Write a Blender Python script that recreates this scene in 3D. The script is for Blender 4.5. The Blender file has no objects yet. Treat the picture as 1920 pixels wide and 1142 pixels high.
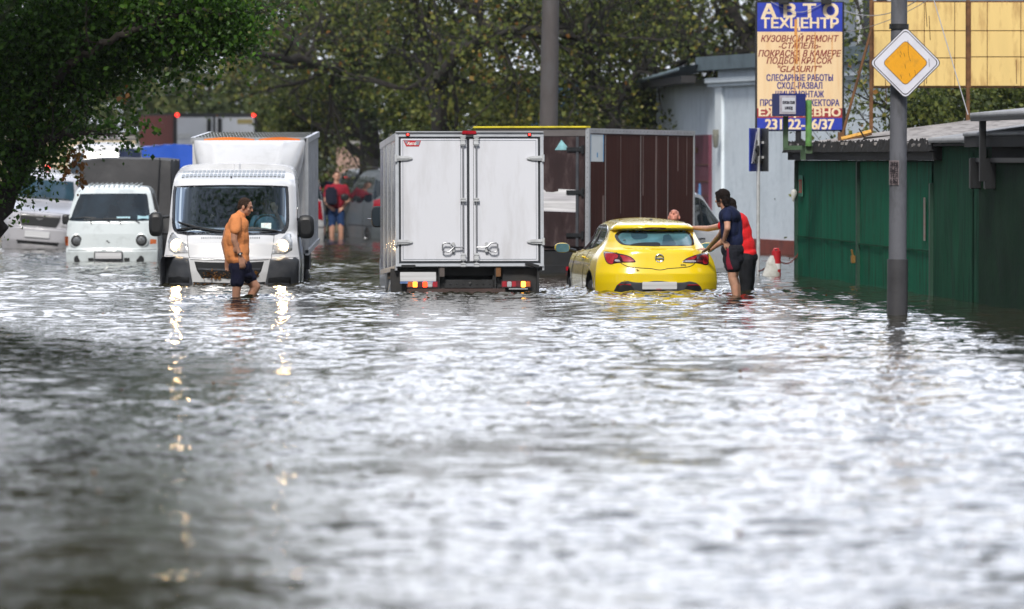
import bpy, bmesh, math, random
import numpy as np
from mathutils import Vector, Matrix, Euler
from mathutils.bvhtree import BVHTree
from mathutils.geometry import delaunay_2d_cdt
R = math.radians
sc = bpy.context.scene
COL = sc.collection
CAMH, FPX, HY = 1.9, 10667.0, 296.0
PITCH = math.atan((571.0 - HY) / FPX)
_cp, _sp = math.cos(PITCH), math.sin(PITCH)

def at(px, py, D):
    """world point that stands at distance D along +Y under a photo position"""
    u, v = (px - 960.0) / FPX, (571.0 - py) / FPX
    dy, dz = _cp + v * _sp, -_sp + v * _cp
    return Vector((u * D / dy, D, CAMH + dz * D / dy))

# ---------------------------------------------------------------- materials
MATS = {}
def _new(name):
    m = bpy.data.materials.new(name); m.use_nodes = True
    nt = m.node_tree
    return m, nt, nt.nodes, nt.links, nt.nodes['Principled BSDF']

def mat(name, col, rough=.5, metal=0., var=.12, scale=3., bump=0., bscale=40., coat=0., spec=.5,
        emit=None, estr=0., stretch=(1, 1, 1), dirt=None, dirt_amt=.0, dscale=2.5):
    if name in MATS: return MATS[name]
    m, nt, N, L, b = _new(name)
    tc = N.new('ShaderNodeTexCoord'); mp = N.new('ShaderNodeMapping'); mp.inputs['Scale'].default_value = stretch
    L.new(tc.outputs['Object'], mp.inputs[0])
    no = N.new('ShaderNodeTexNoise'); no.inputs['Scale'].default_value = scale; no.inputs['Detail'].default_value = 6
    L.new(mp.outputs[0], no.inputs['Vector'])
    cr = N.new('ShaderNodeValToRGB')
    lo = [max(0, c * (1 - var)) for c in col]; hi = [min(1, c * (1 + var)) for c in col]
    cr.color_ramp.elements[0].position = .3; cr.color_ramp.elements[1].position = .7
    cr.color_ramp.elements[0].color = (*lo, 1); cr.color_ramp.elements[1].color = (*hi, 1)
    L.new(no.outputs['Fac'], cr.inputs[0])
    out = cr.outputs[0]
    if dirt:
        n2 = N.new('ShaderNodeTexNoise'); n2.inputs['Scale'].default_value = dscale; n2.inputs['Detail'].default_value = 9
        n2.inputs['Roughness'].default_value = .65
        L.new(mp.outputs[0], n2.inputs['Vector'])
        r2 = N.new('ShaderNodeValToRGB'); r2.color_ramp.elements[0].position = .5; r2.color_ramp.elements[1].position = .68
        r2.color_ramp.elements[1].color = (dirt_amt, dirt_amt, dirt_amt, 1); r2.color_ramp.elements[0].color = (0, 0, 0, 1)
        L.new(n2.outputs['Fac'], r2.inputs[0])
        mx = N.new('ShaderNodeMix'); mx.data_type = 'RGBA'
        L.new(r2.outputs[0], mx.inputs['Factor']); L.new(out, mx.inputs['A']); mx.inputs['B'].default_value = (*dirt, 1)
        out = mx.outputs['Result']
    L.new(out, b.inputs['Base Color'])
    b.inputs['Roughness'].default_value = rough; b.inputs['Metallic'].default_value = metal
    b.inputs['Specular IOR Level'].default_value = spec
    b.inputs['Coat Weight'].default_value = coat; b.inputs['Coat Roughness'].default_value = .05
    if bump:
        n3 = N.new('ShaderNodeTexNoise'); n3.inputs['Scale'].default_value = bscale; n3.inputs['Detail'].default_value = 5
        L.new(mp.outputs[0], n3.inputs['Vector'])
        bp = N.new('ShaderNodeBump'); bp.inputs['Strength'].default_value = bump; bp.inputs['Distance'].default_value = .02
        L.new(n3.outputs['Fac'], bp.inputs['Height']); L.new(bp.outputs[0], b.inputs['Normal'])
    if emit:
        b.inputs['Emission Color'].default_value = (*emit, 1); b.inputs['Emission Strength'].default_value = estr
    MATS[name] = m
    return m

# ---------------------------------------------------------------- objects
def tag(o, label=None, cat=None, group=None, kind=None):
    if label: o['label'] = label
    if cat: o['category'] = cat
    if group: o['group'] = group
    if kind: o['kind'] = kind
    return o

def thing(name, label, cat, loc, rz=0, rx=0, ry=0, group=None):
    o = bpy.data.objects.new(name, None); COL.objects.link(o)
    o.location = loc; o.rotation_euler = (rx, ry, rz); o.empty_display_size = .1
    return tag(o, label, cat, group)

def smooth_mesh(me, angle=35):
    me.polygons.foreach_set('use_smooth', [True] * len(me.polygons))
    try: me.set_sharp_from_angle(angle=R(angle))
    except Exception: pass

def mesh_obj(name, verts, faces, m, parent=None, smooth=True, angle=35, up=0.):
    me = bpy.data.meshes.new(name)
    me.from_pydata([tuple(v) for v in verts], [], faces); me.update()
    if smooth: smooth_mesh(me, angle)
    me.materials.append(m)
    o = bpy.data.objects.new(name, me); COL.objects.link(o)
    if parent:
        o.parent = parent
        if up: o.location.z = up
    return o

def link_part(o, parent, up=0.):
    o.parent = parent
    if up: o.location.z = up
    return o

class MB:
    """collects primitive shapes and links them as one mesh"""
    def __init__(s): s.v = []; s.f = []
    def add(s, vs, fs):
        b = len(s.v); s.v += [Vector(v) for v in vs]; s.f += [[i + b for i in f] for f in fs]; return s
    def box(s, x0, x1, y0, y1, z0, z1, bev=0.):
        if bev <= 0:
            vs = [(x, y, z) for x in (x0, x1) for y in (y0, y1) for z in (z0, z1)]
            return s.add(vs, [(0, 1, 3, 2), (4, 6, 7, 5), (0, 4, 5, 1), (2, 3, 7, 6), (0, 2, 6, 4), (1, 5, 7, 3)])
        bm = bmesh.new()
        bmesh.ops.create_cube(bm, size=1)
        for v in bm.verts: v.co = Vector(((x0 + x1) / 2 + v.co.x * (x1 - x0), (y0 + y1) / 2 + v.co.y * (y1 - y0), (z0 + z1) / 2 + v.co.z * (z1 - z0)))
        bmesh.ops.bevel(bm, geom=list(bm.edges), offset=min(bev, .45 * min(x1 - x0, y1 - y0, z1 - z0)), segments=2, affect='EDGES')
        return s.addbm(bm)
    def addbm(s, bm):
        bm.verts.index_update()
        s.add([v.co.copy() for v in bm.verts], [[v.index for v in f.verts] for f in bm.faces]); bm.free(); return s
    def obox(s, c, size, rot, bev=0.):
        t = MB().box(-size[0] / 2, size[0] / 2, -size[1] / 2, size[1] / 2, -size[2] / 2, size[2] / 2, bev)
        M = Matrix.Translation(Vector(c)) @ Euler(rot).to_matrix().to_4x4()
        return s.add([M @ v for v in t.v], t.f)
    def tube(s, pts, r, n=8, cap=True):
        pts = [Vector(p) for p in pts]
        rs = r if isinstance(r, (list, tuple)) else [r] * len(pts)
        rings = []; prev = None
        for i, p in enumerate(pts):
            d = (pts[min(i + 1, len(pts) - 1)] - pts[max(i - 1, 0)])
            if d.length < 1e-9: d = Vector((0, 0, 1))
            d.normalize()
            a = prev - d * prev.dot(d) if prev else (Vector((1, 0, 0)) if abs(d.x) < .8 else Vector((0, 1, 0)))
            a = a - d * a.dot(d)
            if a.length < 1e-6: a = d.orthogonal()
            a.normalize(); prev = a; b2 = d.cross(a)
            rings.append([p + (a * math.cos(2 * math.pi * k / n) + b2 * math.sin(2 * math.pi * k / n)) * rs[i] for k in range(n)])
        vs = [q for g in rings for q in g]; fs = []
        for i in range(len(rings) - 1):
            for k in range(n):
                k2 = (k + 1) % n
                fs.append((i * n + k, i * n + k2, (i + 1) * n + k2, (i + 1) * n + k))
        if cap: fs.append(tuple(range(n))[::-1]); fs.append(tuple(range((len(rings) - 1) * n, len(rings) * n)))
        return s.add(vs, fs)
    def cyl(s, a, b, r, n=20): return s.tube([a, b], r, n)
    def lathe(s, prof, axis_o, axis_d, n=24):
        """prof: (radius, distance along the axis)"""
        d = Vector(axis_d).normalized(); a = d.orthogonal().normalized(); b = d.cross(a); o = Vector(axis_o)
        vs = []; fs = []
        for r, h in prof:
            for k in range(n):
                t = 2 * math.pi * k / n; vs.append(o + d * h + (a * math.cos(t) + b * math.sin(t)) * r)
        for i in range(len(prof) - 1):
            for k in range(n):
                k2 = (k + 1) % n; fs.append((i * n + k, i * n + k2, (i + 1) * n + k2, (i + 1) * n + k))
        fs.append(tuple(range(n))[::-1]); fs.append(tuple(range((len(prof) - 1) * n, len(prof) * n)))
        return s.add(vs, fs)
    def prism(s, poly, p0, p1, plane='xz'):
        """polygon in a plane pushed between two depths"""
        def P(a, b, c): return (a, c, b) if plane == 'xz' else ((c, a, b) if plane == 'yz' else (a, b, c))
        n = len(poly)
        vs = [P(a, b, p0) for a, b in poly] + [P(a, b, p1) for a, b in poly]
        fs = [tuple(range(n)), tuple(range(n, 2 * n))[::-1]] + [(i, i + n, (i + 1) % n + n, (i + 1) % n) for i in range(n)]
        return s.add(vs, fs)
    def xf(s, M):
        s.v = [M @ v for v in s.v]; return s
    def build(s, name, m, parent=None, smooth=True, angle=35, up=0.):
        o = mesh_obj(name, s.v, s.f, m, parent, smooth, angle, up)
        bm = bmesh.new(); bm.from_mesh(o.data); bmesh.ops.recalc_face_normals(bm, faces=bm.faces); bm.to_mesh(o.data); bm.free()
        return o

def copy_tree(o, parent=None):
    c = o.copy(); COL.objects.link(c); c.parent = parent
    for ch in list(o.children): copy_tree(ch, c)
    return c

def interp(tab, z):
    return float(np.interp(z, [t[0] for t in tab], [t[1] for t in tab]))

def smooth_path(pts, n, closed=False):
    """Catmull-Rom through pts resampled to n points by length"""
    P = np.array(pts, float); k = len(P)
    idx = lambda i: P[i % k] if closed else P[min(max(i, 0), k - 1)]
    out = []
    for i in range(k if closed else k - 1):
        p0, p1, p2, p3 = idx(i - 1), idx(i), idx(i + 1), idx(i + 2)
        for t in np.linspace(0, 1, 12, endpoint=False):
            out.append(.5 * ((2 * p1) + (-p0 + p2) * t + (2 * p0 - 5 * p1 + 4 * p2 - p3) * t * t + (-p0 + 3 * p1 - 3 * p2 + p3) * t ** 3))
    out.append(idx(0) if closed else P[-1]); out = np.array(out)
    s = np.r_[0, np.cumsum(np.linalg.norm(np.diff(out, axis=0), axis=1))]
    q = np.linspace(0, s[-1], n + 1)[:-1] if closed else np.linspace(0, s[-1], n)
    return np.stack([np.interp(q, s, out[:, j]) for j in range(out.shape[1])], 1)

def inside(poly, x, z):
    c = False; n = len(poly); j = n - 1
    for i in range(n):
        xi, zi = poly[i]; xj, zj = poly[j]
        if (zi > z) != (zj > z) and x < (xj - xi) * (z - zi) / (zj - zi + 1e-12) + xi: c = not c
        j = i
    return c

class Shell:
    """vehicle body: a near face (outline traced from the end, with a depth for every point) that runs on into lofted sides and roof"""
    def __init__(s, half, depth, length, top, belt, widen=None, N=110, K=30, M=34, cz=None):
        """half: (x,z) bottom centre to top centre; depth(x,z,W)->y; top: (y, k) roof height factor; widen: (y, factor)"""
        h = smooth_path(half, N)
        h[0, 0] = 0; h[-1, 0] = 0
        full = np.vstack([h, np.stack([-h[::-1, 0], h[::-1, 1]], 1)[1:-1]])
        zs = [float(p[1]) for p in h]; xs = [float(p[0]) for p in h]
        order = np.argsort(zs)
        def W(z): return max(.05, float(np.interp(z, np.array(zs)[order], np.array(xs)[order])))
        s.W = W; ztop = max(zs); c0 = cz if cz is not None else (min(zs) + ztop) / 2
        n = len(full); V = []; F = []
        V.append((0, depth(0, c0, W(c0)), c0))
        for k in range(1, K + 1):
            t = 1 - (1 - k / K) ** 1.5
            for x, z in full:
                X, Z = x * t, c0 + (z - c0) * t
                V.append((X, depth(X, Z, W(Z)), Z))
        for k in range(K):
            a = 1 + (k - 1) * n; b = 1 + k * n
            for i in range(n):
                j = (i + 1) % n
                if k == 0: F.append((0, 1 + j, 1 + i))
                else: F.append((a + i, a + j, b + j, b + i))
        ystart = [V[1 + (K - 1) * n + i][1] for i in range(n)]
        for q in range(1, M + 1):
            t = q / M
            for i, (x, z) in enumerate(full):
                y = ystart[i] + (length - ystart[i]) * t
                kf = interp(top, y); w = interp(widen, y) if widen else 1
                w0 = interp(widen, ystart[i]) if widen else 1
                Z = z if z < belt else belt + (z - belt) * kf
                V.append((x * w / w0, y, Z))
        base = 1 + (K - 1) * n
        for q in range(M):
            a = base + q * n; b = a + n
            for i in range(n):
                j = (i + 1) % n; F.append((a + i, a + j, b + j, b + i))
        last = base + M * n
        F.append(tuple(last + i for i in range(n)))
        s.V = V; s.F = F; s.cap = set(range(1 + (K) * n))
        s.bvh = BVHTree.FromPolygons([Vector(v) for v in V], F)
    def cut(s, test):
        keep = []
        for f in s.F:
            c = sum((Vector(s.V[i]) for i in f), Vector()) / len(f)
            if not test(c, f): keep.append(f)
        s.F = keep
    def build(s, name, m, parent, up=0., angle=40):
        o = mesh_obj(name, s.V, s.F, m, parent, True, angle, up)
        bm = bmesh.new(); bm.from_mesh(o.data); bmesh.ops.delete(bm, geom=[v for v in bm.verts if not v.link_faces], context='VERTS')
        bmesh.ops.recalc_face_normals(bm, faces=bm.faces); bm.to_mesh(o.data); bm.free()
        return o
    def hit(s, a, b, axis):
        if axis == 'y': o, d = Vector((a, -3, b)), Vector((0, 1, 0))
        elif axis == 'x+': o, d = Vector((4, a, b)), Vector((-1, 0, 0))
        elif axis == 'x-': o, d = Vector((-4, a, b)), Vector((1, 0, 0))
        else: o, d = Vector((a, b, 6)), Vector((0, 0, -1))
        p, nrm, i, dist = s.bvh.ray_cast(o, d)
        if p is None: return None
        if nrm.dot(d) > 0: nrm = -nrm
        return p, nrm, d
    def patch(s, poly, off=.004, thick=.02, axis='y', step=.03, curve=True, bulge=0.):
        """closed outline laid on the body with its own thickness"""
        if curve: poly = [tuple(p) for p in smooth_path(poly, max(24, len(poly) * 8), True)]
        P = [Vector(p) for p in poly]
        xs = [p[0] for p in poly]; zs = [p[1] for p in poly]
        inn = []
        x = min(xs) + step / 2
        while x < max(xs):
            z = min(zs) + step / 2
            while z < max(zs):
                if inside(poly, x, z): inn.append(Vector((x, z)))
                z += step
            x += step
        n = len(P)
        vo, eo, fo, *_ = delaunay_2d_cdt(P + inn, [(i, (i + 1) % n) for i in range(n)], [], 1, 1e-5)
        b = MB(); vs = []; last = None
        for v in vo:
            h = s.hit(v[0], v[1], axis)
            if h is None: h = last
            if h is None: h = (Vector((v[0], 0, v[1])), Vector((0, -1, 0)), Vector((0, 1, 0)))
            else:
                last = h
                d = h[2]; p = h[0]
            p, nr, d = h
            if axis == 'y': p = Vector((v[0], p.y, v[1]))
            elif axis.startswith('x'): p = Vector((p.x, v[0], v[1]))
            else: p = Vector((v[0], v[1], p.z))
            bg = 0
            if bulge:
                e = min((Vector(v) - q).length for q in P); bg = bulge * min(1, e / .06) ** .5
            vs.append((p, -d, off + bg))
        top = [p + d * o for p, d, o in vs]; bot = [p - d * thick for p, d, o in vs]
        m = len(vs)
        from collections import Counter
        ec = Counter(); dirn = {}
        for f in fo:
            for i in range(len(f)):
                e = (f[i], f[(i + 1) % len(f)]); ec[tuple(sorted(e))] += 1; dirn[tuple(sorted(e))] = e
        fs = [tuple(f) for f in fo]
        for e, c in ec.items():
            if c == 1:
                a, q = dirn[e]; fs.append((q, a, a + m, q + m))
        b.add(top + bot, fs)
        return b
    def line(s, pts, r=.006, axis='y', n=40, off=0., closed=False):
        q = smooth_path(pts, n, closed); P = []
        for a, b in q:
            h = s.hit(float(a), float(b), axis)
            if h: P.append(h[0] - h[2] * off)
        if closed and P: P.append(P[0])
        return MB().tube(P, r, 6)

def text_mesh(body, size, m, name='lettering', parent=None, loc=(0, 0, 0), rot=(R(90), 0, 0), bold=0., shear=0., sx=1., sy=1., depth=.002, align='CENTER', width=None, up=0.):
    c = bpy.data.curves.new('tmp', 'FONT'); c.body = body; c.size = size; c.align_x = align; c.align_y = 'CENTER'
    c.shear = shear; c.extrude = depth
    o = bpy.data.objects.new('tmp', c); COL.objects.link(o)
    bpy.context.view_layer.update()
    dg = bpy.context.evaluated_depsgraph_get()
    me = bpy.data.meshes.new_from_object(o.evaluated_get(dg)); bpy.data.objects.remove(o)
    if len(me.vertices):
        xs = [v.co.x for v in me.vertices]; w = max(xs) - min(xs); cx = (max(xs) + min(xs)) / 2
        ys = [v.co.y for v in me.vertices]; cy = (max(ys) + min(ys)) / 2
        k = width / w if width else sx
        for v in me.vertices:
            v.co.x = (v.co.x - cx) * k if align == 'CENTER' else v.co.x * k
            v.co.y = (v.co.y - cy) * sy
    if bold:      # heavier strokes: the same letters laid again a hair to each side
        tb = MB(); n0 = [v.co.copy() for v in me.vertices]; f0 = [list(p.vertices) for p in me.polygons]
        for q, (dx, dz) in enumerate(((0, 0), (bold, bold * .6), (-bold, bold * .6), (bold, -bold * .6), (-bold, -bold * .6))):
            tb.add([v + Vector((dx, dz, -q * .0004)) for v in n0], f0)
        me = bpy.data.meshes.new(name); me.from_pydata([tuple(v) for v in tb.v], [], tb.f); me.update()
    me.materials.clear(); me.materials.append(m); me.name = name
    t = bpy.data.objects.new(name, me); COL.objects.link(t)
    t.location = loc; t.rotation_euler = rot
    if parent: t.parent = parent
    if up: t.location.z += up
    return t
EXPOSURE = 0.42
WSLOPE = .062
WBUMP = .2
SKY_LO, SKY_HI = .53, 1.68
# small ripples round whatever stands in the flood: x, y, wavelength, height, reach, radius
RINGS = [(-3.72, 77.9, .22, 0.0240, .5, .12), (-3.6, 77.6, .3, 0.0180, .9, .2), (3.0, 78.5, .25, 0.0210, .6, .15), (3.3, 80.6, .25, 0.0210, .6, .15),
         (4.62, 68.5, .2, 0.0180, .45, .12), (-4.6, 84.7, .35, 0.0180, 1.4, .9), (-3.8, 84.7, .3, 0.0180, 1.2, .8), (-1.0, 79.8, .3, 0.0210, 1.3, .8), (0.0, 79.8, .28, 0.0180, 1.2, .8), (2.1, 80.9, .33, 0.0195, 1.4, .9), (1.2, 82.5, .25, 0.0210, .7, .3)]
HAZE = .00012
WD = -.5     # road level under the water
S = lambda D: FPX / D
def XZ(px, py, D):
    p = at(px, py, D); return p.x, p.z

# shared materials
M_dark = mat('dark_plastic', (.012, .013, .015), .45, scale=8)
M_rubber = mat('tyre_rubber', (.018, .018, .019), .8, scale=20, bump=.2)
M_metal = mat('galvanised_metal', (.62, .64, .66), .4, .45, scale=12, dirt=(.35, .34, .32), dirt_amt=.5)
M_chrome = mat('polished_metal', (.75, .76, .78), .12, 1., var=.03)
M_rust = mat('rusty_steel', (.16, .075, .03), .8, .2, scale=9, var=.35, bump=.3, dirt=(.05, .025, .015), dirt_amt=.8)
M_white = mat('white_lettering', (.8, .79, .76), .5, var=.05)
M_conc = mat('pole_concrete', (.078, .07, .07), .85, scale=6, var=.15, bump=.35, bscale=60, dirt=(.09, .09, .095), dirt_amt=.8, stretch=(1, 1, .35))

# ---------------------------------------------------------------- the pale blue building
def wall_line(p0, p1, z0, z1, th=.3):
    d = (p1 - p0); d.z = 0; L_ = d.length; a = math.atan2(d.y, d.x)
    return L_, a
def part_on(base, a):            # local frame: x along the wall, y into the building
    return Matrix.Translation(base) @ Matrix.Rotation(a, 4, 'Z')

bld = thing('garage_building', 'pale blue plastered single storey building behind the big repair advertisement', 'building', at(1346, 460, 117).xy.to_3d() + Vector((0, 0, WD)))
m_blue = mat('pale_blue_plaster', (.66, .74, .81), .85, scale=1.3, var=.06, bump=.5, bscale=14, dirt=(.5, .58, .65), dirt_amt=.6, dscale=3.2, stretch=(1, 1, .6))
m_base = mat('red_brown_plinth', (.2, .045, .03), .8, scale=4, dirt=(.08, .03, .03), dirt_amt=.7)
m_roofm = mat('grey_blue_roof_sheet', (.14, .19, .22), .6, .3, scale=5, dirt=(.06, .08, .1), dirt_amt=.6)
m_door = mat('maroon_shutter_paint', (.13, .028, .05), .65, scale=6, var=.2, dirt=(.07, .015, .03), dirt_amt=.7, stretch=(1, 1, .3))
m_brick = mat('salmon_brick', (.34, .13, .10), .85, scale=14, var=.2)
A = at(1346, 460, 117); A.z = 0; B = at(1700, 460, 103.5); B.z = 0; Cn = at(1231, 460, 128); Cn.z = 0
bo = bld.location.copy(); m_ = MB()
def quadwall(mb, p, q, z0, z1, th=.3):
    d = (q - p).normalized(); n = Vector((-d.y, d.x, 0)) * th
    if n.y < 0: n = -n
    vs = [p + Vector((0, 0, z0)), q + Vector((0, 0, z0)), q + n + Vector((0, 0, z0)), p + n + Vector((0, 0, z0)),
          p + Vector((0, 0, z1)), q + Vector((0, 0, z1)), q + n + Vector((0, 0, z1)), p + n + Vector((0, 0, z1))]
    mb.add([v - bo for v in vs], [(0, 1, 5, 4), (1, 2, 6, 5), (2, 3, 7, 6), (3, 0, 4, 7), (4, 5, 6, 7), (0, 3, 2, 1)])
quadwall(m_, A, B, WD, 3.78); quadwall(m_, Cn, A + (A - Cn).normalized() * -.0, WD, 3.55, .3)
d1 = (B - A).normalized(); n1_ = Vector((-d1.y, d1.x, 0)); n1_ = n1_ if n1_.x > 0 else -n1_
quadwall(m_, B + n1_ * 7, B, WD, 3.78)
m_.build('wall', m_blue, bld, smooth=False)
mb = MB(); d0 = (A - Cn).normalized()
off = lambda d: Vector((d.y, -d.x, 0)) if Vector((d.y, -d.x, 0)).x < 0 else Vector((-d.y, d.x, 0))
quadwall(mb, A + off(d1) * .05, B + off(d1) * .05, WD, .28, .05)
mb.build('plinth', m_base, bld, smooth=False)
mb = MB(); o1 = off(d1)
quadwall(mb, A + o1 * .10 - d1 * .5, B + o1 * .10, 3.36, 3.44, .1)
quadwall(mb, A + o1 * .16 - d1 * .5, B + o1 * .16, 3.44, 3.54, .16)
mb.build('cornice', m_blue, bld, smooth=False)
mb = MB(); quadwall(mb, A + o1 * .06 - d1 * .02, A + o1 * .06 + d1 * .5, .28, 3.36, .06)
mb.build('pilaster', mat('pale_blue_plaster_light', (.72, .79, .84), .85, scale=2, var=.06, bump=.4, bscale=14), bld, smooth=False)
mb = MB(); quadwall(mb, A + o1 * .25 - d1 * .9, B + o1 * .25, 3.70, 3.98, .6)
mb.build('parapet', m_roofm, bld, smooth=False)
# corrugated eave over the left part
e0 = Cn + Vector((-.22, .2, 0)); e1 = A + o1 * .3 - d1 * .9 + Vector((-.05, 0, 0)); mb = MB(); nseg = 60
vs = []; de = (e1 - e0)
for i in range(nseg + 1):
    p = e0 + de * (i / nseg); z = 3.72 + .12 * (i / nseg) + .035 * math.sin(i * 1.9)
    vs += [p + Vector((-.25, -.3, z - .1)) - bo, p + Vector((3.5, .6, z + .55)) - bo, p + Vector((-.25, -.3, z - .13)) - bo, p + Vector((3.5, .6, z + .52)) - bo]
fs = []
for i in range(nseg):
    a = 4 * i; fs += [(a, a + 4, a + 5, a + 1), (a + 2, a + 3, a + 7, a + 6), (a, a + 2, a + 6, a + 4)]
mb.add(vs, fs); mb.build('roof', m_roofm, bld, smooth=False)
mb = MB(); quadwall(mb, e0 + Vector((-.2, -.22, 0)), e1 + Vector((-.2, -.22, 0)), 3.45, 3.60, .3); mb.build('eave_board', mat('black_timber', (.02, .02, .022), .8), bld, smooth=False)
# maroon shutters on the left part of the wall, with iron hinges
oC = off(d0)
def on_left(px):             # distance along Cn->A that stands under photo column px
    best = min(range(200), key=lambda i: abs(960 + FPX * (Cn + (A - Cn) * (i / 200)).x / (Cn + (A - Cn) * (i / 200)).y - px)); return (A - Cn) * (best / 200)
for (x0, x1, mm, nm) in ((1283, 1297, m_brick, 'shutter'), (1308, 1335, m_door, 'shutter')):
    mb = MB(); p, q = Cn + on_left(x0) + oC * .07, Cn + on_left(x1) + oC * .07
    quadwall(mb, p, q, -.2, 2.38, .07); o = mb.build(nm, mm, bld, smooth=False)
    mb = MB()
    for z in (2.0, .9, .2): quadwall(mb, p + oC * .03 - d0 * .1, p + oC * .03 + (q - p) * .25, z, z + .12, .03)
    for z in (1.75, 1.4, 1.1, .7, .45): quadwall(mb, p + oC * .012, q + oC * .012, z, z + .015, .012)
    link = mb.build('hinge', M_rust, o, smooth=False)
mb = MB(); gp = Cn + on_left(1322) + oC * .085
for k, (dx, z, s_) in enumerate(((-.3, .9, .34), (-.22, 1.1, .25), (-.05, .7, .3), (.1, .85, .2))):
    mb.tube([gp - bo + d0 * (dx + .12 * math.cos(t * 1.1)) + Vector((0, 0, z + s_ * math.sin(t))) for t in np.linspace(0, 4.4, 9)], .022, 5)
mb.build('painted_scrawl', mat('blue_spray_paint', (.06, .17, .38), .6), bld)
# wall lamp
lp = at(1351, 254, 116.3) + o1 * .1 - bo
MB().box(-.06, .06, -.06, .1, .02, .12).lathe([(.03, .05), (.07, 0), (.05, -.22), (.02, -.26)], (0, 0, 0), (0, 0, 1)).xf(Matrix.Translation(lp)).build('wall_lamp', mat('old_lamp_glass', (.2, .2, .17), .4), bld)

# the taller grey house further back, seen between the advertisement and the yellow boards
h2 = thing('tall_house', 'tall grey house with white window frames behind the pale blue building', 'building', (at(1600, 300, 127).x, 127, WD))
hx = h2.location.x
m_grey = mat('grey_render', (.16, .19, .23), .85, scale=2, dirt=(.1, .12, .15), dirt_amt=.6)
MB().box(-.9, 16, 0, 8, 0, 9).build('wall', m_grey, h2, smooth=False)
mb = MB()
mb.box(.05, .2, -.09, .01, 4.3, 6.3).box(.75, .9, -.09, .01, 4.3, 6.3).box(-.05, 1., -.16, .01, 4.15, 4.3).box(.44, .5, -.05, .01, 4.3, 6.3)
mb.build('window', mat('white_window_frame', (.4, .42, .46), .7), h2, smooth=False)
MB().box(.21, .43, -.02, .005, 4.31, 6.3).box(.51, .74, -.02, .005, 4.31, 6.3).build('window_glass', mat('dim_window_glass', (.02, .025, .03), .1), h2, smooth=False)

# ---------------------------------------------------------------- green sheet metal garages
P0 = at(1497, 500, 92.3); P0.z = 0; P1 = at(1922, 500, 71.2); P1.z = 0
gd = (P1 - P0); GL = gd.length; gd.normalize(); ga = math.atan2(gd.y, gd.x)
# local frame: x along the wall towards the camera, y towards the road is negative
G = thing('metal_garage', 'row of green painted sheet metal garages with low sloping roof', 'garage', P0 + Vector((0, 0, WD)), rz=ga)
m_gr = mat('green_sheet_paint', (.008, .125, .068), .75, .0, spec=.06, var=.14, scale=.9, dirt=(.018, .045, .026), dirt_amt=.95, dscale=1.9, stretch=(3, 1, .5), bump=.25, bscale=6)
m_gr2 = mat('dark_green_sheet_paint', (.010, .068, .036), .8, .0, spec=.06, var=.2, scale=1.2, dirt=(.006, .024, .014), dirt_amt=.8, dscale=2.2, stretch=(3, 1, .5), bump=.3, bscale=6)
U = -WD
def gx(px):        # local x on the road side wall for a photo column
    b_ = 0; bv = 1e9
    for i in range(600):
        p = P0 + gd * (GL * 1.15 * i / 600); v = abs(960 + FPX * p.x / p.y - px)
        if v < bv: bv = v; b_ = GL * 1.15 * i / 600
    return b_
def sheet(x0, x1, z0, z1, y=-.02, amp=.012, nx=26, nz=14, seed=0):
    """a dented panel of sheet metal"""
    r = random.Random(seed); vs = []; fs = []
    ph = [r.random() * 6 for _ in range(6)]
    for j in range(nz + 1):
        for i in range(nx + 1):
            x = x0 + (x1 - x0) * i / nx; z = z0 + (z1 - z0) * j / nz
            e = math.sin(math.pi * i / nx) * math.sin(math.pi * j / nz)
            d = amp * (math.sin(x * 3.1 + ph[0]) * math.sin(z * 2.3 + ph[1]) + .6 * math.sin(x * 6.7 + z * 3 + ph[2])) * e
            vs.append((x, y + d, z))
    for j in range(nz):
        for i in range(nx):
            a = j * (nx + 1) + i; fs.append((a, a + 1, a + nx + 2, a + nx + 1))
    n = len(vs); vs += [(x, y + .025, z) for x, yy, z in vs]; fs += [tuple(q + n for q in f)[::-1] for f in fs]
    return MB().add(vs, fs)
xa, xb, xc_, xd, xe = 0, gx(1614), gx(1752), gx(1828), gx(1852)
MB().box(0, GL * 1.12, .02, .08, -.4 + U, 1.86 + U).box(0, .06, .08, 3., -.4 + U, 1.86 + U).box(GL * 1.12, GL * 1.12 + .06, .02, 3., -.4 + U, 2.4 + U).box(0, GL * 1.12, 3., 3.06, -.4 + U, 2.2 + U).build('wall', m_gr2, G, smooth=False)
sheet(xa + .12, xb - .03, -.4 + U, 1.84 + U, seed=1).build('door_leaf', m_gr, G)
sheet(xb + .03, xc_ - .10, -.4 + U, 1.84 + U, seed=2).build('door_leaf', m_gr, G)
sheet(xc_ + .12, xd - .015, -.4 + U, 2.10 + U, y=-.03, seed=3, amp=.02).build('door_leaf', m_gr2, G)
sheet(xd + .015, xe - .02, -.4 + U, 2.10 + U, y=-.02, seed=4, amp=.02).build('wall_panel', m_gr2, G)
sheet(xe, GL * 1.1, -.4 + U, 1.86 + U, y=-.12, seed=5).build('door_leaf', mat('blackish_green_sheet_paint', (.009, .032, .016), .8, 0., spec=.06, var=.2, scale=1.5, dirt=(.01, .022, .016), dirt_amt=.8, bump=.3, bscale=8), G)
MB().box(xe + .3, GL * 1.1, .0, .02, 1.86 + U, 2.25 + U).build('panel_gap', mat('dark_void', (.006, .007, .008), .9), G, smooth=False)
for x, z1 in ((0.04, 1.86), (xb, 1.84), (xc_, 1.55)):
    MB().box(x - .06, x + .06, -.07, .01, -.4 + U, z1 + U, .008).build('post', mat('green_post_paint', (.012, .05, .03), .5, dirt=(.01, .02, .015), dirt_amt=.7), G)
mb = MB()
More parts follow.
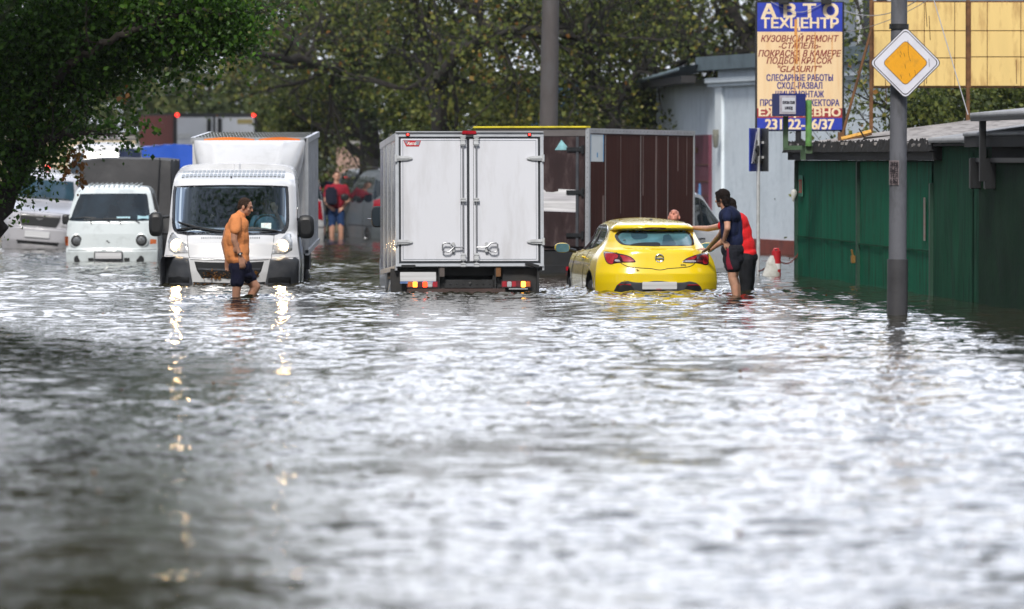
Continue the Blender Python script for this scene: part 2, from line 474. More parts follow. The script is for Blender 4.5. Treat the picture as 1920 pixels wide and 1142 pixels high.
for (x0, x1, z0, z1) in ((xa + .15, xb - .05, .62, .645), (xb + .06, xc_ - .12, .6, .625), (xe + .1, GL * 1.1, .42, .5)):
    MB().box(x0, x1, -.05, -.035, z0 + U, z1 + U).build('seam', m_gr2, G, smooth=False)
# handle and padlock between the two leaves
MB().tube([(xb - .02, -.12, .42 + U), (xb - .02, -.14, .52 + U), (xb + .05, -.14, .52 + U), (xb + .05, -.12, .42 + U)], .012).box(xb - .05, xb + .08, -.15, -.09, .32 + U, .44 + U, .01).build('padlock', mat('brass', (.35, .2, .06), .4, .7), G)
# flaking notices stuck on the metal
MB().box(xa + .42, xa + .86, -.055, -.045, 1.28 + U, 1.62 + U).build('notice', mat('pale_green_patch', (.05, .23, .15), .7, dirt=(.03, .15, .1), dirt_amt=.8, dscale=9), G, smooth=False)
mb = MB()
for (x, w_) in ((xa + .5, .12), (xa + .68, .12)):
    mb.tube([(x, -.062, 1.35 + U), (x + w_, -.062, 1.34 + U), (x + w_, -.062, 1.55 + U), (x + w_ * .2, -.062, 1.53 + U)], .011, 5)
mb.build('painted_number', mat('faded_red_paint', (.25, .05, .04), .7), G)
MB().box(xc_ - .62, xc_ - .5, -.055, -.045, .75 + U, 1.35 + U).build('notice', mat('faded_paper_strip', (.2, .19, .17), .8, dirt=(.22, .07, .06), dirt_amt=.9, dscale=12), G, smooth=False)
# hinges of the right hand door
for x in (xe + .12, xe + 1.25):
    MB().box(x - .07, x + .07, -.26, -.12, 1.5 + U, 1.9 + U, .01).build('hinge', M_dark, G)
MB().box(xe + .1, GL * 1.1, -.2, -.12, 1.84 + U, 1.9 + U, .01).build('door_rail', M_dark, G)
# roof: low edge towards the road, ragged roofing felt on its lip
m_felt = mat('weathered_roofing', (.3, .28, .27), .9, scale=3, var=.25, bump=.6, bscale=20, dirt=(.08, .07, .065), dirt_amt=.75, dscale=2.2, stretch=(.5, 2, 1))
m_black = mat('tar_paper', (.01, .01, .011), .85, bump=.4)
def roof_z(y): return 2.10 + U + .135 * (y + .1)
mb = MB(); nx, ny = 90, 14; vs = []; fs = []; r = random.Random(4)
x1r = gx(1770)
for j in range(ny + 1):
    for i in range(nx + 1):
        x = -.18 + (x1r + .2) * i / nx; y = -.1 + 3.3 * j / ny
        vs.append((x, y - (r.random() * .10 if j == 0 else 0), roof_z(y) + .02 * math.sin(x * 2.2) + r.random() * .018))
for j in range(ny):
    for i in range(nx):
        a = j * (nx + 1) + i; fs.append((a, a + 1, a + nx + 2, a + nx + 1))
n = len(vs); vs += [(x, y, z - .04) for x, y, z in vs]; fs += [tuple(q + n for q in f)[::-1] for f in fs]
fs += [(i, i + n, i + 1 + n, i + 1) for i in range(nx)] + [(j * (nx + 1), (j + 1) * (nx + 1), (j + 1) * (nx + 1) + n, j * (nx + 1) + n) for j in range(ny)]
mb.add(vs, fs); roof = mb.build('roof', m_felt, G, angle=20)
mb = MB(); x = -.25
while x < x1r:
    wq = .03 + r.random() * .06; hq = .10 + r.random() * .12
    mb.add([(x, -.20 - r.random() * .04, 2.0 + U - hq * .1), (x + wq, -.19, 2.0 + U), (x + wq * .7 + (r.random() - .5) * .04, -.16, 2.07 + U + hq * .5), (x + wq * .3, -.14, 2.07 + U + hq * .45), (x, -.12, 2.0 + U), (x + wq, -.12, 2.0 + U)], [(0, 1, 2), (0, 2, 3), (0, 3, 4), (1, 5, 2), (4, 3, 2, 5)])
    x += wq * .8
mb.box(-.12, x1r, -.16, .0, 1.865 + U, 2.05 + U)
mb.build('torn_felt', m_black, roof, smooth=False)
MB().tube([(4.2, -.1, 2.1 + U), (5.2, .3, 2.16 + U), (6.0, .2, 2.2 + U), (6.9, .5, 2.24 + U)], [.03, .022, .02, .008], 6).tube([(6.0, .2, 2.2 + U), (6.1, .1, 2.34 + U)], .012, 5).build('fallen_branch', mat('bark_dark', (.03, .025, .02), .9), G)
# corrugated sheets over the nearer part
def corr(x0, x1, y0, y1, z0, rise, pitch=.09, amp=.022):
    vs = []; fs = []; n_ = int((x1 - x0) / pitch * 6)
    for i in range(n_ + 1):
        x = x0 + (x1 - x0) * i / n_; dz = amp * math.sin(2 * math.pi * (x - x0) / pitch)
        vs += [(x, y0, z0 + dz), (x, y1, z0 + rise + dz), (x, y0, z0 + dz - .03), (x, y1, z0 + rise + dz - .03)]
    for i in range(n_):
        a = 4 * i; fs += [(a, a + 4, a + 5, a + 1), (a + 2, a + 3, a + 7, a + 6), (a, a + 2, a + 6, a + 4), (a + 1, a + 5, a + 7, a + 3)]
    return MB().add(vs, fs)
m_corr = mat('wavy_roof_sheet', (.28, .29, .31), .75, scale=5, dirt=(.12, .12, .13), dirt_amt=.6)
corr(x1r - .15, gx(1838), -.2, 3.4, 2.15 + U, .5).build('roof', m_corr, G)
MB().box(x1r - .1, GL * 1.1, -.16, -.06, 2.06 + U, 2.09 + U).build('soffit', m_black, G, smooth=False)
corr(gx(1836) , GL * 1.12, -.22, 3.4, 2.22 + U, .5, amp=.012).build('roof', m_corr, G)
MB().box(gx(1836), GL * 1.12, -.2, -.14, 2.04 + U, 2.18 + U).build('fascia', m_black, G, smooth=False)
# small upper canopy on a post
cn = corr(gx(1868), GL * 1.12, -.35, .9, 2.46 + U, .12, amp=.02); cn.build('canopy_sheet', m_corr, G)
MB().box(gx(1884) - .04, gx(1884) + .04, -.33, -.25, 1.6 + U, 2.43 + U).box(gx(1868), GL * 1.1, -.34, -.25, 2.37 + U, 2.43 + U).build('canopy_frame', M_dark, G, smooth=False)

# ---------------------------------------------------------------- poles and signs
def round_pole(name, label, x, y, r0, r1, h, m, tilt=0):
    t = thing(name, label, 'pole', (x, y, WD), ry=tilt)
    MB().tube([(0, 0, -.1), (0, 0, h * .3), (0, 0, h * .6), (0, 0, h)], [r0, r0 + (r1 - r0) * .3, r0 + (r1 - r0) * .6, r1], 20, True).build('shaft', m, t)
    return t
pp = at(1682, 592, 68.5)
m_pole = mat('peeling_pole_paint', (.115, .12, .14), .7, .1, scale=3, var=.12, dirt=(.045, .047, .052), dirt_amt=.9, dscale=2.4, stretch=(1.4, 1.4, .45), bump=.3)
pole = round_pole('street_lamp_pole', 'thick grey steel pole standing in the water before the green garages', pp.x, pp.y, .112, .082, 9, m_pole, tilt=R(.25))
MB().cyl((0, 0, -.1), (0, 0, 1.18), .125, 24).build('pole_foot', mat('wet_dark_steel', (.045, .045, .05), .5, dirt=(.02, .02, .022), dirt_amt=.7), pole)
for z in (3.95, 3.45): MB().cyl((0, 0, z + .5 * 0), (0, 0, z + .06), .118, 20).build('clamp_band', M_dark, pole)
nt_ = MB()
def curved_label(x0, x1, z0, z1, r_, n=8):
    vs = []; fs = []
    for i in range(n + 1):
        a = x0 + (x1 - x0) * i / n
        for z in (z0, z1):
            vs += [(r_ * math.sin(a), -r_ * math.cos(a), z)]
    for i in range(n): fs.append((2 * i, 2 * i + 2, 2 * i + 3, 2 * i + 1))
    return MB().add(vs, fs)
zz = lambda y: at(1682, y, 68.4).z - WD
curved_label(-1.35, .02, zz(347), zz(301), .1135).build('pasted_notice', mat('pinkish_notice_paper', (.22, .18, .19), .8, dirt=(.1, .09, .1), dirt_amt=.6, dscale=20), pole, smooth=False)
for k, tx in enumerate(('ДНЕМ', 'ВЫЕЗ', 'ТЕЛ', '8-962')):
    t = text_mesh(tx, .07, mat('notice_ink', (.02, .015, .02), .8), 'notice_text', pole, (-.058, -.1165, zz(308 + k * 10.6)), (R(90), 0, R(-28)), width=.1, bold=.002)
# the diamond priority road sign
ds = thing('priority_road_sign', 'white edged yellow diamond sign fixed to the grey pole', 'road sign', at(1698, 118, 68.3) + Vector((0, -.0, 0)), rz=R(-6))
def diamond(r_, rad, n=8):
    out = []
    for k in range(4):
        a = k * math.pi / 2; c = Vector((math.cos(a), math.sin(a))) * (r_ - rad * math.sqrt(2))
        for j in range(n + 1):
            t = a - math.pi / 4 + (math.pi / 2) * j / n; out.append((c.x + rad * math.cos(t), c.y + rad * math.sin(t)))
    return out
sw = 65.5 * 68.3 / FPX * 1.01
MB().prism(diamond(sw + .012, .06), -.02, .0).build('sign_plate', M_dark, ds, smooth=False)
MB().prism(diamond(sw, .055), -.024, -.0201).build('white_field', mat('reflective_white', (.68, .69, .78), .35, var=.05, scale=9, dirt=(.45, .45, .52), dirt_amt=.6), ds, smooth=False)
MB().prism(diamond(sw - .022, .05), -.0265, -.0241).build('border_line', M_dark, ds, smooth=False)
MB().prism(diamond(sw - .034, .05), -.029, -.0266).build('white_field', MATS['reflective_white'], ds, smooth=False)
MB().prism(diamond(sw * .655, .05), -.0315, -.0291).build('border_line', M_dark, ds, smooth=False)
MB().prism(diamond(sw * .635, .045), -.034, -.0316).build('yellow_field', mat('reflective_amber', (.78, .36, .012), .4, var=.06, scale=12, dirt=(.4, .2, .03), dirt_amt=.5, dscale=11), ds, smooth=False)
mb = MB(); r = random.Random(8)
for k in range(7):
    x, z = (r.random() - .5) * .22, (r.random() - .5) * .3; mb.tube([(x, -.0345, z), (x + .012, -.0345, z - .03 - r.random() * .05)], .0022, 4)
mb.tube([(.03, -.0345, .27), (.035, -.0345, .1), (.06, -.0345, .02)], .0022, 4).tube([(.28, -.03, .05), (.285, -.03, -.05)], .0025, 4)
mb.build('scratch', M_dark, ds)
MB().box(-.2, .12, .0, .05, .2, .24).box(-.2, .12, .0, .05, -.2, -.16).box(-.06, .02, .05, .14, .2, .24).box(-.06, .02, .05, .14, -.2, -.16).build('bracket', M_metal, ds, smooth=False)

big = at(1024, 300, 104)
bp_ = round_pole('concrete_pole', 'tall round concrete pole rising behind the white box truck', big.x, big.y, .185, .135, 9, M_conc, tilt=R(.9))

# pedestrian crossing signs on a thin post
cp = at(1421.5, 512, 92.5)
cs = thing('crossing_sign', 'narrow blue pedestrian crossing sign on a thin galvanised post', 'road sign', (cp.x, cp.y, WD))
MB().cyl((0, 0, 0), (0, 0, at(1421, 240, 92.5).z - WD), .03, 14).build('post', M_metal, cs)
def signplate(parent, rz, x, y, zc, back=False):
    o = bpy.data.objects.new('sign_plate', None)
    poly = [(-.35, -.35), (.35, -.35), (.35, .35), (-.35, .35)]
    Mx = Matrix.Translation((x, y, zc)) @ Matrix.Rotation(rz, 4, 'Z')
    pl = MB().box(-.35, .35, -.0, .02, -.35, .35, .004).xf(Mx).build('sign_plate', mat('sign_back_grey', (.05, .055, .06), .5, .3) if back else mat('sign_blue', (.012, .035, .30), .35, var=.08), parent)
    if not back:
        MB().prism([(-.27, -.22), (.27, -.22), (0, .30)], -.004, -.0005).xf(Mx).build('white_triangle', mat('sign_white', (.62, .63, .68), .4), pl, smooth=False)
        f = MB().cyl((0, -.008, .12), (0, -.006, .12), .04, 12)
        f.tube([(0, -.008, .07), (.0, -.008, -.04)], .035, 6).tube([(0, -.008, -.03), (.08, -.008, -.13), (.1, -.008, -.19)], .022, 6).tube([(0, -.008, -.03), (-.06, -.008, -.12), (-.12, -.008, -.18)], .022, 6)
        f.tube([(0, -.008, .05), (.08, -.008, -.02)], .016, 6).tube([(0, -.008, .05), (-.09, -.008, -.01)], .016, 6)
        for q in (-.2, -.1, .0, .1, .2): f.box(q - .02, q + .02, -.008, -.005, -.215, -.19)
        f.xf(Mx).build('walking_figure', M_dark, pl, smooth=False)
    MB().box(-.06, .06, .021, .05, .1, .14).box(-.06, .06, .021, .05, -.14, -.1).xf(Mx).build('clamp', M_metal, pl, smooth=False)
zc = at(1421, 281, 92.4).z - WD
signplate(cs, R(70), -.03, -.06, zc)
signplate(cs, R(99), .10, .03, zc, True)
cs.children[0].name = 'post'

# chain barrier with a striped post wrapped in plastic
bpos = at(1452, 517, 92)
cb = thing('barrier_post', 'short red and white striped post wrapped in torn plastic', 'bollard', (bpos.x, bpos.y, WD))
m_red = mat('red_post_paint', (.42, .012, .02), .45, var=.15, scale=9)
m_wh = mat('white_post_paint', (.66, .66, .68), .5, var=.06, scale=9)
for k, (z0, z1) in enumerate(((.3, .6), (.6, .69), (.69, .9))):
    MB().tube([(.03, 0, z0), (.03 - .0, 0, z1)], .075 if k != 1 else .077, 14).build('band', m_wh if k == 1 else m_red, cb)
MB().tube([(-.02, 0, .86), (0, 0, .93), (.06, 0, .93), (.08, 0, .84)], .018, 8).build('chain_eye', m_red, cb)
sbm = MB(); r = random.Random(2); ringn = 14; vs = []; fs = []
for i in range(9):
    z = .32 + .5 * i / 8; rr = .17 - .13 * (i / 8) ** 1.6
    for k in range(ringn):
        a = 6.283 * k / ringn; q = rr * (1 + .25 * (r.random() - .5)); vs.append((-.08 + .05 * i / 8 + q * math.cos(a), -.04 + q * .5 * math.sin(a), z))
for i in range(8):
    for k in range(ringn): fs.append((i * ringn + k, i * ringn + (k + 1) % ringn, (i + 1) * ringn + (k + 1) % ringn, (i + 1) * ringn + k))
sbm.add(vs, fs).build('plastic_wrap', mat('cloudy_plastic', (.5, .5, .48), .3, dirt=(.25, .24, .2), dirt_amt=.6, dscale=14), cb)
def chain(name, a, b, sag, label):
    a, b = Vector(a), Vector(b); n_ = int((b - a).length / .035 * 1.1); P = []
    for i in range(n_ + 1):
        t = i / n_; p = a.lerp(b, t); p.z -= sag * 4 * t * (1 - t); P.append(p)
    mb = MB()
    for i in range(n_):
        d = (P[i + 1] - P[i]).normalized(); mid = (P[i] + P[i + 1]) / 2
        u = d.orthogonal().normalized(); u = Matrix.Rotation((i % 2) * 1.57 + .4, 3, d) @ u
        pts = [mid + d * (.026 * math.cos(t)) + u * (.013 * math.sin(t)) for t in np.linspace(0, 6.283, 9)]
        mb.tube(pts, .005, 5, False)
    o = mb.build(name, mat('rusty_red_chain', (.2, .05, .04), .6, .4), None); tag(o, label, 'chain'); return o
c1 = Vector((cp.x, cp.y, .06)); c2 = Vector((bpos.x - .02, bpos.y, .30)); c3 = Vector((P0.x + .0, P0.y - .1, .36))
chain('barrier_chain', c1, c2, .06, 'short rusty chain from the thin crossing sign post to the striped post')
chain('barrier_chain', c2 + Vector((.06, 0, -.02)), c3, .13, 'sagging rusty chain between the striped post and the green garage')
# white rag on the garage corner
MB().lathe([(.008, -.14), (.03, -.08), (.055, -.01), (.05, .03), (.015, .06)], tuple(P0 + Vector((-.08, -.12, 1.33))), (0.1, 0, 1), 9).build('cloth_rag', mat('white_rag', (.6, .6, .57), .9, bump=.5), None)
tag(bpy.data.objects['cloth_rag'], 'small white rag tied to the left corner of the green garage', 'rag')

# ---------------------------------------------------------------- the car repair advertisement
AD = 98.
ax0, az0 = XZ(1416, 246, AD); ax1, az1 = XZ(1583, 3, AD)
adv = thing('advertisement_board', 'tall blue and cream car repair advertisement with Cyrillic lettering above the garages', 'signboard', ((ax0 + ax1) / 2, AD, WD), rz=R(-1))
hw_, hz0, hz1 = (ax1 - ax0) / 2, az0 - WD, az1 - WD; H_ = hz1 - hz0
fy = lambda y: hz0 + H_ * (246 - y) / 243.
m_cream = mat('cream_vinyl', (.80, .60, .36), .5, var=.04, scale=2, dirt=(.72, .40, .16), dirt_amt=.45, dscale=1.6, stretch=(4, 1, .35))
m_bl = mat('blue_vinyl', (.02, .045, .42), .45, var=.1, scale=3, dirt=(.015, .03, .22), dirt_amt=.6, dscale=4)
m_mar = mat('maroon_vinyl', (.33, .03, .035), .5, var=.1)
m_tmar = mat('maroon_letters', (.22, .022, .025), .5); m_tbl = mat('navy_letters', (.02, .02, .22), .5); m_tcr = mat('cream_letters', (.82, .68, .48), .5, dirt=(.75, .45, .16), dirt_amt=.5, dscale=5)
MB().box(-hw_, hw_, .0, .12, hz0, hz1, .01).build('lightbox_frame', M_dark, adv)
e = .035
MB().box(-hw_ + e, hw_ - e, -.012, -.0005, fy(240), fy(59.5)).build('cream_panel', m_cream, adv, smooth=False)
MB().box(-hw_ + e, hw_ - e, -.012, -.0005, fy(59.5) + .002, fy(5)).build('blue_panel', m_bl, adv, smooth=False)
MB().box(-hw_ + e, hw_ - e, -.0145, -.0121, fy(221), fy(203)).build('maroon_panel', m_mar, adv, smooth=False)
MB().box(-hw_ + e, hw_ - e, -.0145, -.0121, fy(243.5), fy(221) - .002).build('blue_panel', m_bl, adv, smooth=False)
pxm = AD / FPX
rows = [('А В Т О', 20, 25, 142, m_tcr, 0, .018), ('ТЕХЦЕНТР', 45, 19, 144, m_tcr, 0, .012),
        ('КУЗОВНОЙ РЕМОНТ', 70.5, 12, 145, m_tmar, .25, .004), ('-СТАПЕЛЬ-', 85.5, 11, 78, m_tmar, .25, .004),
        ('ПОКРАСКА В КАМЕРЕ', 100, 12, 155, m_tmar, .25, .004), ('ПОДБОР КРАСОК', 114.5, 12, 124, m_tmar, .25, .004),
        ('"GLASURIT"', 129, 12, 82, m_tmar, .25, .003), ('СЛЕСАРНЫЕ РАБОТЫ', 145.5, 12, 124, m_tbl, 0, .005),
        ('СХОД-РАЗВАЛ', 161.5, 12, 84, m_tbl, 0, .005), ('ШИНОМОНТАЖ', 176.5, 12, 90, m_tbl, 0, .005),
        ('ПРОМЫВКА ИНЖЕКТОРА', 192.5, 12, 148, m_tbl, 0, .005), ('ЕЖЕДНЕВНО', 212, 14, 152, m_tcr, 0, .012), ('231-22-36/37', 233, 19, 128, m_tcr, 0, .012)]
for i, (tx, y, hpx, wpx, mm, sh, bo_) in enumerate(rows):
    hh = hpx * pxm
    text_mesh(tx, hh / .72, mm, 'lettering', adv, (0, -.0145 - (.003 if i >= 11 else 0), fy(y)), bold=bo_ * .7, shear=sh, width=wpx * pxm)
mb = MB()
m_run = mat('rust_run', (.62, .28, .07), .6)
for (x, y0, y1, w_) in ((1492, 36, 66, 2.6), (1494, 66, 120, 1.6), (1490, 70, 200, .7), (1528, 60, 150, .8), (1499, 70, 170, .6), (1560, 66, 110, .5)):
    lx = (x - 1499.5) * pxm; mb.box(lx - w_ * pxm, lx + w_ * pxm, -.0195, -.0175, fy(y1), fy(y0)); mb.build('rust_streak', m_run, adv, smooth=False); mb = MB()
MB().cyl((-.02, .07, 0), (-.02, .07, hz0), .05, 10).cyl((.75, .2, 0), (.75, .2, hz0 + .4), .05, 10).build('post', M_dark, adv)
for x in (-.28, .45):
    MB().box(x - .09, x + .09, -.2, -.06, hz1 - .05, hz1 + .05, .01).box(x - .02, x + .02, -.06, .05, hz1, hz1 + .03).build('floodlight', M_dark, adv)
wire = MB().tube(smooth_path([(-.5, -.05, hz1), (-.2, -.06, hz1 - .15), (.05, -.06, hz1 - .18), (.3, -.05, hz1 - .08), (.45, -.05, hz1)], 30), .006, 5)
wire.build('cable', mat('grey_cable', (.3, .3, .32), .6), adv)

# rusty brace and yellow channel on the roof beside it
m_yel = mat('flaking_yellow_paint', (.55, .30, .05), .7, var=.2, scale=8, dirt=(.2, .08, .03), dirt_amt=.8, dscale=7)
br = thing('steel_brace', 'rusty slanting steel brace standing on the garage roof', 'brace', at(1577, 262, 89) , )
q = at(1634, 55, 89) - at(1577, 262, 89)
MB().tube([(0, 0, 0), q], .022, 6).build('bar', M_rust, br)
MB().box(-.05, .05, -.05, .05, -.12, .12).build('foot', M_rust, br, smooth=False)
yc = thing('steel_channel', 'yellow painted steel channel lying on the garage roof', 'channel', at(1578, 262, 88.6))
q2 = at(1634, 248, 88.6) - at(1578, 262, 88.6)
MB().tube([(0, 0, 0), q2], .045, 4).build('channel_web', m_yel, yc, smooth=False)
MB().tube([(0, -.05, -.03), q2 + Vector((0, -.05, -.03))], .012, 4).build('channel_lip', M_rust, yc, smooth=False)

# yellowed light boxes on rusty posts
yb = thing('blank_billboard', 'faded yellow empty billboard of gridded panels on rusty posts', 'billboard', (at(1727, 100, 96).x, 96, WD))
m_yb = mat('yellowed_plastic', (.74, .54, .21), .45, var=.06, scale=1.5, dirt=(.42, .24, .08), dirt_amt=.85, dscale=2.1, stretch=(2.5, 1, .5))
def yl(px, py): x, z = XZ(px, py, 96); return x - yb.location.x, z - WD
def panel(x0, x1, xs, ys_):
    a, z1 = yl(x0, 2); b, z0 = yl(x1, 165)
    f = MB().box(a, b, 0, .15, z0, z1, .01).build('panel_frame', M_rust, yb)
    cols = [x0 + 3] + xs + [x1 - 3]; rws = [4] + ys_ + [162]
    vsb = MB()
    for i in range(len(cols) - 1):
        for j in range(len(rws) - 1):
            p, q_ = yl(cols[i] + .6, rws[j + 1] - .6); p2, q2_ = yl(cols[i + 1] - .6, rws[j] + .6)
            vsb.box(p, p2, -.02 , .0 - .0005, q_, q2_, .006)
    vsb.build('panel_face', m_yb, f)
panel(1635, 1814, [1673, 1733, 1790], [58, 109])
panel(1817, 2010, [1851, 1914, 1960], [58, 107])
for px in (1634, 1815.5, 2011):
    x, z = yl(px, 0); MB().box(x - .03, x + .03, .0, .08, 0, z, .004).build('post', M_rust, yb)
mb = MB()
for (x, y, dx) in ((1735, 5, 3), (1742, 30, 2), (1738, 112, -1), (1660, 150, 2), (1905, 112, 1)):
    a, z = yl(x, y); a2, z2 = yl(x + dx, y + 45); MB().tube([(a, -.022, z), (a2, -.022, z2)], .006, 4).build('rust_streak', M_rust, yb)

# little blue lit sign on green posts at the roof corner
lb = thing('small_direction_sign', 'small blue box sign with white panel on green posts at the roof corner', 'sign', (at(1484, 194, 88.6).x, 88.6, at(1484, 220, 88.6).z), rz=R(20))
MB().box(-.205, .24, 0, .3, .02, .37, .006).build('sign_box', mat('navy_box_paint', (.006, .012, .12), .4, var=.1), lb)
MB().box(-.205, -.02 + .09, -.012, -.001, .05, .34).build('sign_frame', mat('grey_frame', (.35, .33, .38), .5, var=.2, scale=12), lb, smooth=False)
MB().box(-.165, .055, -.018, -.0125, .085, .305).build('white_panel', mat('aged_white_panel', (.5, .52, .58), .5, var=.08), lb, smooth=False)
for tx, z, w_ in (('ПЕРОВА ПОЛЯ', .23, .2), ('2-ПРОЕЗД', .14, .13)):
    text_mesh(tx, .06, mat('black_letters', (.03, .03, .05), .6), 'lettering', lb, (-.055, -.0205, z), width=w_, bold=.002)
m_gp = mat('bright_green_post', (.11, .29, .07), .5, var=.15, scale=10, dirt=(.07, .12, .04), dirt_amt=.8, dscale=9)
m_gp2 = mat('dull_green_post', (.05, .10, .05), .6, var=.2, scale=10, dirt=(.05, .03, .02), dirt_amt=.6)
pf = thing('green_post_frame', 'green steel posts at the garage corner carrying the small blue sign', 'post frame', (at(1484, 260, 88.8).x, 88.9, WD))
def pl_(px, py): x, z = XZ(px, py, 88.9); return x - pf.location.x, z - WD
a, z0 = pl_(1473, 278); _, z1 = pl_(1473, 218)
MB().box(a - .04, a + .04, -.03, .05, z0, z1).build('post', m_gp2, pf, smooth=False)
a2, z0 = pl_(1516, 274); _, z1 = pl_(1516, 188)
MB().cyl((a2, -.03, z0), (a2, -.03, z1), .05, 14).build('post', m_gp, pf)
MB().box(a - .04, a2 - .1, -.02, .04, pl_(0, 281)[1], pl_(0, 273)[1]).build('crossbar', m_gp2, pf, smooth=False)
MB().box(a2 - .05, a2 + .06, .0, .08, pl_(0, 288)[1], pl_(0, 272)[1]).build('foot_plate', m_gp2, pf, smooth=False)
MB().box(a + .25, a + .33, .3, .38, pl_(0, 300)[1], pl_(0, 273)[1]).build('post', m_gp2, pf, smooth=False)
# overhead cables
def cable(px0, py0, D0, px1, py1, D1, sag, label, r_=.008):
    a, b = at(px0, py0, D0), at(px1, py1, D1); P = []
    for i in range(31):
        t = i / 30; p = a.lerp(b, t); p.z -= sag * 4 * t * (1 - t); P.append(p)
    o = MB().tube(P, r_, 5).build('overhead_cable', mat('grey_cable', (.3, .3, .32), .6)); tag(o, label, 'cable')
cable(1583, 20, 97.8, 1760, -30, 90, .25, 'thin grey cable sagging from the advertisement towards the yellow billboard')
cable(1742, -30, 93, 1815, 215, 86, .0, 'thin grey cable slanting down in front of the yellow billboard')
cable(1770, -20, 93, 1583, 60, 97, .12, 'thin grey cable crossing the left yellow panel behind the diamond sign', .006)
# ---------------------------------------------------------------- trees
def leaf_mat(name, cols, trans=.35, rough=.45):
    m, nt, N, L, b = _new(name)
    at_ = N.new('ShaderNodeAttribute'); at_.attribute_name = 'tone'
    cr = N.new('ShaderNodeValToRGB'); e = cr.color_ramp.elements
    while len(e) < len(cols): e.new(.5)
    for i, (p, c) in enumerate(cols): e[i].position = p; e[i].color = (*c, 1)
    L.new(at_.outputs['Fac'], cr.inputs[0]); L.new(cr.outputs[0], b.inputs['Base Color'])
    b.inputs['Roughness'].default_value = rough; b.inputs['Specular IOR Level'].default_value = .3
    tr = N.new('ShaderNodeBsdfTranslucent'); L.new(cr.outputs[0], tr.inputs[0])
    mx = N.new('ShaderNodeMixShader'); mx.inputs[0].default_value = trans
    L.new(b.outputs[0], mx.inputs[1]); L.new(tr.outputs[0], mx.inputs[2]); L.new(mx.outputs[0], N['Material Output'].inputs[0])
    return m
LM_near = leaf_mat('leaf_near', [(0, (.022, .05, .01)), (.5, (.05, .125, .016)), (.8, (.11, .24, .03)), (1, (.15, .17, .03))], .45, .4)
LM_back = leaf_mat('leaf_back', [(0, (.018, .034, .012)), (.4, (.075, .105, .024)), (.7, (.19, .22, .045)), (.93, (.30, .26, .055)), (1, (.28, .13, .03))], .4, .5)
LM_far = leaf_mat('leaf_far', [(0, (.03, .045, .022)), (.5, (.085, .115, .04)), (.85, (.17, .18, .06)), (1, (.24, .15, .06))], .3, .6)
LM_dead = leaf_mat('leaf_dead', [(0, (.11, .045, .012)), (1, (.28, .13, .03))], .4, .6)
M_bark = mat('dark_wet_bark', (.022, .019, .016), .85, scale=8, var=.4, bump=.8, bscale=18, stretch=(1, 1, .3))
M_bark2 = mat('near_tree_bark', (.03, .024, .02), .9, scale=8, var=.4, bump=.9, bscale=22, stretch=(1, 1, .3))

def leaves(name, P, size, m, parent, seed=0, tone=None, droop=.3):
    """one small folded leaf of its own at each point"""
    r = np.random.default_rng(seed); n = len(P); P = np.asarray(P, float)
    a = r.normal(size=(n, 3)); a[:, 2] -= droop; a /= np.linalg.norm(a, axis=1)[:, None]
    b = r.normal(size=(n, 3)); b -= (b * a).sum(1)[:, None] * a; b /= np.linalg.norm(b, axis=1)[:, None]
    c = np.cross(a, b); s = size * (.45 + 1.1 * r.random(n) ** 1.6)[:, None]
    v = np.stack([P, P + a * s * .45 + b * s * .38 + c * s * .10, P + a * s, P + a * s * .45 - b * s * .38 + c * s * .10], 1).reshape(-1, 3)
    f = np.arange(4 * n, dtype=np.int32)
    me = bpy.data.meshes.new(name); me.vertices.add(4 * n); me.vertices.foreach_set('co', v.astype(np.float32).ravel())
    i = np.arange(n, dtype=np.int32)[:, None] * 4
    tri = np.concatenate([i + [[0, 1, 2]], i + [[0, 2, 3]]], 1).reshape(-1, 3)
    me.loops.add(tri.size); me.loops.foreach_set('vertex_index', tri.astype(np.int32).ravel()); me.polygons.add(len(tri)); me.polygons.foreach_set('loop_start', np.arange(0, tri.size, 3, dtype=np.int32))
    me.update(); at_ = me.attributes.new('tone', 'FLOAT', 'FACE')
    t = r.random(n) if tone is None else np.clip(tone + r.normal(size=n) * .13, 0, 1)
    at_.data.foreach_set('value', np.repeat(t, 2).astype(np.float32))
    me.materials.append(m); o = bpy.data.objects.new(name, me); COL.objects.link(o)
    if parent: o.parent = parent
    return o

# ---------------------------------------------------------------- vehicles
# every vehicle: local x to the picture's right, y away from the camera, z above the water (parts are lifted by UP)
UP = -WD
def paint(name, col, rough=.25, coat=.6, dirt=None, amt=.6, **k):
    return mat(name, col, rough, 0, var=.03, scale=1.5, coat=coat, dirt=dirt or tuple(c * .6 for c in col), dirt_amt=amt, dscale=3, **k)
m_vwhite = paint('white_vehicle_paint', (.64, .65, .67), dirt=(.42, .42, .42), amt=.35)
m_vsilver = paint('silver_vehicle_paint', (.27, .29, .32), .3)
m_yellow = mat('yellow_car_paint', (.80, .59, .006), .22, 0, var=.02, scale=1.5, coat=.8, dirt=(.62, .47, .04), dirt_amt=.3, dscale=3)
m_box = mat('white_box_panel', (.66, .68, .74), .45, 0, var=.02, scale=1.2, stretch=(1, 1, .2), dirt=(.46, .46, .48), dirt_amt=.5, dscale=3, coat=.1)
m_alu = mat('aluminium_trim', (.50, .52, .55), .35, .55, var=.1, scale=10, dirt=(.3, .3, .32), dirt_amt=.5)
m_gask = mat('black_gasket', (.02, .024, .032), .6)
m_bump = mat('grey_bumper_plastic', (.045, .05, .06), .5, var=.2, scale=5, dirt=(.09, .09, .095), dirt_amt=.5)
m_redl = mat('red_lens', (.35, .008, .02), .15, coat=.8, var=.25, scale=30)
m_dredl = mat('dark_red_lens', (.10, .006, .012), .15, coat=.8, var=.25, scale=30)
m_orl = mat('orange_lens', (.55, .12, .015), .2, coat=.6, var=.15, scale=30)
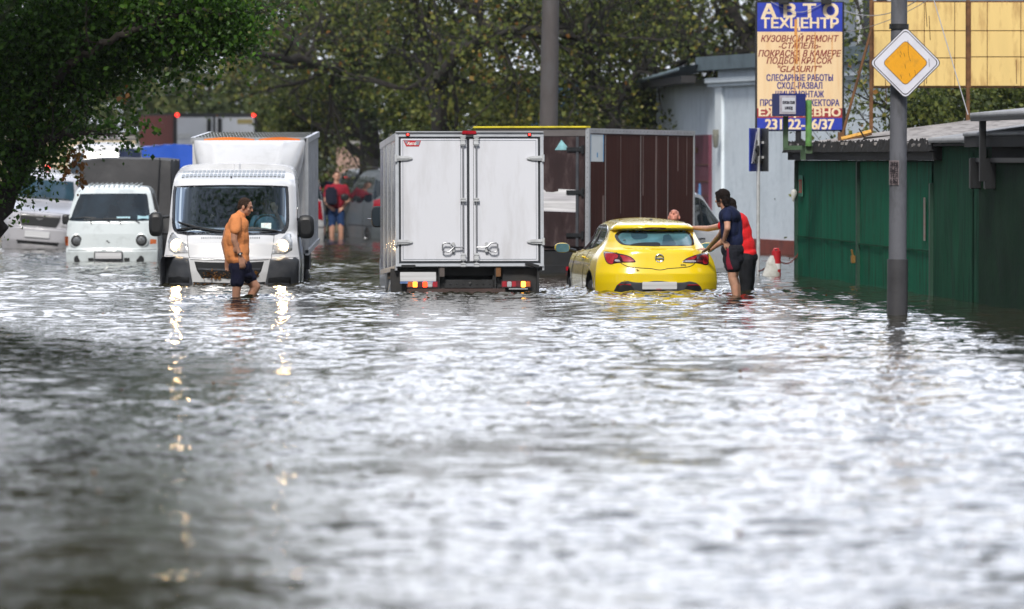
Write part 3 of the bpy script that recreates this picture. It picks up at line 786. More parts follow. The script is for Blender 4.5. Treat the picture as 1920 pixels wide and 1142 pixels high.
m_clear = mat('clear_lens', (.5, .5, .53), .12, .3, coat=.8, var=.3, scale=40)
m_onred = mat('lit_red_lamp', (.8, .02, .01), .3, emit=(1, .03, .02), estr=4)
m_onor = mat('lit_orange_lamp', (.8, .3, .05), .3, emit=(1, .22, .02), estr=3)
m_onbr = mat('lit_brake_lamp', (.8, .05, .02), .3, emit=(1, .06, .01), estr=2)
m_plate = mat('blank_plate', (.55, .56, .58), .4, var=.2, scale=2, stretch=(.2, 1, 9))
m_chassis = mat('chassis_black', (.012, .013, .015), .6, var=.3, scale=8, dirt=(.03, .026, .022), dirt_amt=.6)
m_seat = mat('seat_fabric', (.03, .033, .04), .9)

def glass_mat(name, tint=(.25, .32, .36), refl=.35, rough=.03, base=None):
    m, nt, N, L, b = _new(name)
    N.remove(b)
    tr = N.new('ShaderNodeBsdfTransparent'); tr.inputs[0].default_value = (*tint, 1)
    gl = N.new('ShaderNodeBsdfGlossy'); gl.inputs['Roughness'].default_value = rough; gl.inputs[0].default_value = (.8, .92, 1, 1)
    fr = N.new('ShaderNodeFresnel'); fr.inputs[0].default_value = 1.5
    tc = N.new('ShaderNodeTexCoord'); no = N.new('ShaderNodeTexNoise'); no.inputs['Scale'].default_value = 30; no.inputs['Detail'].default_value = 5
    L.new(tc.outputs['Object'], no.inputs['Vector'])
    mr = N.new('ShaderNodeMapRange'); mr.inputs['To Min'].default_value = refl * .8; mr.inputs['To Max'].default_value = refl * 1.2; L.new(no.outputs['Fac'], mr.inputs[0])
    ad = N.new('ShaderNodeMath'); ad.operation = 'ADD'; ad.use_clamp = True; L.new(fr.outputs[0], ad.inputs[0]); L.new(mr.outputs[0], ad.inputs[1])
    mx = N.new('ShaderNodeMixShader'); L.new(ad.outputs[0], mx.inputs[0]); L.new(tr.outputs[0], mx.inputs[1]); L.new(gl.outputs[0], mx.inputs[2])
    L.new(mx.outputs[0], N['Material Output'].inputs[0]); return m
g_wind = glass_mat('windscreen_glass', (.3, .42, .46), .03)
m_glass = mat('dark_car_glass', (.012, .02, .026), .04, 0, var=.2, scale=3, spec=.6)
m_glassb = mat('blueish_car_glass', (.07, .17, .21), .08, 0, var=.4, scale=4, spec=.7, bump=.05, bscale=60)

def wheel(parent, x, y, r=.33, w=.2, side=-1):
    cz = r
    t = MB().lathe([(r * .62, -w / 2), (r * .9, -w / 2), (r, -w * .35), (r, w * .35), (r * .9, w / 2), (r * .62, w / 2)], (x, y, cz), (1, 0, 0), 28).build('wheel', M_rubber, parent)
    sx = x + side * w * .5
    rm = MB().lathe([(r * .62, 0), (r * .6, -.02), (r * .2, -.03), (r * .1, .01)], (sx, y, cz), (side, 0, 0), 20)
    for k in range(5):
        a = k * 1.2566; rm.tube([(sx + side * .012, y, cz), (sx + side * .012, y + r * .6 * math.cos(a), cz + r * .6 * math.sin(a))], .03, 5)
    rm.build('rim', mat('wheel_rim', (.3, .31, .33), .35, .8), t)
    return t
def mirror_housing(name, parent, x, y, z, w, h, d, m, glass_front=False, n=3.2):
    vs = []; fs = []; K = 8; n_ = 24
    for i in range(K + 1):
        t = i / K; sc_ = (1 - (2 * t - 1) ** 4 * .35) if 0 < t < 1 else .6
        for k in range(n_):
            a = 6.283 * k / n_; c, s_ = math.cos(a), math.sin(a)
            vs.append((x + w / 2 * sc_ * math.copysign(abs(c) ** (2 / n), c), y - d / 2 + d * t, z + h / 2 * sc_ * math.copysign(abs(s_) ** (2 / n), s_)))
    for i in range(K):
        for k in range(n_): fs.append((i * n_ + k, i * n_ + (k + 1) % n_, (i + 1) * n_ + (k + 1) % n_, (i + 1) * n_ + k))
    fs.append(tuple(range(n_))); fs.append(tuple(range(K * n_, K * n_ + n_)))
    o = MB().add(vs, fs).build(name, m, parent, up=UP)
    if glass_front:
        MB().prism([(x + w * .44 * math.copysign(abs(math.cos(a)) ** .62, math.cos(a)), z + h * .44 * math.copysign(abs(math.sin(a)) ** .62, math.sin(a))) for a in np.linspace(0, 6.283, 25)[:-1]], y - d / 2 - .008, y - d / 2 + .01).build('mirror_glass', m_glassb if m is m_yellow else m_glass, o)
    return o

# ================================================================= white box truck seen from behind
T = thing('box_truck', 'white box truck seen from behind with closed double doors and lit tail lamps', 'truck', (at(880, 300, 80).x, 80, WD), rz=R(5.2), rx=R(-2.3))
def q8(px, py): return (px - 880) / 133.3, 1.9 - (py - HY) / 133.3
xl, zt = q8(743.5, 249); xr, zb = q8(1019, 500)
BL = 3.15
mb = MB()
mb.box(xl + .01, xr - .01, .05, BL, zb + .015, zt - .02)
mb.build('cargo_box', m_box, T, smooth=False, up=UP)
m_shine = mat('shiny_side_panel', (.62, .60, .58), .12, .75, var=.1, scale=2, bump=.6, bscale=3.5, stretch=(1, 2.6, .4), dirt=(.4, .36, .34), dirt_amt=.5)
for a_ in (xl - .012, xr - .008): MB().box(a_, a_ + .02, .06, BL, zb - .02, zt - .10).build('side_panel', m_shine, T, smooth=False, up=UP)
mb = MB()
for k in range(1, 4):
    y = BL * k / 4; mb.box(xl - .02, xl - .0125, y - .012, y + .012, zb, zt - .1)
mb.build('rib', m_alu, T, smooth=False, up=UP)
mb = MB()
mb.box(xl - .02, xl + .05, 0, BL, zt - .1, zt, .008).box(xr - .05, xr + .02, 0, BL, zt - .1, zt, .008).box(xl - .02, xl + .01, 0, BL, zb - .05, zb + .02).box(xr - .01, xr + .02, 0, BL, zb - .05, zb + .02)
mb.build('edge_rail', m_alu, T, smooth=False, up=UP)
# rear portal frame with rivets
fr = MB(); fw = .085
fr.box(xl - .012, xl + .034, -.03, .05, zb, zt, .006).box(xr - .034, xr + .012, -.03, .05, zb, zt, .006).box(xl + .034, xr - .034, -.03, .05, zt - .058, zt, .006).box(xl + .034, xr - .034, -.03, .05, zb, zb + .045, .006)
frame = fr.build('portal_frame', mat('painted_frame', (.52, .55, .60), .4, .2, var=.06, scale=8, dirt=(.35, .35, .38), dirt_amt=.4), T, up=UP)
mb = MB()
for i in range(26):
    z = zb + .06 + (zt - zb - .1) * i / 25
    for x in (xl + .012, xr - .012): mb.lathe([(.006, 0), (.005, .004), (.002, .006)], (x, -.03, z), (0, -1, 0), 6)
mb.build('rivets', M_metal, frame)
MB().box(xl - .012, xr + .012, -.06, .02, zt, zt + .022, .006).build('rain_rail', m_alu, T, smooth=False, up=UP)
# doors
xm = q8(878.5, 300)[0]; dz0, dz1 = q8(0, 490)[1], q8(0, 260)[1]; dzo = zt - .08
MB().box(xl + .034, xr - .034, -.012, .04, zb + .045, zt - .058).build('door_gasket', m_gask, T, smooth=False, up=UP)
doors = []
for (a, b_, nm) in ((q8(752, 0)[0], q8(868, 0)[0], 'L'), (q8(889, 0)[0], q8(1010, 0)[0], 'R')):
    d = MB().box(a, b_, -.028, -.005, dz0, dz1, .006).build('door', m_box, T, smooth=False, up=UP); doors.append(d)
    mb = MB(); ww = .014      # the pressed frame line round the panel
    i0, i1, j0, j1 = a + .025, b_ - .025, dz0 + .025, dz1 - .02
    mb.box(i0, i1, -.031, -.0285, j1 - .006, j1).box(i0, i1, -.031, -.0285, j0, j0 + .006).box(i0, i0 + .006, -.031, -.0285, j0 + .006, j1 - .006).box(i1 - .006, i1, -.031, -.0285, j0 + .006, j1 - .006)
    mb.build('panel_line', mat('panel_line_grey', (.16, .19, .25), .6), d, smooth=False)
for (a, b_) in ((q8(868.8, 0)[0], q8(876, 0)[0]), (q8(881, 0)[0], q8(888.2, 0)[0])):
    MB().box(a, b_, -.026, -.005, dz0, dz1, .004).build('door_edge', m_box, T, smooth=False, up=UP)
for i, (px, sg) in enumerate(((741, 1), (1021, -1))):
    for py in (296.5, 453.5 if sg > 0 else 453):
        x, z = q8(px, py); d = doors[i]
        poly = [(x, z - .035), (x + sg * .17, z - .03), (x + sg * .235, z - .012), (x + sg * .245, z), (x + sg * .235, z + .012), (x + sg * .17, z + .03), (x, z + .035)]
        h = MB().prism(poly, -.055, -.032).build('hinge', M_metal, d, smooth=False)
        MB().cyl((x + .01 * sg, -.05, z - .05), (x + .01 * sg, -.05, z + .05), .02, 10).box(min(x + sg * .02, x + sg * .2), max(x + sg * .02, x + sg * .2), -.068, -.0555, z - .012, z + .012, .004).build('hinge_pin', M_metal, h)
for i, (px, sg) in enumerate(((868.5, -1), (893.5, 1))):
    x, z0 = q8(px, 499); _, z1 = q8(px, 252)
    rod = MB().cyl((x, -.06, z0), (x, -.06, z1), .011, 10).build('lock_rod', mat('dull_zinc', (.3, .31, .33), .4, .7), doors[i])
    for py, hh in ((266, .055), (375, .03), (482, .055), (497, .03), (256, .02)):
        _, z = q8(0, py); mb = MB().box(x - .032, x + .032, -.078, -.03, z - hh, z + hh, .006)
        for e in (-hh * .55, hh * .55): mb.box(x - .04, x + .04, -.085, -.06, z + e - .008, z + e + .008, .003)
        mb.build('rod_bracket', M_metal, rod)
    # looped handle
    zc = q8(0, 464)[1]; e = sg
    pts = [(x, -.075, zc), (x + e * .09, -.085, zc + .0), (x + e * .14, -.09, zc + .004), (x + e * .2, -.09, zc + .06), (x + e * .27, -.09, zc + .062), (x + e * .295, -.09, zc + .04), (x + e * .295, -.09, zc - .04), (x + e * .27, -.09, zc - .062), (x + e * .2, -.09, zc - .06), (x + e * .14, -.09, zc - .004)]
    MB().tube(pts, .011, 8).build('door_handle', mat('dull_zinc', (.3, .31, .33), .4, .7), doors[i])
    MB().box(x + e * .14 - .02, x + e * .14 + .02, -.08, -.03, zc - .07, zc + .075, .008).build('handle_catch', M_metal, doors[i])
for px in (765, 994):
    x, z = q8(px, 252.3); MB().lathe([(.032, 0), (.03, .012), (.012, .02)], (x, -.031, z), (0, -1, 0), 12).xf(Matrix.Translation((x, 0, 0)) @ Matrix.Diagonal((1.5, 1, .7, 1)) @ Matrix.Translation((-x, 0, 0)) if False else Matrix.Identity(4)).build('marker_lamp', m_dredl, T, up=UP)
    MB().lathe([(.016, 0), (.014, .006)], (x, -.051, z), (0, -1, 0), 10).build('lit_bulb', m_onred, T, up=UP)
x0, z0 = q8(866.5, 252.5); x1, z1 = q8(893.5, 245.5); MB().box(x0, x1, -.1, .0, z0, z1, .01).build('top_brake_lamp', m_redl, T, up=UP)
# trapezoid maker's badge
st = MB().prism([q8(757, 263.5), q8(790, 263.5), q8(786, 274.5), q8(762, 274.5)], -.0315, -.0285).build('badge', mat('badge_red', (.5, .02, .03), .4, var=.1), T, smooth=False, up=UP)
MB().prism([q8(758.7, 264.6), q8(765.5, 264.6), q8(762.5, 270)], -.033, -.0316).build('badge_field', mat('badge_grey', (.25, .28, .33), .4), st, smooth=False)
MB().prism([q8(780, 264.6), q8(788.3, 264.6), q8(785.5, 272), q8(778, 272)], -.033, -.0316).build('badge_field', mat('badge_grey', (.25, .28, .33), .4), st, smooth=False)
tx = text_mesh('Авто', .06, M_white, 'badge_lettering', T, (q8(772, 0)[0], -.034, q8(0, 269)[1]), bold=.002, shear=.3, width=.13, up=UP)
# chassis
zc0 = q8(0, 500)[1]
mb = MB().box(xl + .08, xr - .08, .25, BL - .1, zc0 - .12, zc0 - .005); mb.build('subframe', m_chassis, T, smooth=False, up=UP)
mb = MB().box(-.42, -.34, .1, 5, -.2, zc0 - .125).box(.34, .42, .1, 5, -.2, zc0 - .125); mb.build('chassis_rail', m_chassis, T, smooth=False, up=UP)
x0, z0 = q8(763, 552); x1, z1 = q8(945, 541)
MB().box(x0, x1 + .02, -.02, .08, z0 - .05, z1, .008).build('bumper_bar', mat('rust_brown_beam', (.05, .028, .024), .6, var=.3, scale=6), T, up=UP)
x0, z0 = q8(825, 540); x1, z1 = q8(941, 524)
cm = MB().box(x0, x1, .10, .16, z0, z1, .005)
for k in range(9): cm.lathe([(.012 if k != 4 else .03, 0), (.01, .01)], (x0 + .06 + k * (x1 - x0 - .12) / 8, .10, (z0 + z1) / 2), (0, -1, 0), 8)
cm.build('crossmember', m_chassis, T, up=UP)
for px in (829, 935):
    x, z = q8(px, 519); MB().box(x - .035, x + .035, -.005, .06, z, zc0 + .0, .004).build('hanger_bracket', M_rust if px > 900 else mat('grey_brown_steel', (.09, .075, .07), .6), T, up=UP)
    MB().box(x - .05, x - .035, .0, .05, z - .22, zc0).build('hanger_strut', m_chassis, T, smooth=False, up=UP)
for (a, b_) in ((733, 822), (944, 1010)):
    x0, z0 = q8(a, 549); x1, z1 = q8(b_, 503); MB().box(x0, x1, .10, .13, z0, z1, .004).build('mud_flap', m_chassis, T, up=UP)
x, z = q8(752, 499); MB().box(x, x + .2, -.06, -.02, z - .02, z + .02, .006).build('rubber_buffer', M_dark, T, up=UP)
MB().obox((q8(998, 0)[0], -.04, q8(0, 497)[1]), (.2, .04, .045), (0, R(14), 0), .006).build('rubber_buffer', M_dark, T, up=UP)
# plate
x0, z0 = q8(750, 527.5); x1, z1 = q8(817.5, 510)
pl = MB().box(x0, x1, -.02, .0, z0, z1, .004).build('number_plate', m_plate, T, smooth=False, up=UP)
MB().box(x0, x1, -.018, -.002, z0 - .03, z0 - .0).build('plate_strip', mat('plate_blue_strip', (.12, .2, .42), .4, var=.4, scale=12), pl, smooth=False)
def tail(px0, px1, order, hot):
    x0, z0 = q8(px0, 538.5); x1, z1 = q8(px1, 527.8); n = len(order)
    b_ = MB().box(x0 - .01, x1 + .01, -.005, .05, z0 - .01, z1 + .01, .005).build('tail_lamp', m_dredl, T, up=UP)
    for i, mm in enumerate(order):
        a = x0 + (x1 - x0) * i / n; MB().box(a + .002, a + (x1 - x0) / n - .002, -.03, -.006, z0, z1, .008).build('lens', mm, b_)
tail(764, 820, [m_orl, m_onor, m_dredl, m_onbr, m_clear, m_redl], 1)
tail(942, 995, [m_redl, m_clear, m_redl, m_dredl, mat('lit_amber_lamp', (.9, .5, .1), .3, emit=(1, .42, .03), estr=4.5), m_orl], 4)
x0, z0 = q8(954, 543); x1, z1 = q8(990, 540.6); MB().box(x0, x1, -.05, -.035, z0, z1, .003).build('lamp_strip', M_chrome, T, up=UP)
x0, z0 = q8(985, 553); x1, z1 = q8(1012, 550.5); MB().box(x0, x1, -.02, .2, z0, z1, .004).build('guard_lip', M_metal, T, up=UP)
MB().box(q8(1008, 0)[0], q8(1012, 0)[0], .0, .5, q8(0, 552)[1], zc0 - .03).build('side_guard', m_chassis, T, smooth=False, up=UP)
for x in (-.72, .72):
    wheel(T, x, .95, .34, .24, 1 if x > 0 else -1)
    wheel(T, x, 4.3, .34, .2, 1 if x > 0 else -1)
# the cab, nearly hidden ahead of the box
cs_ = MB().box(-.95, .95, 3.35, 4.6, -.2, 1.35, .15); cs_.box(-.92, .92, 4.5, 5.2, -.2, .75, .15)
cs_.build('cab', m_vsilver, T, up=UP)
# rounded silver fender showing at the left under the box
MB().lathe([(.36, 0), (.36, .22), (.30, .24)], (-1.06, .95, -.16), (1, 0, 0), 24).build('wheel_guard', m_vsilver, T, up=UP)
mirror_housing('side_mirror', T, q8(698, 0)[0] + .29 + .08, 4.3, q8(0, 433)[1] + .33, .2, .32, .1, M_dark, True)
MB().tube([(-.9, 4.3, 1.16), (-1.15, 4.3, 1.17)], .012, 6).build('mirror_arm', M_chrome, T, up=UP)

# ================================================================= yellow hatchback
YD = 81.
Yc = thing('hatchback_car', 'bright yellow hatchback stranded in the flood, seen from behind', 'car', (at(1237, 300, YD).x, YD, WD), rz=R(6))
ys_ = FPX / YD
prof = [(-.5, .2), (-.2, .08), (0, .02), (.12, .0), (.25, .0), (.33, .035), (.45, .07), (.54, .09), (.585, .11), (.61, .19), (.64, .24), (.86, .60), (.872, .47), (.90, .44), (.94, .47), (.965, .7), (.99, 1.1), (1.02, 1.7), (1.04, 2.2)]
cor = [(-.5, .35), (.3, .38), (.55, .42), (.7, .38), (.86, .28), (.95, .25), (1.04, .1)]
def ydepth(x, z, W_): return interp(prof, z) + interp(cor, z) * min(1.1, abs(x) / W_) ** 4
half = [(0, -.45), (.55, -.45), (.80, -.40), (.855, -.15), (.875, .06), (.872, .24), (.845, .40), (.80, .50), (.73, .60), (.665, .70), (.625, .80), (.59, .88), (.53, .945), (.42, .99), (.22, 1.02), (0, 1.03)]
ysh = Shell(half, ydepth, 4.35, [(0, 1), (2.3, 1), (2.7, .86), (3.1, .42), (3.3, .26), (4.0, .1), (4.35, -.3)], .50, [(0, 1), (.5, 1.01), (.9, 1.05), (2.4, 1.05), (3.5, 1.05), (4.1, .95), (4.35, .8)], K=46, N=130, M=60, cz=.3)
def yl_(px, py, yd=None):
    x = (px - 1237) / ys_; z = 1.9 - (py - HY) / ys_
    for _ in range(3):
        y = yd if yd is not None else ydepth(x, z, ysh.W(z)); x = ((px - 1237) / ys_) * (YD + y) / YD + y * math.sin(R(6)); z = 1.9 - (py - HY) / ys_ * (YD + y) / YD
    return x, z
def y5(cx, cy): return yl_(1120 + cx / 7.139, 400 + cy / 7.139)
def y5s(pts): return [y5(*p) for p in pts]
WA = [(.92, -.10), (3.45, -.10)]
ysh.cut(lambda c, f: abs(c.x) > .55 and any(math.hypot(c.y - wy, c.z - wz) < .39 for wy, wz in WA))
win = y5s([(245, 300), (330, 238), (600, 232), (900, 238), (1205, 236), (1290, 310), (1315, 385), (1290, 430), (1100, 438), (700, 438), (400, 428), (300, 395)])
bs = ysh.patch(win, .002, .01)
ysh.build('body', m_yellow, Yc, UP)
for wy, wz in WA:
    mb = MB()
    for sg in (-1, 1):
        pts = [(sg * .5, wy, wz), (sg * .9, wy, wz)]
        n = 28; vs = []; fs = []
        for q in range(2):
            for k in range(n): vs.append((sg * (.45 if q == 0 else .895), wy + .395 * math.cos(6.283 * k / n), wz + .395 * math.sin(6.283 * k / n)))
        for k in range(n): fs.append((k, (k + 1) % n, n + (k + 1) % n, n + k))
        fs.append(tuple(range(n))); MB().add(vs, fs).build('arch_liner', M_dark, Yc, up=UP)
    for sg in (-1, 1): wheel(Yc, sg * .80, wy, .325, .2, sg)
gl = bs.build('rear_window', m_glassb, Yc, up=UP)
gi = y5s([(245, 300), (330, 238), (600, 232), (900, 238), (1205, 236), (1290, 310), (1315, 385), (1290, 430), (1100, 438), (700, 438), (400, 428), (300, 395)])
cxw = sum(p[0] for p in gi) / len(gi); czw = sum(p[1] for p in gi) / len(gi)
outer = smooth_path(gi, 90, True); inner = np.array([[cxw + (p[0] - cxw) * .93, czw + (p[1] - czw) * .84 - .002] for p in outer])
vs = []; fs = []
for p in outer: h = ysh.hit(float(p[0]), float(p[1]), 'y'); vs.append((p[0], h[0].y - .005 if h else .3, p[1]))
for p in inner: h = ysh.hit(float(p[0]), float(p[1]), 'y'); vs.append((p[0], h[0].y - .005 if h else .3, p[1]))
for k in range(90): fs.append((k, (k + 1) % 90, 90 + (k + 1) % 90, 90 + k))
MB().add(vs, fs).build('window_border', mat('black_glass_border', (.006, .006, .008), .1, coat=.5), gl)
# headrests and seats glimpsed as shapes in the glass
for a in ([(905, 290), (980, 285), (1010, 330), (1060, 420), (890, 420), (890, 340)], [(470, 262), (660, 260), (668, 330), (500, 345)]):
    ysh.patch(y5s(a), .0035, .001).build('seat_outline', mat('seat_behind_glass', (.03, .07, .10), .15, var=.2), gl)
wp = [(455, 415), (560, 395), (700, 388), (830, 392), (832, 436), (640, 434), (470, 428)]
ysh.patch(y5s(wp), .012, .01, bulge=.012).build('rear_wiper', M_dark, Yc, up=UP)
# tail lamps
def lamp(outl, inner_parts, side):
    o = ysh.patch(y5s(outl), .004, .02, step=.02, bulge=.014).build('tail_lamp', mat('smoked_lens', (.035, .008, .014), .12, coat=.9), Yc, up=UP)
    for pts, mm in inner_parts: ysh.patch(y5s(pts), .0215, .004, step=.02).build('lens', mm, o)
lamp([(92, 512), (180, 515), (280, 532), (400, 560), (470, 595), (512, 650), (420, 655), (330, 660), (250, 668), (170, 680), (125, 655), (98, 590)],
     [([(105, 540), (180, 530), (270, 552), (262, 598), (225, 610), (205, 670), (160, 668), (125, 640)], m_redl), ([(305, 555), (400, 575), (465, 610), (488, 640), (400, 645), (345, 640), (330, 600)], m_redl),
      ([(235, 618), (285, 618), (300, 642), (240, 640)], m_clear), ([(100, 514), (170, 520), (200, 532), (110, 528)], m_clear)], -1)
lamp([(1500, 530), (1430, 532), (1340, 552), (1240, 585), (1180, 615), (1145, 655), (1250, 660), (1330, 668), (1400, 680), (1460, 695), (1500, 680), (1508, 600)],
     [([(1490, 550), (1400, 562), (1385, 590), (1418, 610), (1425, 665), (1465, 680), (1495, 655)], m_redl), ([(1340, 565), (1245, 597), (1200, 622), (1260, 618), (1310, 610)], m_redl),
      ([(1180, 632), (1290, 625), (1330, 640), (1300, 655), (1180, 650)], m_clear), ([(1345, 625), (1395, 618), (1412, 650), (1350, 655)], m_dredl)], 1)
for pts in ([(300, 650), (340, 680), (420, 715), (560, 730), (720, 740), (780, 752), (840, 758), (900, 752), (950, 740), (1120, 728), (1230, 715), (1290, 690), (1320, 660)], [(255, 520), (290, 570), (330, 640)], [(1330, 560), (1335, 600), (1320, 655)]):
    ysh.line(y5s(pts), .0055, off=.001, n=60).build('panel_gap', M_dark, Yc, up=UP)
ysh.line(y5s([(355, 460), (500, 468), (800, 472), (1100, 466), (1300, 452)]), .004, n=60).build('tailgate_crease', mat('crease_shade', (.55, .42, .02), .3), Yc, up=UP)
# emblem: plain ring with a jagged bar
ex, ez = y5(833, 600); eh = ysh.hit(ex, ez, 'y')[0]
em = MB().tube([(ex + .058 * math.cos(a), eh.y - .012, ez + .055 * math.sin(a)) for a in np.linspace(0, 6.283, 33)], .009, 8, False).build('emblem', M_chrome, Yc, up=UP)
MB().prism([(ex - .066, ez + .004), (ex + .01, ez + .008), (ex - .012, ez + .018), (ex + .066, ez - .004), (ex - .01, ez - .008), (ex + .012, ez - .018)], eh.y - .022, eh.y - .01).build('emblem_bar', M_chrome, em, smooth=False)
bx, bz = y5(1155, 690); bh = ysh.hit(bx, bz, 'y')[0]
text_mesh('GTC', .035, M_chrome, 'model_lettering', Yc, (bx, bh.y - .012, bz), width=.075, bold=.001, up=UP)
# high brake lamp, washer nozzle
ysh.patch(y5s([(645, 200), (665, 190), (780, 186), (915, 192), (932, 203), (915, 212), (780, 209), (660, 210)]), .004, .01, bulge=.006).build('high_brake_lamp', m_dredl, Yc, up=UP)
nx_, nz_ = y5(610, 206); nh = ysh.hit(nx_, nz_, 'y')[0]; MB().cyl((nx_, nh.y + .01, nz_), (nx_, nh.y - .008, nz_), .008, 8).build('washer_jet', M_dark, Yc, up=UP)
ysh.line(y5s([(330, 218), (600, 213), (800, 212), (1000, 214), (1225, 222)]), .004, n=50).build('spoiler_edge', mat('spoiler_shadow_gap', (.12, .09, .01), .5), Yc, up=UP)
# antenna, roof strips
ax_, az_ = yl_(1225, 420, 1.3)
ah = ysh.hit(ax_ - 0, 1.3, 'z')[0]
MB().lathe([(.03, -.01), (.022, .012), (.006, .018)], tuple(ah), (0, 0, 1), 12).tube([ah + Vector((0, 0, .01)), ah + Vector((0, -.03, .07))], .003, 5).build('antenna', M_dark, Yc, up=UP)
for sg in (-1, 1):
    ysh.line([(sg * .50, .62), (sg * .48, .9), (sg * .455, 1.4), (sg * .44, 2.1)], .005, 'z', 30).build('roof_strip', mat('grey_seal', (.2, .19, .17), .5), Yc, up=UP)
# bumper insert with plate, fog strips
ins = y5s([(215, 1045), (260, 960), (320, 915), (400, 905), (800, 905), (1250, 912), (1330, 930), (1390, 980), (1422, 1045), (1422, 1110), (215, 1110)])
oi = ysh.patch(ins, .003, .02, curve=False).build('bumper_insert', m_bump, Yc, up=UP)
for pts in ([(225, 1042), (265, 965), (300, 940), (445, 955), (480, 1000), (510, 1060), (510, 1100), (225, 1100)], [(1412, 1042), (1375, 975), (1340, 950), (1205, 962), (1180, 1000), (1155, 1060), (1155, 1100), (1412, 1100)]):
    ysh.patch(y5s(pts), .006, .002, curve=False).build('vent_recess', M_dark, oi)
for pts in ([(280, 945), (440, 945), (455, 962), (275, 962)], [(1220, 952), (1360, 952), (1380, 972), (1205, 970)]):
    ysh.patch(y5s(pts), .010, .004, curve=False).build('reflector', m_redl, oi)
p0 = y5(598, 1022); p1 = y5(1068, 918); ph = ysh.hit((p0[0] + p1[0]) / 2, (p0[1] + p1[1]) / 2, 'y')[0]
pl = MB().box(p0[0], p1[0], ph.y - .03, ph.y - .005, p0[1], p1[1], .008).build('number_plate', m_plate, Yc, up=UP)
MB().box((p0[0] + p1[0]) / 2 - .05, (p0[0] + p1[0]) / 2 + .02, ph.y - .033, ph.y - .0305, p0[1] + .004, p0[1] + .014).build('plate_mark', mat('faint_red', (.5, .15, .18), .5), pl, smooth=False)
# side glass, door lines and mirrors
for ax, sg in (('x-', -1), ('x+', 1)):
    g = ysh.patch([(1.02, .74), (1.12, .86), (1.45, .915), (2.0, .93), (2.45, .89), (2.85, .74), (3.05, .60), (2.6, .56), (1.9, .575), (1.3, .63)], .004, .01, ax).build('side_window', m_glass, Yc, up=UP)
    ysh.patch([(1.80, .60), (1.86, .60), (1.92, .915), (1.86, .915)], .007, .002, ax, curve=False).build('window_divider', M_dark, g)
    ysh.line([(1.02, .74), (1.12, .86), (1.45, .915), (2.0, .93), (2.45, .89), (2.85, .74)], .007, ax).build('window_trim', M_chrome, Yc, up=UP)
    ysh.line([(1.72, .56), (1.66, .3), (1.70, -.1), (1.8, -.3)], .005, ax).build('door_gap', M_dark, Yc, up=UP)
    ysh.line([(2.95, .56), (3.0, .3), (3.0, -.2)], .005, ax).build('door_gap', M_dark, Yc, up=UP)
    hp = ysh.hit(1.86, .46, ax)[0]
    MB().tube([(hp.x + sg * .005, 1.78, .455), (hp.x + sg * .035, 1.82, .462), (hp.x + sg * .035, 1.96, .466), (hp.x + sg * .005, 2.0, .46)], .016, 8).build('door_handle', m_yellow, Yc, up=UP)
    ysh.line([(.9, .33), (1.6, .36), (2.6, .36), (3.2, .32)], .004, ax).build('side_crease', m_yellow, Yc, up=UP)
mx0 = (at(1088, 465, YD + 2.75).x - Yc.location.x) + .29 + .06
mo = mirror_housing('wing_mirror', Yc, -1.085, 2.75, .58, .225, .145, .12, m_yellow, True, 2.4)
MB().tube([(-.98, 2.75, .55), (-.88, 2.78, .53)], .03, 8).build('mirror_foot', M_dark, Yc, up=UP)
mirror_housing('wing_mirror', Yc, 1.07, 2.75, .58, .225, .145, .12, m_yellow, True, 2.4)
# wet leaves stuck to the car
for (cx, cy) in ((350, 905), (945, 1025), (520, 735), (352, 350)):
    p = y5(cx, cy); h = ysh.hit(p[0], p[1], 'y')[0]
    leaves('stuck_leaf', np.array([[p[0] + dx, h.y - .03, p[1] + dz] for dx, dz in ((0, 0), (.015, -.01), (-.012, .008))]), .05, LM_dead, Yc, 3).location.z = UP

# ================================================================= white cab truck coming towards us
JD = 85.
Jt = thing('cab_truck', 'white cab truck with lit headlamps and tall box body facing the camera', 'truck', (at(432, 300, JD).x, JD, WD))
js = FPX / JD
jprof = [(-.5, .14), (-.1, .04), (.2, 0), (.39, .0), (.42, .035), (.62, .10), (.70, .2), (.765, .33), (.785, .40), (1.49, .95), (1.56, 1.08), (1.66, 1.45), (1.74, 2.1)]
jcor = [(-.5, .32), (.4, .34), (.8, .3), (1.5, .22), (1.74, .1)]
def jdepth(x, z, W_): return interp(jprof, z) + interp(jcor, z) * min(1.1, abs(x) / W_) ** interp([(.72, 4), (.9, 9), (1.74, 9)], z)
jh = [(0, -.45), (.85, -.45), (.99, -.35), (1.01, 0), (1.02, .25), (1.015, .40), (.985, .62), (.965, .85), (.955, 1.12), (.94, 1.35), (.925, 1.5), (.895, 1.62), (.82, 1.69), (.6, 1.72), (0, 1.735)]
jsh = Shell(jh, jdepth, 2.25, [(0, 1), (1.1, 1), (2.25, 1.05)], 0., K=52, N=140, M=30, cz=.6)
def j2(cx, cy):
    px = 260 + cx / 3.1716; py = 220 + cy / 3.1716; x = (px - 432) / js; z = 1.9 - (py - HY) / js
    for _ in range(3):
        y = jdepth(x, z, jsh.W(z)); x = (px - 432) / js * (JD + y) / JD + Jt.location.x * y / JD; z = 1.9 - (py - HY) / js * (JD + y) / JD
    return x, z
def j2s(p): return [j2(*q) for q in p]
wpoly = j2s([(208, 420), (240, 408), (547, 402), (860, 408), (888, 425), (894, 530), (893, 640), (868, 684), (800, 694), (547, 697), (290, 694), (228, 688), (200, 650), (200, 530)])
wp_s = [tuple(p) for p in smooth_path(wpoly, 110, True)]
cxw = sum(p[0] for p in wp_s) / 110; czw = sum(p[1] for p in wp_s) / 110
wsh = [(cxw + (p[0] - cxw) * .975, czw + (p[1] - czw) * .965) for p in wp_s]
glb = jsh.patch(wpoly, -.004, .003, step=.05)
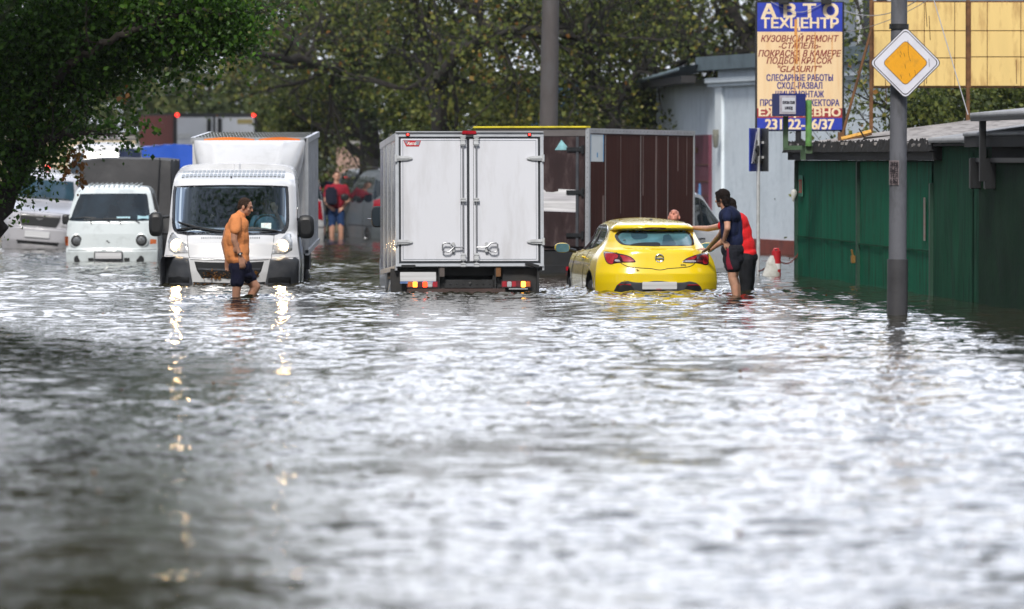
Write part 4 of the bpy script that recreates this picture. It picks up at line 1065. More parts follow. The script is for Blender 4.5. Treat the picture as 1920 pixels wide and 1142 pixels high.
bo_v = []; inn = [(cxw + (p[0] - cxw) * .955, czw + (p[1] - czw) * .93 + .01) for p in wp_s]
for ring_ in (wp_s, inn):
    for p in ring_: h = jsh.hit(p[0], p[1], 'y'); bo_v.append((p[0], h[0].y - .006, p[1]))
cowl = jsh.patch(j2s([(215, 668), (300, 684), (547, 690), (800, 684), (880, 668), (868, 690), (800, 702), (547, 705), (290, 702), (228, 692)]), .008, .01, curve=False)
wip = [jsh.line(j2s(p), .012, off=.02) for p in ([(225, 668), (330, 655), (450, 668), (560, 684)], [(560, 672), (680, 660), (800, 672), (850, 684)])]
wip2 = jsh.line(j2s([(235, 622), (300, 640), (400, 664), (500, 684)]), .012, off=.02)
dt = {}
def jp(nm, pts, off, th, mm, parent=Jt, curve=False, bulge=0., step=.04, lift=True):
    b_ = jsh.patch(j2s(pts), off, th, curve=curve, bulge=bulge, step=step); return b_.build(nm, mm, parent, up=UP if lift else 0.)
# side windows are taken before the shell is cut
sidew = {}
for ax, sg in (('x-', -1), ('x+', 1)):
    sidew[sg] = (jsh.patch([(1.15, .82), (1.2, 1.2), (1.5, 1.42), (2.05, 1.44), (2.08, .84), (1.6, .78)], .004, .01, ax), jsh.line([(1.0, .72), (1.0, -.2)], .005, ax), jsh.line([(2.12, 1.5), (2.12, -.2)], .005, ax))
jp('lower_grille', [(330, 857), (420, 862), (547, 864), (660, 862), (745, 857), (728, 915), (700, 955), (547, 962), (375, 957), (345, 910)], .002, .02, M_dark)
jp('grille_bar', [(352, 896), (547, 902), (725, 896), (722, 908), (547, 915), (356, 908)], .012, .01, m_bump)
gr_ = bpy.data.objects['lower_grille']
lp_ = []
r = np.random.default_rng(6)
for k in range(110):
    p = j2(385 + r.random() * 320, 905 + r.random() * 48); lp_.append((p[0], jdepth(p[0], p[1], jsh.W(p[1])) - .02, p[1]))
leaves('caught_leaves', np.array(lp_), .05, LM_dead, gr_, 4)
ls = []
for k in range(50):
    p = j2(330 + r.random() * 440, 985 + r.random() * 12); ls.append((p[0], jdepth(p[0], p[1], jsh.W(p[1])) - .02, p[1]))
leaves('caught_leaves', np.array(ls), .05, LM_dead, gr_, 7)
jp('corner_bumper', [(136, 845), (150, 826), (220, 828), (298, 838), (305, 900), (318, 972), (325, 1015), (136, 1015)], .006, .02, m_bump, bulge=.012)
jp('corner_bumper', [(953, 845), (935, 834), (870, 836), (780, 845), (770, 900), (755, 975), (745, 1015), (955, 1015)], .006, .02, m_bump, bulge=.012)
jp('lower_lip', [(322, 978), (547, 985), (752, 978), (745, 1020), (325, 1020)], .004, .02, M_dark)
for pts in ([(175, 950), (235, 945), (300, 950), (300, 985), (175, 990)], [(770, 955), (850, 948), (905, 952), (905, 990), (770, 985)]):
    jp('bumper_recess', pts, .020, .004, M_dark)
for sg, outl in ((-1, [(188, 690), (205, 682), (240, 720), (288, 758), (293, 808), (215, 812), (178, 790), (172, 740)]), (1, [(905, 695), (880, 688), (845, 722), (800, 760), (790, 815), (870, 815), (912, 790), (915, 740)])):
    c_ = m_clear
    hl = jp('headlight', outl, .004, .02, mat('headlamp_glass', (.42, .43, .44), .1, .4, coat=1, var=.35, scale=18), bulge=.012)
    cx, cy = (227, 762) if sg < 0 else (852, 765)
    x, z = j2(cx, cy); h = jsh.hit(x, z, 'y')[0]
    MB().lathe([(.06, 0), (.055, .01), (.035, .02), (.01, .024)], (x, h.y - .016, z), (0, -1, 0), 16).build('lit_bulb', mat('lit_headlamp', (1, .95, .8), .2, emit=(1, .66, .30), estr=170), hl)
    MB().lathe([(.1, 0), (.09, .012), (.06, .004)], (x, h.y - .010, z), (0, -1, 0), 20).build('reflector_bowl', mat('glowing_reflector', (.8, .8, .75), .2, .5, emit=(1, .72, .42), estr=2.4), hl)
for pts in ([(288, 690), (292, 760), (302, 838), (330, 846), (547, 850), (770, 846), (790, 815), (800, 750), (805, 700)],): jsh.line(j2s(pts), .0045).build('bonnet_gap', M_dark, Jt, up=UP)
for (a, b_) in ((150, 880), (150, 880)): pass
jsh.line(j2s([(140, 822), (220, 824), (300, 834), (547, 846), (775, 842), (860, 834), (950, 832)]), .004).build('bumper_gap', m_gask, Jt, up=UP)
for k in range(34):
    cx = 372 + k * 10.4
    p = j2s([(cx, 712), (cx + 5, 712), (cx + 5, 722), (cx, 722)])
    if k == 0: vb = MB()
    t_ = jsh.patch(p, .003, .004, curve=False, step=.2); vb.add(t_.v, t_.f)
vb.build('air_slots', M_dark, Jt, up=UP)
# double chevron badge
for dz in (0, .035):
    x, z = j2(547, 885); h = jsh.hit(x, z, 'y')[0]
    MB().tube([(x - .07, h.y - .03, z - .03 + dz - .017), (x, h.y - .03, z + dz), (x + .07, h.y - .03, z - .03 + dz - .017)], .011, 6).build('badge_chevron', M_chrome, Jt, up=UP)
x, z = j2(553, 360); MB().tube([(x - .012, jdepth(x, z, 1) - .01, z - .015), (x, jdepth(x, z, 1) - .012, z + .02)], .012, 5).build('roof_marker', M_dark, Jt, up=UP)
# roof ribs coloured dark grey for the squares of reflection on the wet roof
vb = MB()
for k in range(26):
    a = -.78 + k * .0605; hh = jsh.hit(a, 1.72, 'z')
    for yy in (1.35, 1.62):
        h1 = jsh.hit(a, yy, 'z'); 
        if h1: vb.obox(h1[0] + Vector((0, 0, .004)), (.045, .19, .012), (math.atan2(.24, .6) * .6, 0, 0), .003)
vb.build('roof_ribs', mat('painted_reflection_rib', (.2, .22, .23), .3), Jt, up=UP)
for b_, sd_ in ((sidew[-1], 'L'), (sidew[1], 'R')):
    b_[0].build('side_window', m_glass, Jt, up=UP); b_[1].build('door_gap', M_dark, Jt, up=UP); b_[2].build('door_gap', M_dark, Jt, up=UP)
# cut the windscreen opening, then glaze it
capn = len(jsh.cap)
jsh.cut(lambda c, f: c.y < 1.6 and c.z > .7 and inside(wsh, c.x, c.z))
jsh.cut(lambda c, f: abs(c.x) > .7 and math.hypot(c.y - 1.0, c.z + .1) < .40)
jsh.build('cab_body', m_vwhite, Jt, UP)
ws = glb.build('windscreen', g_wind, Jt, up=UP)
fs = [(k, (k + 1) % 110, 110 + (k + 1) % 110, 110 + k) for k in range(110)]
MB().add(bo_v, fs).build('screen_border', mat('black_glass_border', (.006, .006, .008), .1, coat=.5), ws)
cowl.build('scuttle', M_dark, Jt, up=UP)
for w_ in wip: w_.build('wiper', M_dark, Jt, up=UP)
wip2.build('wiper', M_dark, Jt, up=UP)
stk = None
p0 = j2(727, 663); p1 = j2(788, 628); yy = jdepth(*p0, 1)
MB().add([(p0[0], yy + .01, p0[1]), (p1[0], yy + .01, p0[1]), (p1[0], yy + .05, p1[1]), (p0[0], yy + .05, p1[1])], [(0, 1, 2, 3)]).build('screen_sticker', mat('sticker_paper', (.6, .75, .72), .5, var=.1, dirt=(.6, .2, .2), dirt_amt=.7, dscale=18), ws, smooth=False)
# inside the cab
MB().box(-.86, .86, .62, 1.0, .60, .80, .04).build('dashboard', m_seat, Jt, up=UP)
for x in (-.5, .0, .52): MB().box(x - .22, x + .22, 1.55, 1.72, .3, 1.12, .05).box(x - .13, x + .13, 1.58, 1.68, 1.12, 1.3, .04).build('cab_seat', m_seat, Jt, up=UP)
MB().tube([(.5 + .19 * math.cos(a), .98 + .05 * math.sin(a), .86 + .17 * math.sin(a)) for a in np.linspace(0, 6.283, 25)], .014, 6, False).build('steering_wheel', M_dark, Jt, up=UP)
MB().box(-.88, .88, 2.15, 2.2, -.3, 1.62).build('cab_back', m_seat, Jt, smooth=False, up=UP)
MB().box(-.9, .9, .3, 2.2, -.4, -.3).build('cab_floor', m_chassis, Jt, smooth=False, up=UP)
for sg in (-1, 1):
    wheel(Jt, sg * .86, 1.0, .34, .22, sg); wheel(Jt, sg * .86, 5.4, .34, .22, sg)
# mirrors
for cx, cy, w_, h_ in ((103, 640, .22, .37), (995, 655, .25, .36)):
    px = 260 + cx / 3.1716; x = (px - 432) / js * (JD + .9) / JD + Jt.location.x * .9 / JD; z = 1.9 - (220 + cy / 3.1716 - HY) / js
    mo = mirror_housing('side_mirror', Jt, x, .9, z, w_, h_, .16, M_dark)
    sg = -1 if x < 0 else 1
    MB().tube([(x - sg * .05, .92, z + .1), (sg * .93, 1.0, z + .12)], .022, 8).tube([(x - sg * .05, .92, z - .13), (sg * .93, 1.0, z - .15)], .022, 8).build('mirror_arm', M_dark, mo)
x = (260 + 1022 / 3.1716 - 432) / js + .0 + Jt.location.x * 2.6 / JD * 1.0 + .03
# box body
bx0, bx1 = (362.5 - 960) * 88.4 / FPX - Jt.location.x, (575.5 - 960) * 88.4 / FPX - Jt.location.x
BY, BZ0, BZ1 = 3.2, .42, 2.20
bxm = MB(); Lb = 5.2
tilt_ = .022
def bxq(y0, y1, z0, z1, xa, xb, mb):
    vs = [(x, y, z + tilt_ * (y - BY)) for x in (xa, xb) for y in (y0, y1) for z in (z0, z1)]
    mb.add(vs, [(0, 1, 3, 2), (4, 6, 7, 5), (0, 4, 5, 1), (2, 3, 7, 6), (0, 2, 6, 4), (1, 5, 7, 3)])
bxq(BY, BY + Lb, BZ0, BZ1, bx0, bx1, bxm)
bxm.build('cargo_box', m_vwhite, Jt, smooth=False, up=UP)
mb = MB()
for k in range(7): bxq(BY + .5 + .72 * k, BY + .53 + .72 * k, BZ0, BZ1 - .08, bx1 + .0005, bx1 + .018, mb)
mb.build('box_rib', m_alu, Jt, smooth=False, up=UP)
mb = MB(); bxq(BY - .01, BY + Lb, BZ1 - .07, BZ1 + .015, bx1 - .03, bx1 + .03, mb); bxq(BY - .01, BY + Lb, BZ1 - .07, BZ1 + .015, bx0 - .03, bx0 + .03, mb); bxq(BY - .02, BY + Lb, BZ0 - .03, BZ0 + .05, bx1 - .02, bx1 + .03, mb); bxq(BY - .02, BY + .03, BZ0, BZ1, bx1 - .03, bx1 + .03, mb)
bxq(BY - .02, BY + .03, BZ1 - .05, BZ1 + .015, bx0, bx1, mb)
mb.build('edge_rail', m_alu, Jt, smooth=False, up=UP)
MB().box(bx0 + .25, bx1 - .25, 2.3, 8.2, -.1, .3).build('chassis_rail', m_chassis, Jt, smooth=False, up=UP)
mb = MB(); bxq(BY + 1.2, BY + 2.0, BZ0 - .3, BZ0 - .03, bx1 - .12, bx1 - .0, mb); mb.build('side_locker', m_chassis, Jt, smooth=False, up=UP)
# roof deflector in front of the box: bulging shell with two flutes
n1, n2 = 40, 26; vs = []; fs = []
fx0, fx1 = bx0 + .02, bx1 - .02; fc = (fx0 + fx1) / 2; fh = (fx1 - fx0) / 2
for j in range(n2 + 1):
    v = j / n2
    for i in range(n1 + 1):
        u = -1 + 2 * i / n1; e = (1 - abs(u) ** 5)
        y = 3.15 - (.15 + .95 * (1 - v) ** .8) * (e ** .6) - .10 * math.exp(-((abs(u) - .52 - .12 * v) / .09) ** 2) * (1 - v * .6)
        hw_2 = fh * (1 - .10 * (1 - v) ** 2)
        z = 1.58 + (2.17 - 1.58) * v
        vs.append((fc + u * hw_2 * 1., y, z))
for j in range(n2):
    for i in range(n1): a = j * (n1 + 1) + i; fs.append((a, a + 1, a + n1 + 2, a + n1 + 1))
n = len(vs); vs += [(x, 3.19, z) for x, y, z in vs]
fs += [(n1 * 0 + j * (n1 + 1), (j + 1) * (n1 + 1), (j + 1) * (n1 + 1) + n, j * (n1 + 1) + n) for j in range(n2)] + [(j * (n1 + 1) + n1, (j + 1) * (n1 + 1) + n1, (j + 1) * (n1 + 1) + n1 + n, j * (n1 + 1) + n1 + n) for j in range(n2)]
top_ = n2 * (n1 + 1); fs += [(top_ + i, top_ + i + 1, top_ + i + 1 + n, top_ + i + n) for i in range(n1)] + [(i, i + 1, i + 1 + n, i + n) for i in range(n1)]
MB().add(vs, fs).build('roof_deflector', m_vwhite, Jt, up=UP, angle=50)
m_orange = mat('orange_stripe', (.8, .2, .03), .4)
for (a, b_) in ((390, 690), (715, 960)):
    xa, xb = ((260 + a / 3.1716) - 960) * 88.2 / FPX - Jt.location.x, ((260 + b_ / 3.1716) - 960) * 88.2 / FPX - Jt.location.x
    P = [(xa + (xb - xa) * t, .020 + .03 * math.sin(math.pi * t)) for t in np.linspace(0, 1, 14)]
    MB().prism([(x, BZ1 - .03 + .0) for x, h_ in P] + [(x, BZ1 - .03 + h_) for x, h_ in P[::-1]], BY - .045, BY - .024).build('orange_arc', m_orange, Jt, smooth=False, up=UP)
mb = MB()
for k in range(34):
    for j in range(6): mb.obox((bx0 + .06 + k * (bx1 - bx0 - .12) / 33, BY + .3 + j * .85, BZ1 + .012 + tilt_ * (.3 + j * .85)), (.022, .3, .02), (0, 0, 0), 0)
mb.build('roof_ribs', mat('dark_grey_roof_rib', (.12, .13, .12), .4), Jt, smooth=False, up=UP)
MB().tube([(1.0, 6.0, 2.0), (1.005, 6.0, 2.45), (1.0, 6.0, 2.9)], .006, 4).build('whip_aerial', M_dark, Jt, up=UP)
# ================================================================= brown box truck standing askew behind the yellow car
BD = 94.
Bt = thing('box_truck', 'dark brown box truck standing askew behind the yellow car', 'truck', (at(1103, 300, BD).x, BD, WD), rz=-R(27.4), rx=R(-.4))
# local: the near right rear corner of the box is x=0, y=0
m_brown = mat('brown_box_panel', (.046, .012, .008), .6, 0., spec=.15, var=.2, scale=2, stretch=(1, 6, .25), dirt=(.075, .034, .026), dirt_amt=.5, dscale=3)
m_brown2 = mat('brown_door_panel', (.034, .02, .021), .7, 0., spec=.2, var=.3, scale=3, stretch=(1.5, 1, .6), dirt=(.10, .075, .075), dirt_amt=.7, dscale=3)
zt, zb = 2.39, .38; W2, L2 = 2.1, 4.05
MB().box(-W2 + .02, -.02, .03, L2 - .02, zb, zt - .01).build('cargo_box', m_brown2, Bt, smooth=False, up=UP)
MB().box(-.0195, -.004, .05, L2 - .03, zb + .02, zt - .08).build('side_panel', m_brown, Bt, smooth=False, up=UP)
mb = MB()
for y in (.62, 1.95, 3.0): mb.box(-.0035, .006, y - .008, y + .008, zb, zt - .1)
mb.build('panel_joint', mat('dull_joint_strip', (.22, .20, .20), .5, .4), Bt, smooth=False, up=UP)
mb = MB(); r = random.Random(3)
for (y, z0, z1, w_) in ((2.55, zb + .1, zt - .1, .03), (2.05, zb + .9, zt - .1, .012), (3.4, 1.7, zt - .1, .015), (.55, zb + .05, zb + .9, .03), (1.2, zb + .6, zt - .12, .008), (3.75, zb + .9, zt - .1, .01)):
    mb.box(-.0035, -.0015, y - w_, y + w_, z0, z1)
mb.build('dried_streak', mat('mineral_streak', (.16, .11, .10), .7, var=.4, scale=6, stretch=(1, 3, .3)), Bt, smooth=False, up=UP)
mb = MB().box(-.06, .012, -.012, .05, zb - .02, zt, .006).box(-.03, .012, L2 - .05, L2, zb - .02, zt, .006).box(-.05, .012, .05, L2 - .05, zt - .085, zt, .006).box(-.04, .012, .05, L2 - .05, zb - .03, zb + .03, .006)
fr = mb.build('edge_rail', m_alu, Bt, up=UP)
mb = MB()
for i in range(24): mb.lathe([(.007, 0), (.004, .005)], (-.02, -.012, zb + .05 + i * .082), (0, -1, 0), 6)
for i in range(30): mb.lathe([(.007, 0), (.004, .005)], (.012, .1 + i * .13, zt - .04), (1, 0, 0), 6)
mb.build('rivets', M_dark, fr)
MB().box(-W2, -.06, -.012, .03, zt - .13, zt - .002).build('header_beam', mat('grey_brown_beam', (.12, .11, .11), .6, var=.2), Bt, smooth=False, up=UP)
MB().box(-W2 - .04, -.02, -.05, .12, zt + .001, zt + .035, .01).build('roof_lip', mat('bright_yellow_lip', (.72, .62, .04), .5, dirt=(.3, .26, .05), dirt_amt=.6, dscale=6), Bt, up=UP)
for k, (x0, x1) in enumerate(((-W2 + .04, -W2 / 2 - .02), (-W2 / 2 + .01, -.075))):
    d = MB().box(x0, x1, -.01, .028, zb + .05, zt - .14, .006).build('door', m_brown2, Bt, smooth=False, up=UP)
    xh = x1 if k else x0; sg = -1 if k else 1
    for z in (2.04, 1.33, .62):
        MB().box(min(xh, xh + sg * .32), max(xh, xh + sg * .32), -.045, -.011, z - .035, z + .035, .006).box(min(xh, xh + sg * .04), max(xh, xh + sg * .04), -.06, -.011, z - .07, z + .07, .006).build('hinge', M_dark, d)
    if k: MB().box(x1 - .15, x1 - .10, -.03, -.0105, zb + .05, zt - .14, .004).build('stiffener', m_bump, d, smooth=False)
    if k:
        vs = [(-1.02, 0, 1.02), (-.22, 0, 1.0), (-.23, 0, 1.37), (-.55, 0, 1.385), (-.555, 0, 1.345), (-.66, 0, 1.33), (-.78, 0, 1.335), (-.84, 0, 1.39), (-1.0, 0, 1.31)]
        n = len(vs); vv = [(x, -.02 - .0 * x, z) for x, y, z in vs] + [(x, -.013, z) for x, y, z in vs]
        MB().add(vv, [tuple(range(n)), tuple(range(n, 2 * n))[::-1]] + [(i, i + n, (i + 1) % n + n, (i + 1) % n) for i in range(n)]).build('torn_banner', mat('streaky_banner', (.6, .6, .62), .6, var=.3, scale=3, stretch=(.4, 1, 9), dirt=(.45, .42, .5), dirt_amt=.6, dscale=2), d, smooth=False)
        MB().prism([(-.62, 2.03), (-.50, 2.20), (-.37, 2.06), (-.37, 2.03)], -.014, -.0102).prism([(-.33, 2.03), (-.1, 2.03), (-.1, 2.08), (-.3, 2.07)], -.014, -.0102).build('sticker', mat('teal_sticker', (.25, .5, .55), .6, var=.3, scale=9), d, smooth=False)
ns = MB().box(-.0035, -.001, .06, .56, zt - .55, zt - .1).build('side_notice', mat('side_notice_paper', (.62, .68, .72), .5, var=.08), Bt, smooth=False, up=UP)
MB().box(-.0009, .001, .06, .085, zt - .55, zt - .1).box(-.0009, .001, .53, .56, zt - .55, zt - .1).box(-.0009, .001, .3, .34, zt - .48, zt - .4).build('notice_border', mat('notice_blue', (.1, .3, .55), .5), ns, smooth=False)
MB().box(-W2 + .1, -.05, .05, L2 - .1, .0, zb - .03).build('subframe', m_chassis, Bt, smooth=False, up=UP)
MB().box(-W2 + .1, -.06, -.02, .05, -.1, .12).build('bumper_bar', m_chassis, Bt, smooth=False, up=UP)
MB().box(-.4, -.26, -.035, -.02, .03, .10, .006).build('tail_lamp', m_redl, Bt, up=UP)
MB().box(-W2 + .2, -W2 + .34, -.035, -.02, .03, .10, .006).build('tail_lamp', m_redl, Bt, up=UP)
wheel(Bt, -.2, 1.0, .38, .26, 1); wheel(Bt, -W2 + .2, 1.0, .38, .26, -1)
# its white cab
def cdepth(x, z, W_): return interp([(-.5, .05), (1.45, 0), (1.9, .25)], z)
CZT = 1.36
chs = Shell([(0, -.45), (.9, -.42), (.92, 0), (.92, .6), (.88, .75), (.80, 1.2), (.74, 1.33), (.6, CZT), (0, CZT + .02)], lambda x, z, W_: .0, 2.3,
            [(0, 1), (.55, 1), (.8, .93), (1.6, .2), (1.75, .08), (2.2, -.1)], .6, [(0, 1), (1.6, 1), (2.3, .9)], K=10, N=90, M=46, cz=.4)
cabo = bpy.data.objects.new('cab', None)
sw = chs.patch([(.25, .72), (.27, 1.18), (.62, 1.24), (.95, 1.08), (1.38, .74)], .004, .01, 'x+')
sw2 = chs.patch([(.53, .72), (.60, .72), (.62, 1.22), (.55, 1.22)], .007, .002, 'x+', curve=False)
l1 = chs.line([(.2, 1.28), (.18, .7), (.2, -.2)], .006, 'x+'); l2 = chs.line([(1.42, .72), (1.46, .3), (1.42, -.2)], .006, 'x+'); l3 = chs.line([(.2, .42), (1.4, .42)], .006, 'x+')
chs.cut(lambda c, f: abs(c.x) > .6 and math.hypot(c.y - 1.72, c.z + .04) < .40)
cb_ = chs.build('cab', m_vwhite, Bt, UP); cb_.location = (-W2 / 2 + .0, L2 + .12, UP)
def adopt(o): o.parent = cb_; return o
g = sw.build('side_window', m_glass, cb_); sw2.build('window_divider', M_dark, g)
l1.build('door_gap', M_dark, cb_); l2.build('door_gap', M_dark, cb_); l3.build('side_crease', m_bump, cb_)
hp = chs.hit(.42, .55, 'x+')[0]; MB().tube([(hp.x + .01, .34, .53), (hp.x + .03, .38, .54), (hp.x + .03, .5, .54), (hp.x + .01, .54, .53)], .014, 6).build('door_handle', M_dark, cb_)
MB().lathe([(.39, .45), (.39, .905)], (0, 1.72, -.04), (1, 0, 0), 26).build('arch_liner', M_dark, cb_)
wheel(Bt, -W2 / 2 + .8, L2 + 1.84, .36, .22, 1); wheel(Bt, -W2 / 2 - .8, L2 + 1.84, .36, .22, -1)
mo = mirror_housing('side_mirror', Bt, -W2 / 2 + 1.12, L2 + 1.35, .92, .2, .32, .16, M_dark, True, 2.8)
MB().tube([(-W2 / 2 + .98, L2 + 1.4, .82), (-W2 / 2 + .82, L2 + 1.42, .80)], .03, 8).build('mirror_arm', M_dark, Bt, up=UP)
MB().box(-W2 / 2 + .5, -W2 / 2 + .68, L2 + .5, L2 + .75, CZT + .01, CZT + .07, .02).build('roof_lamp', m_clear, Bt, up=UP)

# ================================================================= small white flat nosed truck with a grey tarpaulin body
PD = 104.5
Pt = thing('tarpaulin_truck', 'small white flat-nosed truck with round lamps and grey tarpaulin load cover', 'truck', (at(208, 300, PD).x, PD, WD))
ps = FPX / PD
m_pw = paint('bluish_white_paint', (.60, .66, .68), dirt=(.34, .37, .38), amt=.55)
pprof = [(-.5, .12), (0, .02), (.19, 0), (.23, .035), (.5, .05), (.72, .09), (.76, .13), (1.24, .42), (1.33, .55), (1.40, .95)]
def pdep(x, z, W_): return interp(pprof, z) + interp([(-.5, .16), (.7, .18), (1.4, .12)], z) * min(1.1, abs(x) / W_) ** 5
psh = Shell([(0, -.45), (.7, -.45), (.81, -.35), (.835, 0), (.84, .2), (.83, .5), (.815, .72), (.77, .95), (.71, 1.2), (.67, 1.31), (.58, 1.375), (.3, 1.40), (0, 1.41)], pdep, 1.75, [(0, 1), (3, 1)], .0, K=44, N=120, M=20, cz=.5)
def p1(cx, cy):
    px, py = cx / 3.569, 200 + cy / 3.569; x = (px - 208) / ps; z = 1.9 - (py - HY) / ps
    for _ in range(3):
        y = pdep(x, z, psh.W(z)); x = (px - 208) / ps * (PD + y) / PD + Pt.location.x * y / PD; z = 1.9 - (py - HY) / ps * (PD + y) / PD
    return x, z
P1 = lambda pts: [p1(*q) for q in pts]
gw = psh.patch(P1([(478, 735), (500, 670), (535, 592), (550, 584), (760, 581), (960, 582), (984, 592), (996, 670), (1004, 740), (998, 762), (740, 766), (476, 764)]), .003, .01)
fogs = []
psh_line = psh.line(P1([(440, 960), (600, 962), (740, 962), (900, 960), (1045, 955)]), .006)
sidep = {sg: (psh.patch([(.55, .74), (.78, 1.18), (1.35, 1.2), (1.4, .74)], .004, .01, ax), psh.line([(.5, .7), (.45, .0)], .005, ax), psh.line([(1.5, 1.25), (1.5, 0)], .005, ax)) for ax, sg in (('x-', -1), ('x+', 1))}
ind = psh.patch(P1([(1004, 888), (1022, 886), (1046, 890), (1044, 918), (1004, 920)]), .004, .01, curve=False)
ind2 = psh.patch(P1([(438, 870), (455, 866), (455, 930), (438, 930)]), .004, .01, curve=False)
psh.build('cab_body', m_pw, Pt, UP)
gg = gw.build('windscreen', mat('dark_screen_glass', (.012, .022, .032), .05, 0, var=.6, scale=2.2, spec=.6), Pt, up=UP)
for sg in (-1, 1):
    sidep[sg][0].build('side_window', m_glass, Pt, up=UP); sidep[sg][1].build('door_gap', M_dark, Pt, up=UP); sidep[sg][2].build('door_gap', M_dark, Pt, up=UP)
psh_line.build('bumper_gap', M_dark, Pt, up=UP)
ind.build('indicator', m_orl, Pt, up=UP); ind2.build('indicator', m_orl, Pt, up=UP)
for (cx, cy) in ((513, 898), (945, 895)):
    x, z = p1(cx, cy); h = psh.hit(x, z, 'y')[0]
    b_ = MB().lathe([(.135, -.0), (.13, .012), (.11, .02), (.105, .0)], (x, h.y + .004, z), (0, -1, 0), 28).build('headlight_bezel', m_pw, Pt, up=UP)
    MB().lathe([(.105, 0), (.10, .016), (.09, .018)], (x, h.y - .004, z), (0, -1, 0), 26).build('black_ring', M_dark, b_)
    MB().lathe([(.078, 0), (.07, .012), (.04, .022), (.01, .026)], (x, h.y - .020, z), (0, -1, 0), 24).build('headlight', mat('dull_headlamp', (.16, .17, .18), .15, .5, coat=1, var=.5, scale=40), b_)
for (cx, cy) in ((520, 1022), (935, 1022)):
    x, z = p1(cx, cy); h = psh.hit(x, z, 'y')[0]; MB().lathe([(.075, 0), (.07, .008)], (x, h.y + .001, z), (0, -1, 0), 20).build('fog_lamp_recess', M_dark, Pt, up=UP)
for (a, b_) in ((590, 625), (830, 865)):
    p0 = p1(a, 1028); q0 = p1(b_, 1012); MB().box(p0[0], q0[0], -.008, .02, p0[1], q0[1]).build('bumper_slot', M_dark, Pt, smooth=False, up=UP)
p0, q0 = p1(630, 1024), p1(820, 970); pp_ = MB().box(p0[0], q0[0], -.05, -.01, p0[1], q0[1], .006).build('plate_frame', M_dark, Pt, up=UP)
MB().box(p0[0] + .02, q0[0] - .02, -.056, -.0505, p0[1] + .02, q0[1] - .015).build('number_plate', m_plate, pp_, smooth=False)
MB().box(p0[0], q0[0], -.054, -.03, p0[1] - .012, p0[1] + .004).build('lower_edge', m_gask, pp_, smooth=False)
x, z = p1(722, 903); h = psh.hit(x, z, 'y')[0]; MB().tube([(x - .03, h.y - .008, z + .01), (x - .008, h.y - .01, z + .02), (x, h.y - .01, z), (x + .01, h.y - .01, z - .02), (x + .03, h.y - .008, z - .008)], .007, 5).build('emblem', M_dark, Pt, up=UP)
for pts in ([(475, 752), (560, 742), (640, 744)], [(612, 785), (612, 760), (680, 752), (740, 775)], [(808, 785), (806, 760), (870, 752), (935, 778)], [(560, 757), (680, 752)], [(690, 750), (860, 748)]):
    psh.line(P1(pts), .009, off=.012).build('wiper', M_dark, Pt, up=UP)
for (a, b_) in (((920, 728), (995, 752)), ((780, 736), (870, 750))):
    p0 = p1(a[0], b_[1]); q0 = p1(b_[0], a[1]); psh.patch([p0, (q0[0], p0[1]), q0, (p0[0], q0[1])], .006, .001, curve=False).build('screen_paper', mat('pale_blue_paper', (.3, .5, .58), .5), gg, smooth=False)
mb = MB()
for k in range(11):
    a = -.46 + k * .092; mb.tube([(a, .72, 1.392), (a + .01, 1.6, 1.425)], .018, 6)
mb.build('roof_ribs', m_pw, Pt, up=UP)
p0, q0 = p1(418, 785), p1(462, 722); mirror_housing('side_mirror', Pt, (p0[0] + q0[0]) / 2, .3, (p0[1] + q0[1]) / 2, .13, .19, .08, M_dark)
MB().tube([(-.86, .3, .82), (-.78, .36, .85)], .012, 6).build('mirror_arm', M_dark, Pt, up=UP)
for sg in (-1, 1):
    wheel(Pt, sg * .72, .75, .3, .18, sg); wheel(Pt, sg * .72, 3.6, .3, .18, sg)
tx0, tx1 = (152 - 960) * 107 / FPX - Pt.location.x, (321 - 960) * 107 / FPX - Pt.location.x
m_tarp = mat('dark_grey_tarpaulin', (.045, .045, .048), .7, var=.15, scale=2, bump=.5, bscale=8, dirt=(.08, .08, .08), dirt_amt=.5)
nx, ny, nz = 22, 20, 12; r = random.Random(6)
TH = lambda u, y: 1.84 + .07 * math.exp(-((u - .5) / .32) ** 2) + .02 * math.sin(9 * u) + .02 * math.sin(5 * y)
vs = []; fs = []
for i in range(nx + 1):
    u = i / nx
    for j in range(ny + 1): y = 2.35 + 3.0 * j / ny; vs.append((tx0 + (tx1 - tx0) * u, y, TH(u, y)))
for i in range(nx):
    for j in range(ny): a = i * (ny + 1) + j; fs.append((a, a + ny + 1, a + ny + 2, a + 1))
topo = MB().add(vs, fs); vs2 = []
def wallgrid(fn, na, nb):
    vs = [fn(i / na, j / nb) for i in range(na + 1) for j in range(nb + 1)]
    return vs, [(i * (nb + 1) + j, (i + 1) * (nb + 1) + j, (i + 1) * (nb + 1) + j + 1, i * (nb + 1) + j + 1) for i in range(na) for j in range(nb)]
wav = lambda u, v: .02 * math.sin(13 * u + 4 * v) * (1 - v * .4) + .015 * math.sin(5 * u - 6 * v)
topo.add(*wallgrid(lambda u, v: (tx0 + (tx1 - tx0) * u, 2.35 + wav(u, v) * (1 if 0 < v < 1 else 0), .2 + (TH(u, 2.35) - .2) * v), 24, 12))
topo.add(*wallgrid(lambda u, v: (tx1 + wav(u, v) * (1 if 0 < v < 1 else 0), 2.35 + 3.0 * u, .2 + (TH(1, 2.35 + 3 * u) - .2) * v), 24, 12))
topo.add(*wallgrid(lambda u, v: (tx0 - wav(u, v) * (1 if 0 < v < 1 else 0), 2.35 + 3.0 * u, .2 + (TH(0, 2.35 + 3 * u) - .2) * v), 24, 12))
topo.add(*wallgrid(lambda u, v: (tx0 + (tx1 - tx0) * u, 5.35, .2 + (TH(u, 5.35) - .2) * v), 8, 4))
topo.build('tarpaulin', m_tarp, Pt, up=UP, angle=30)
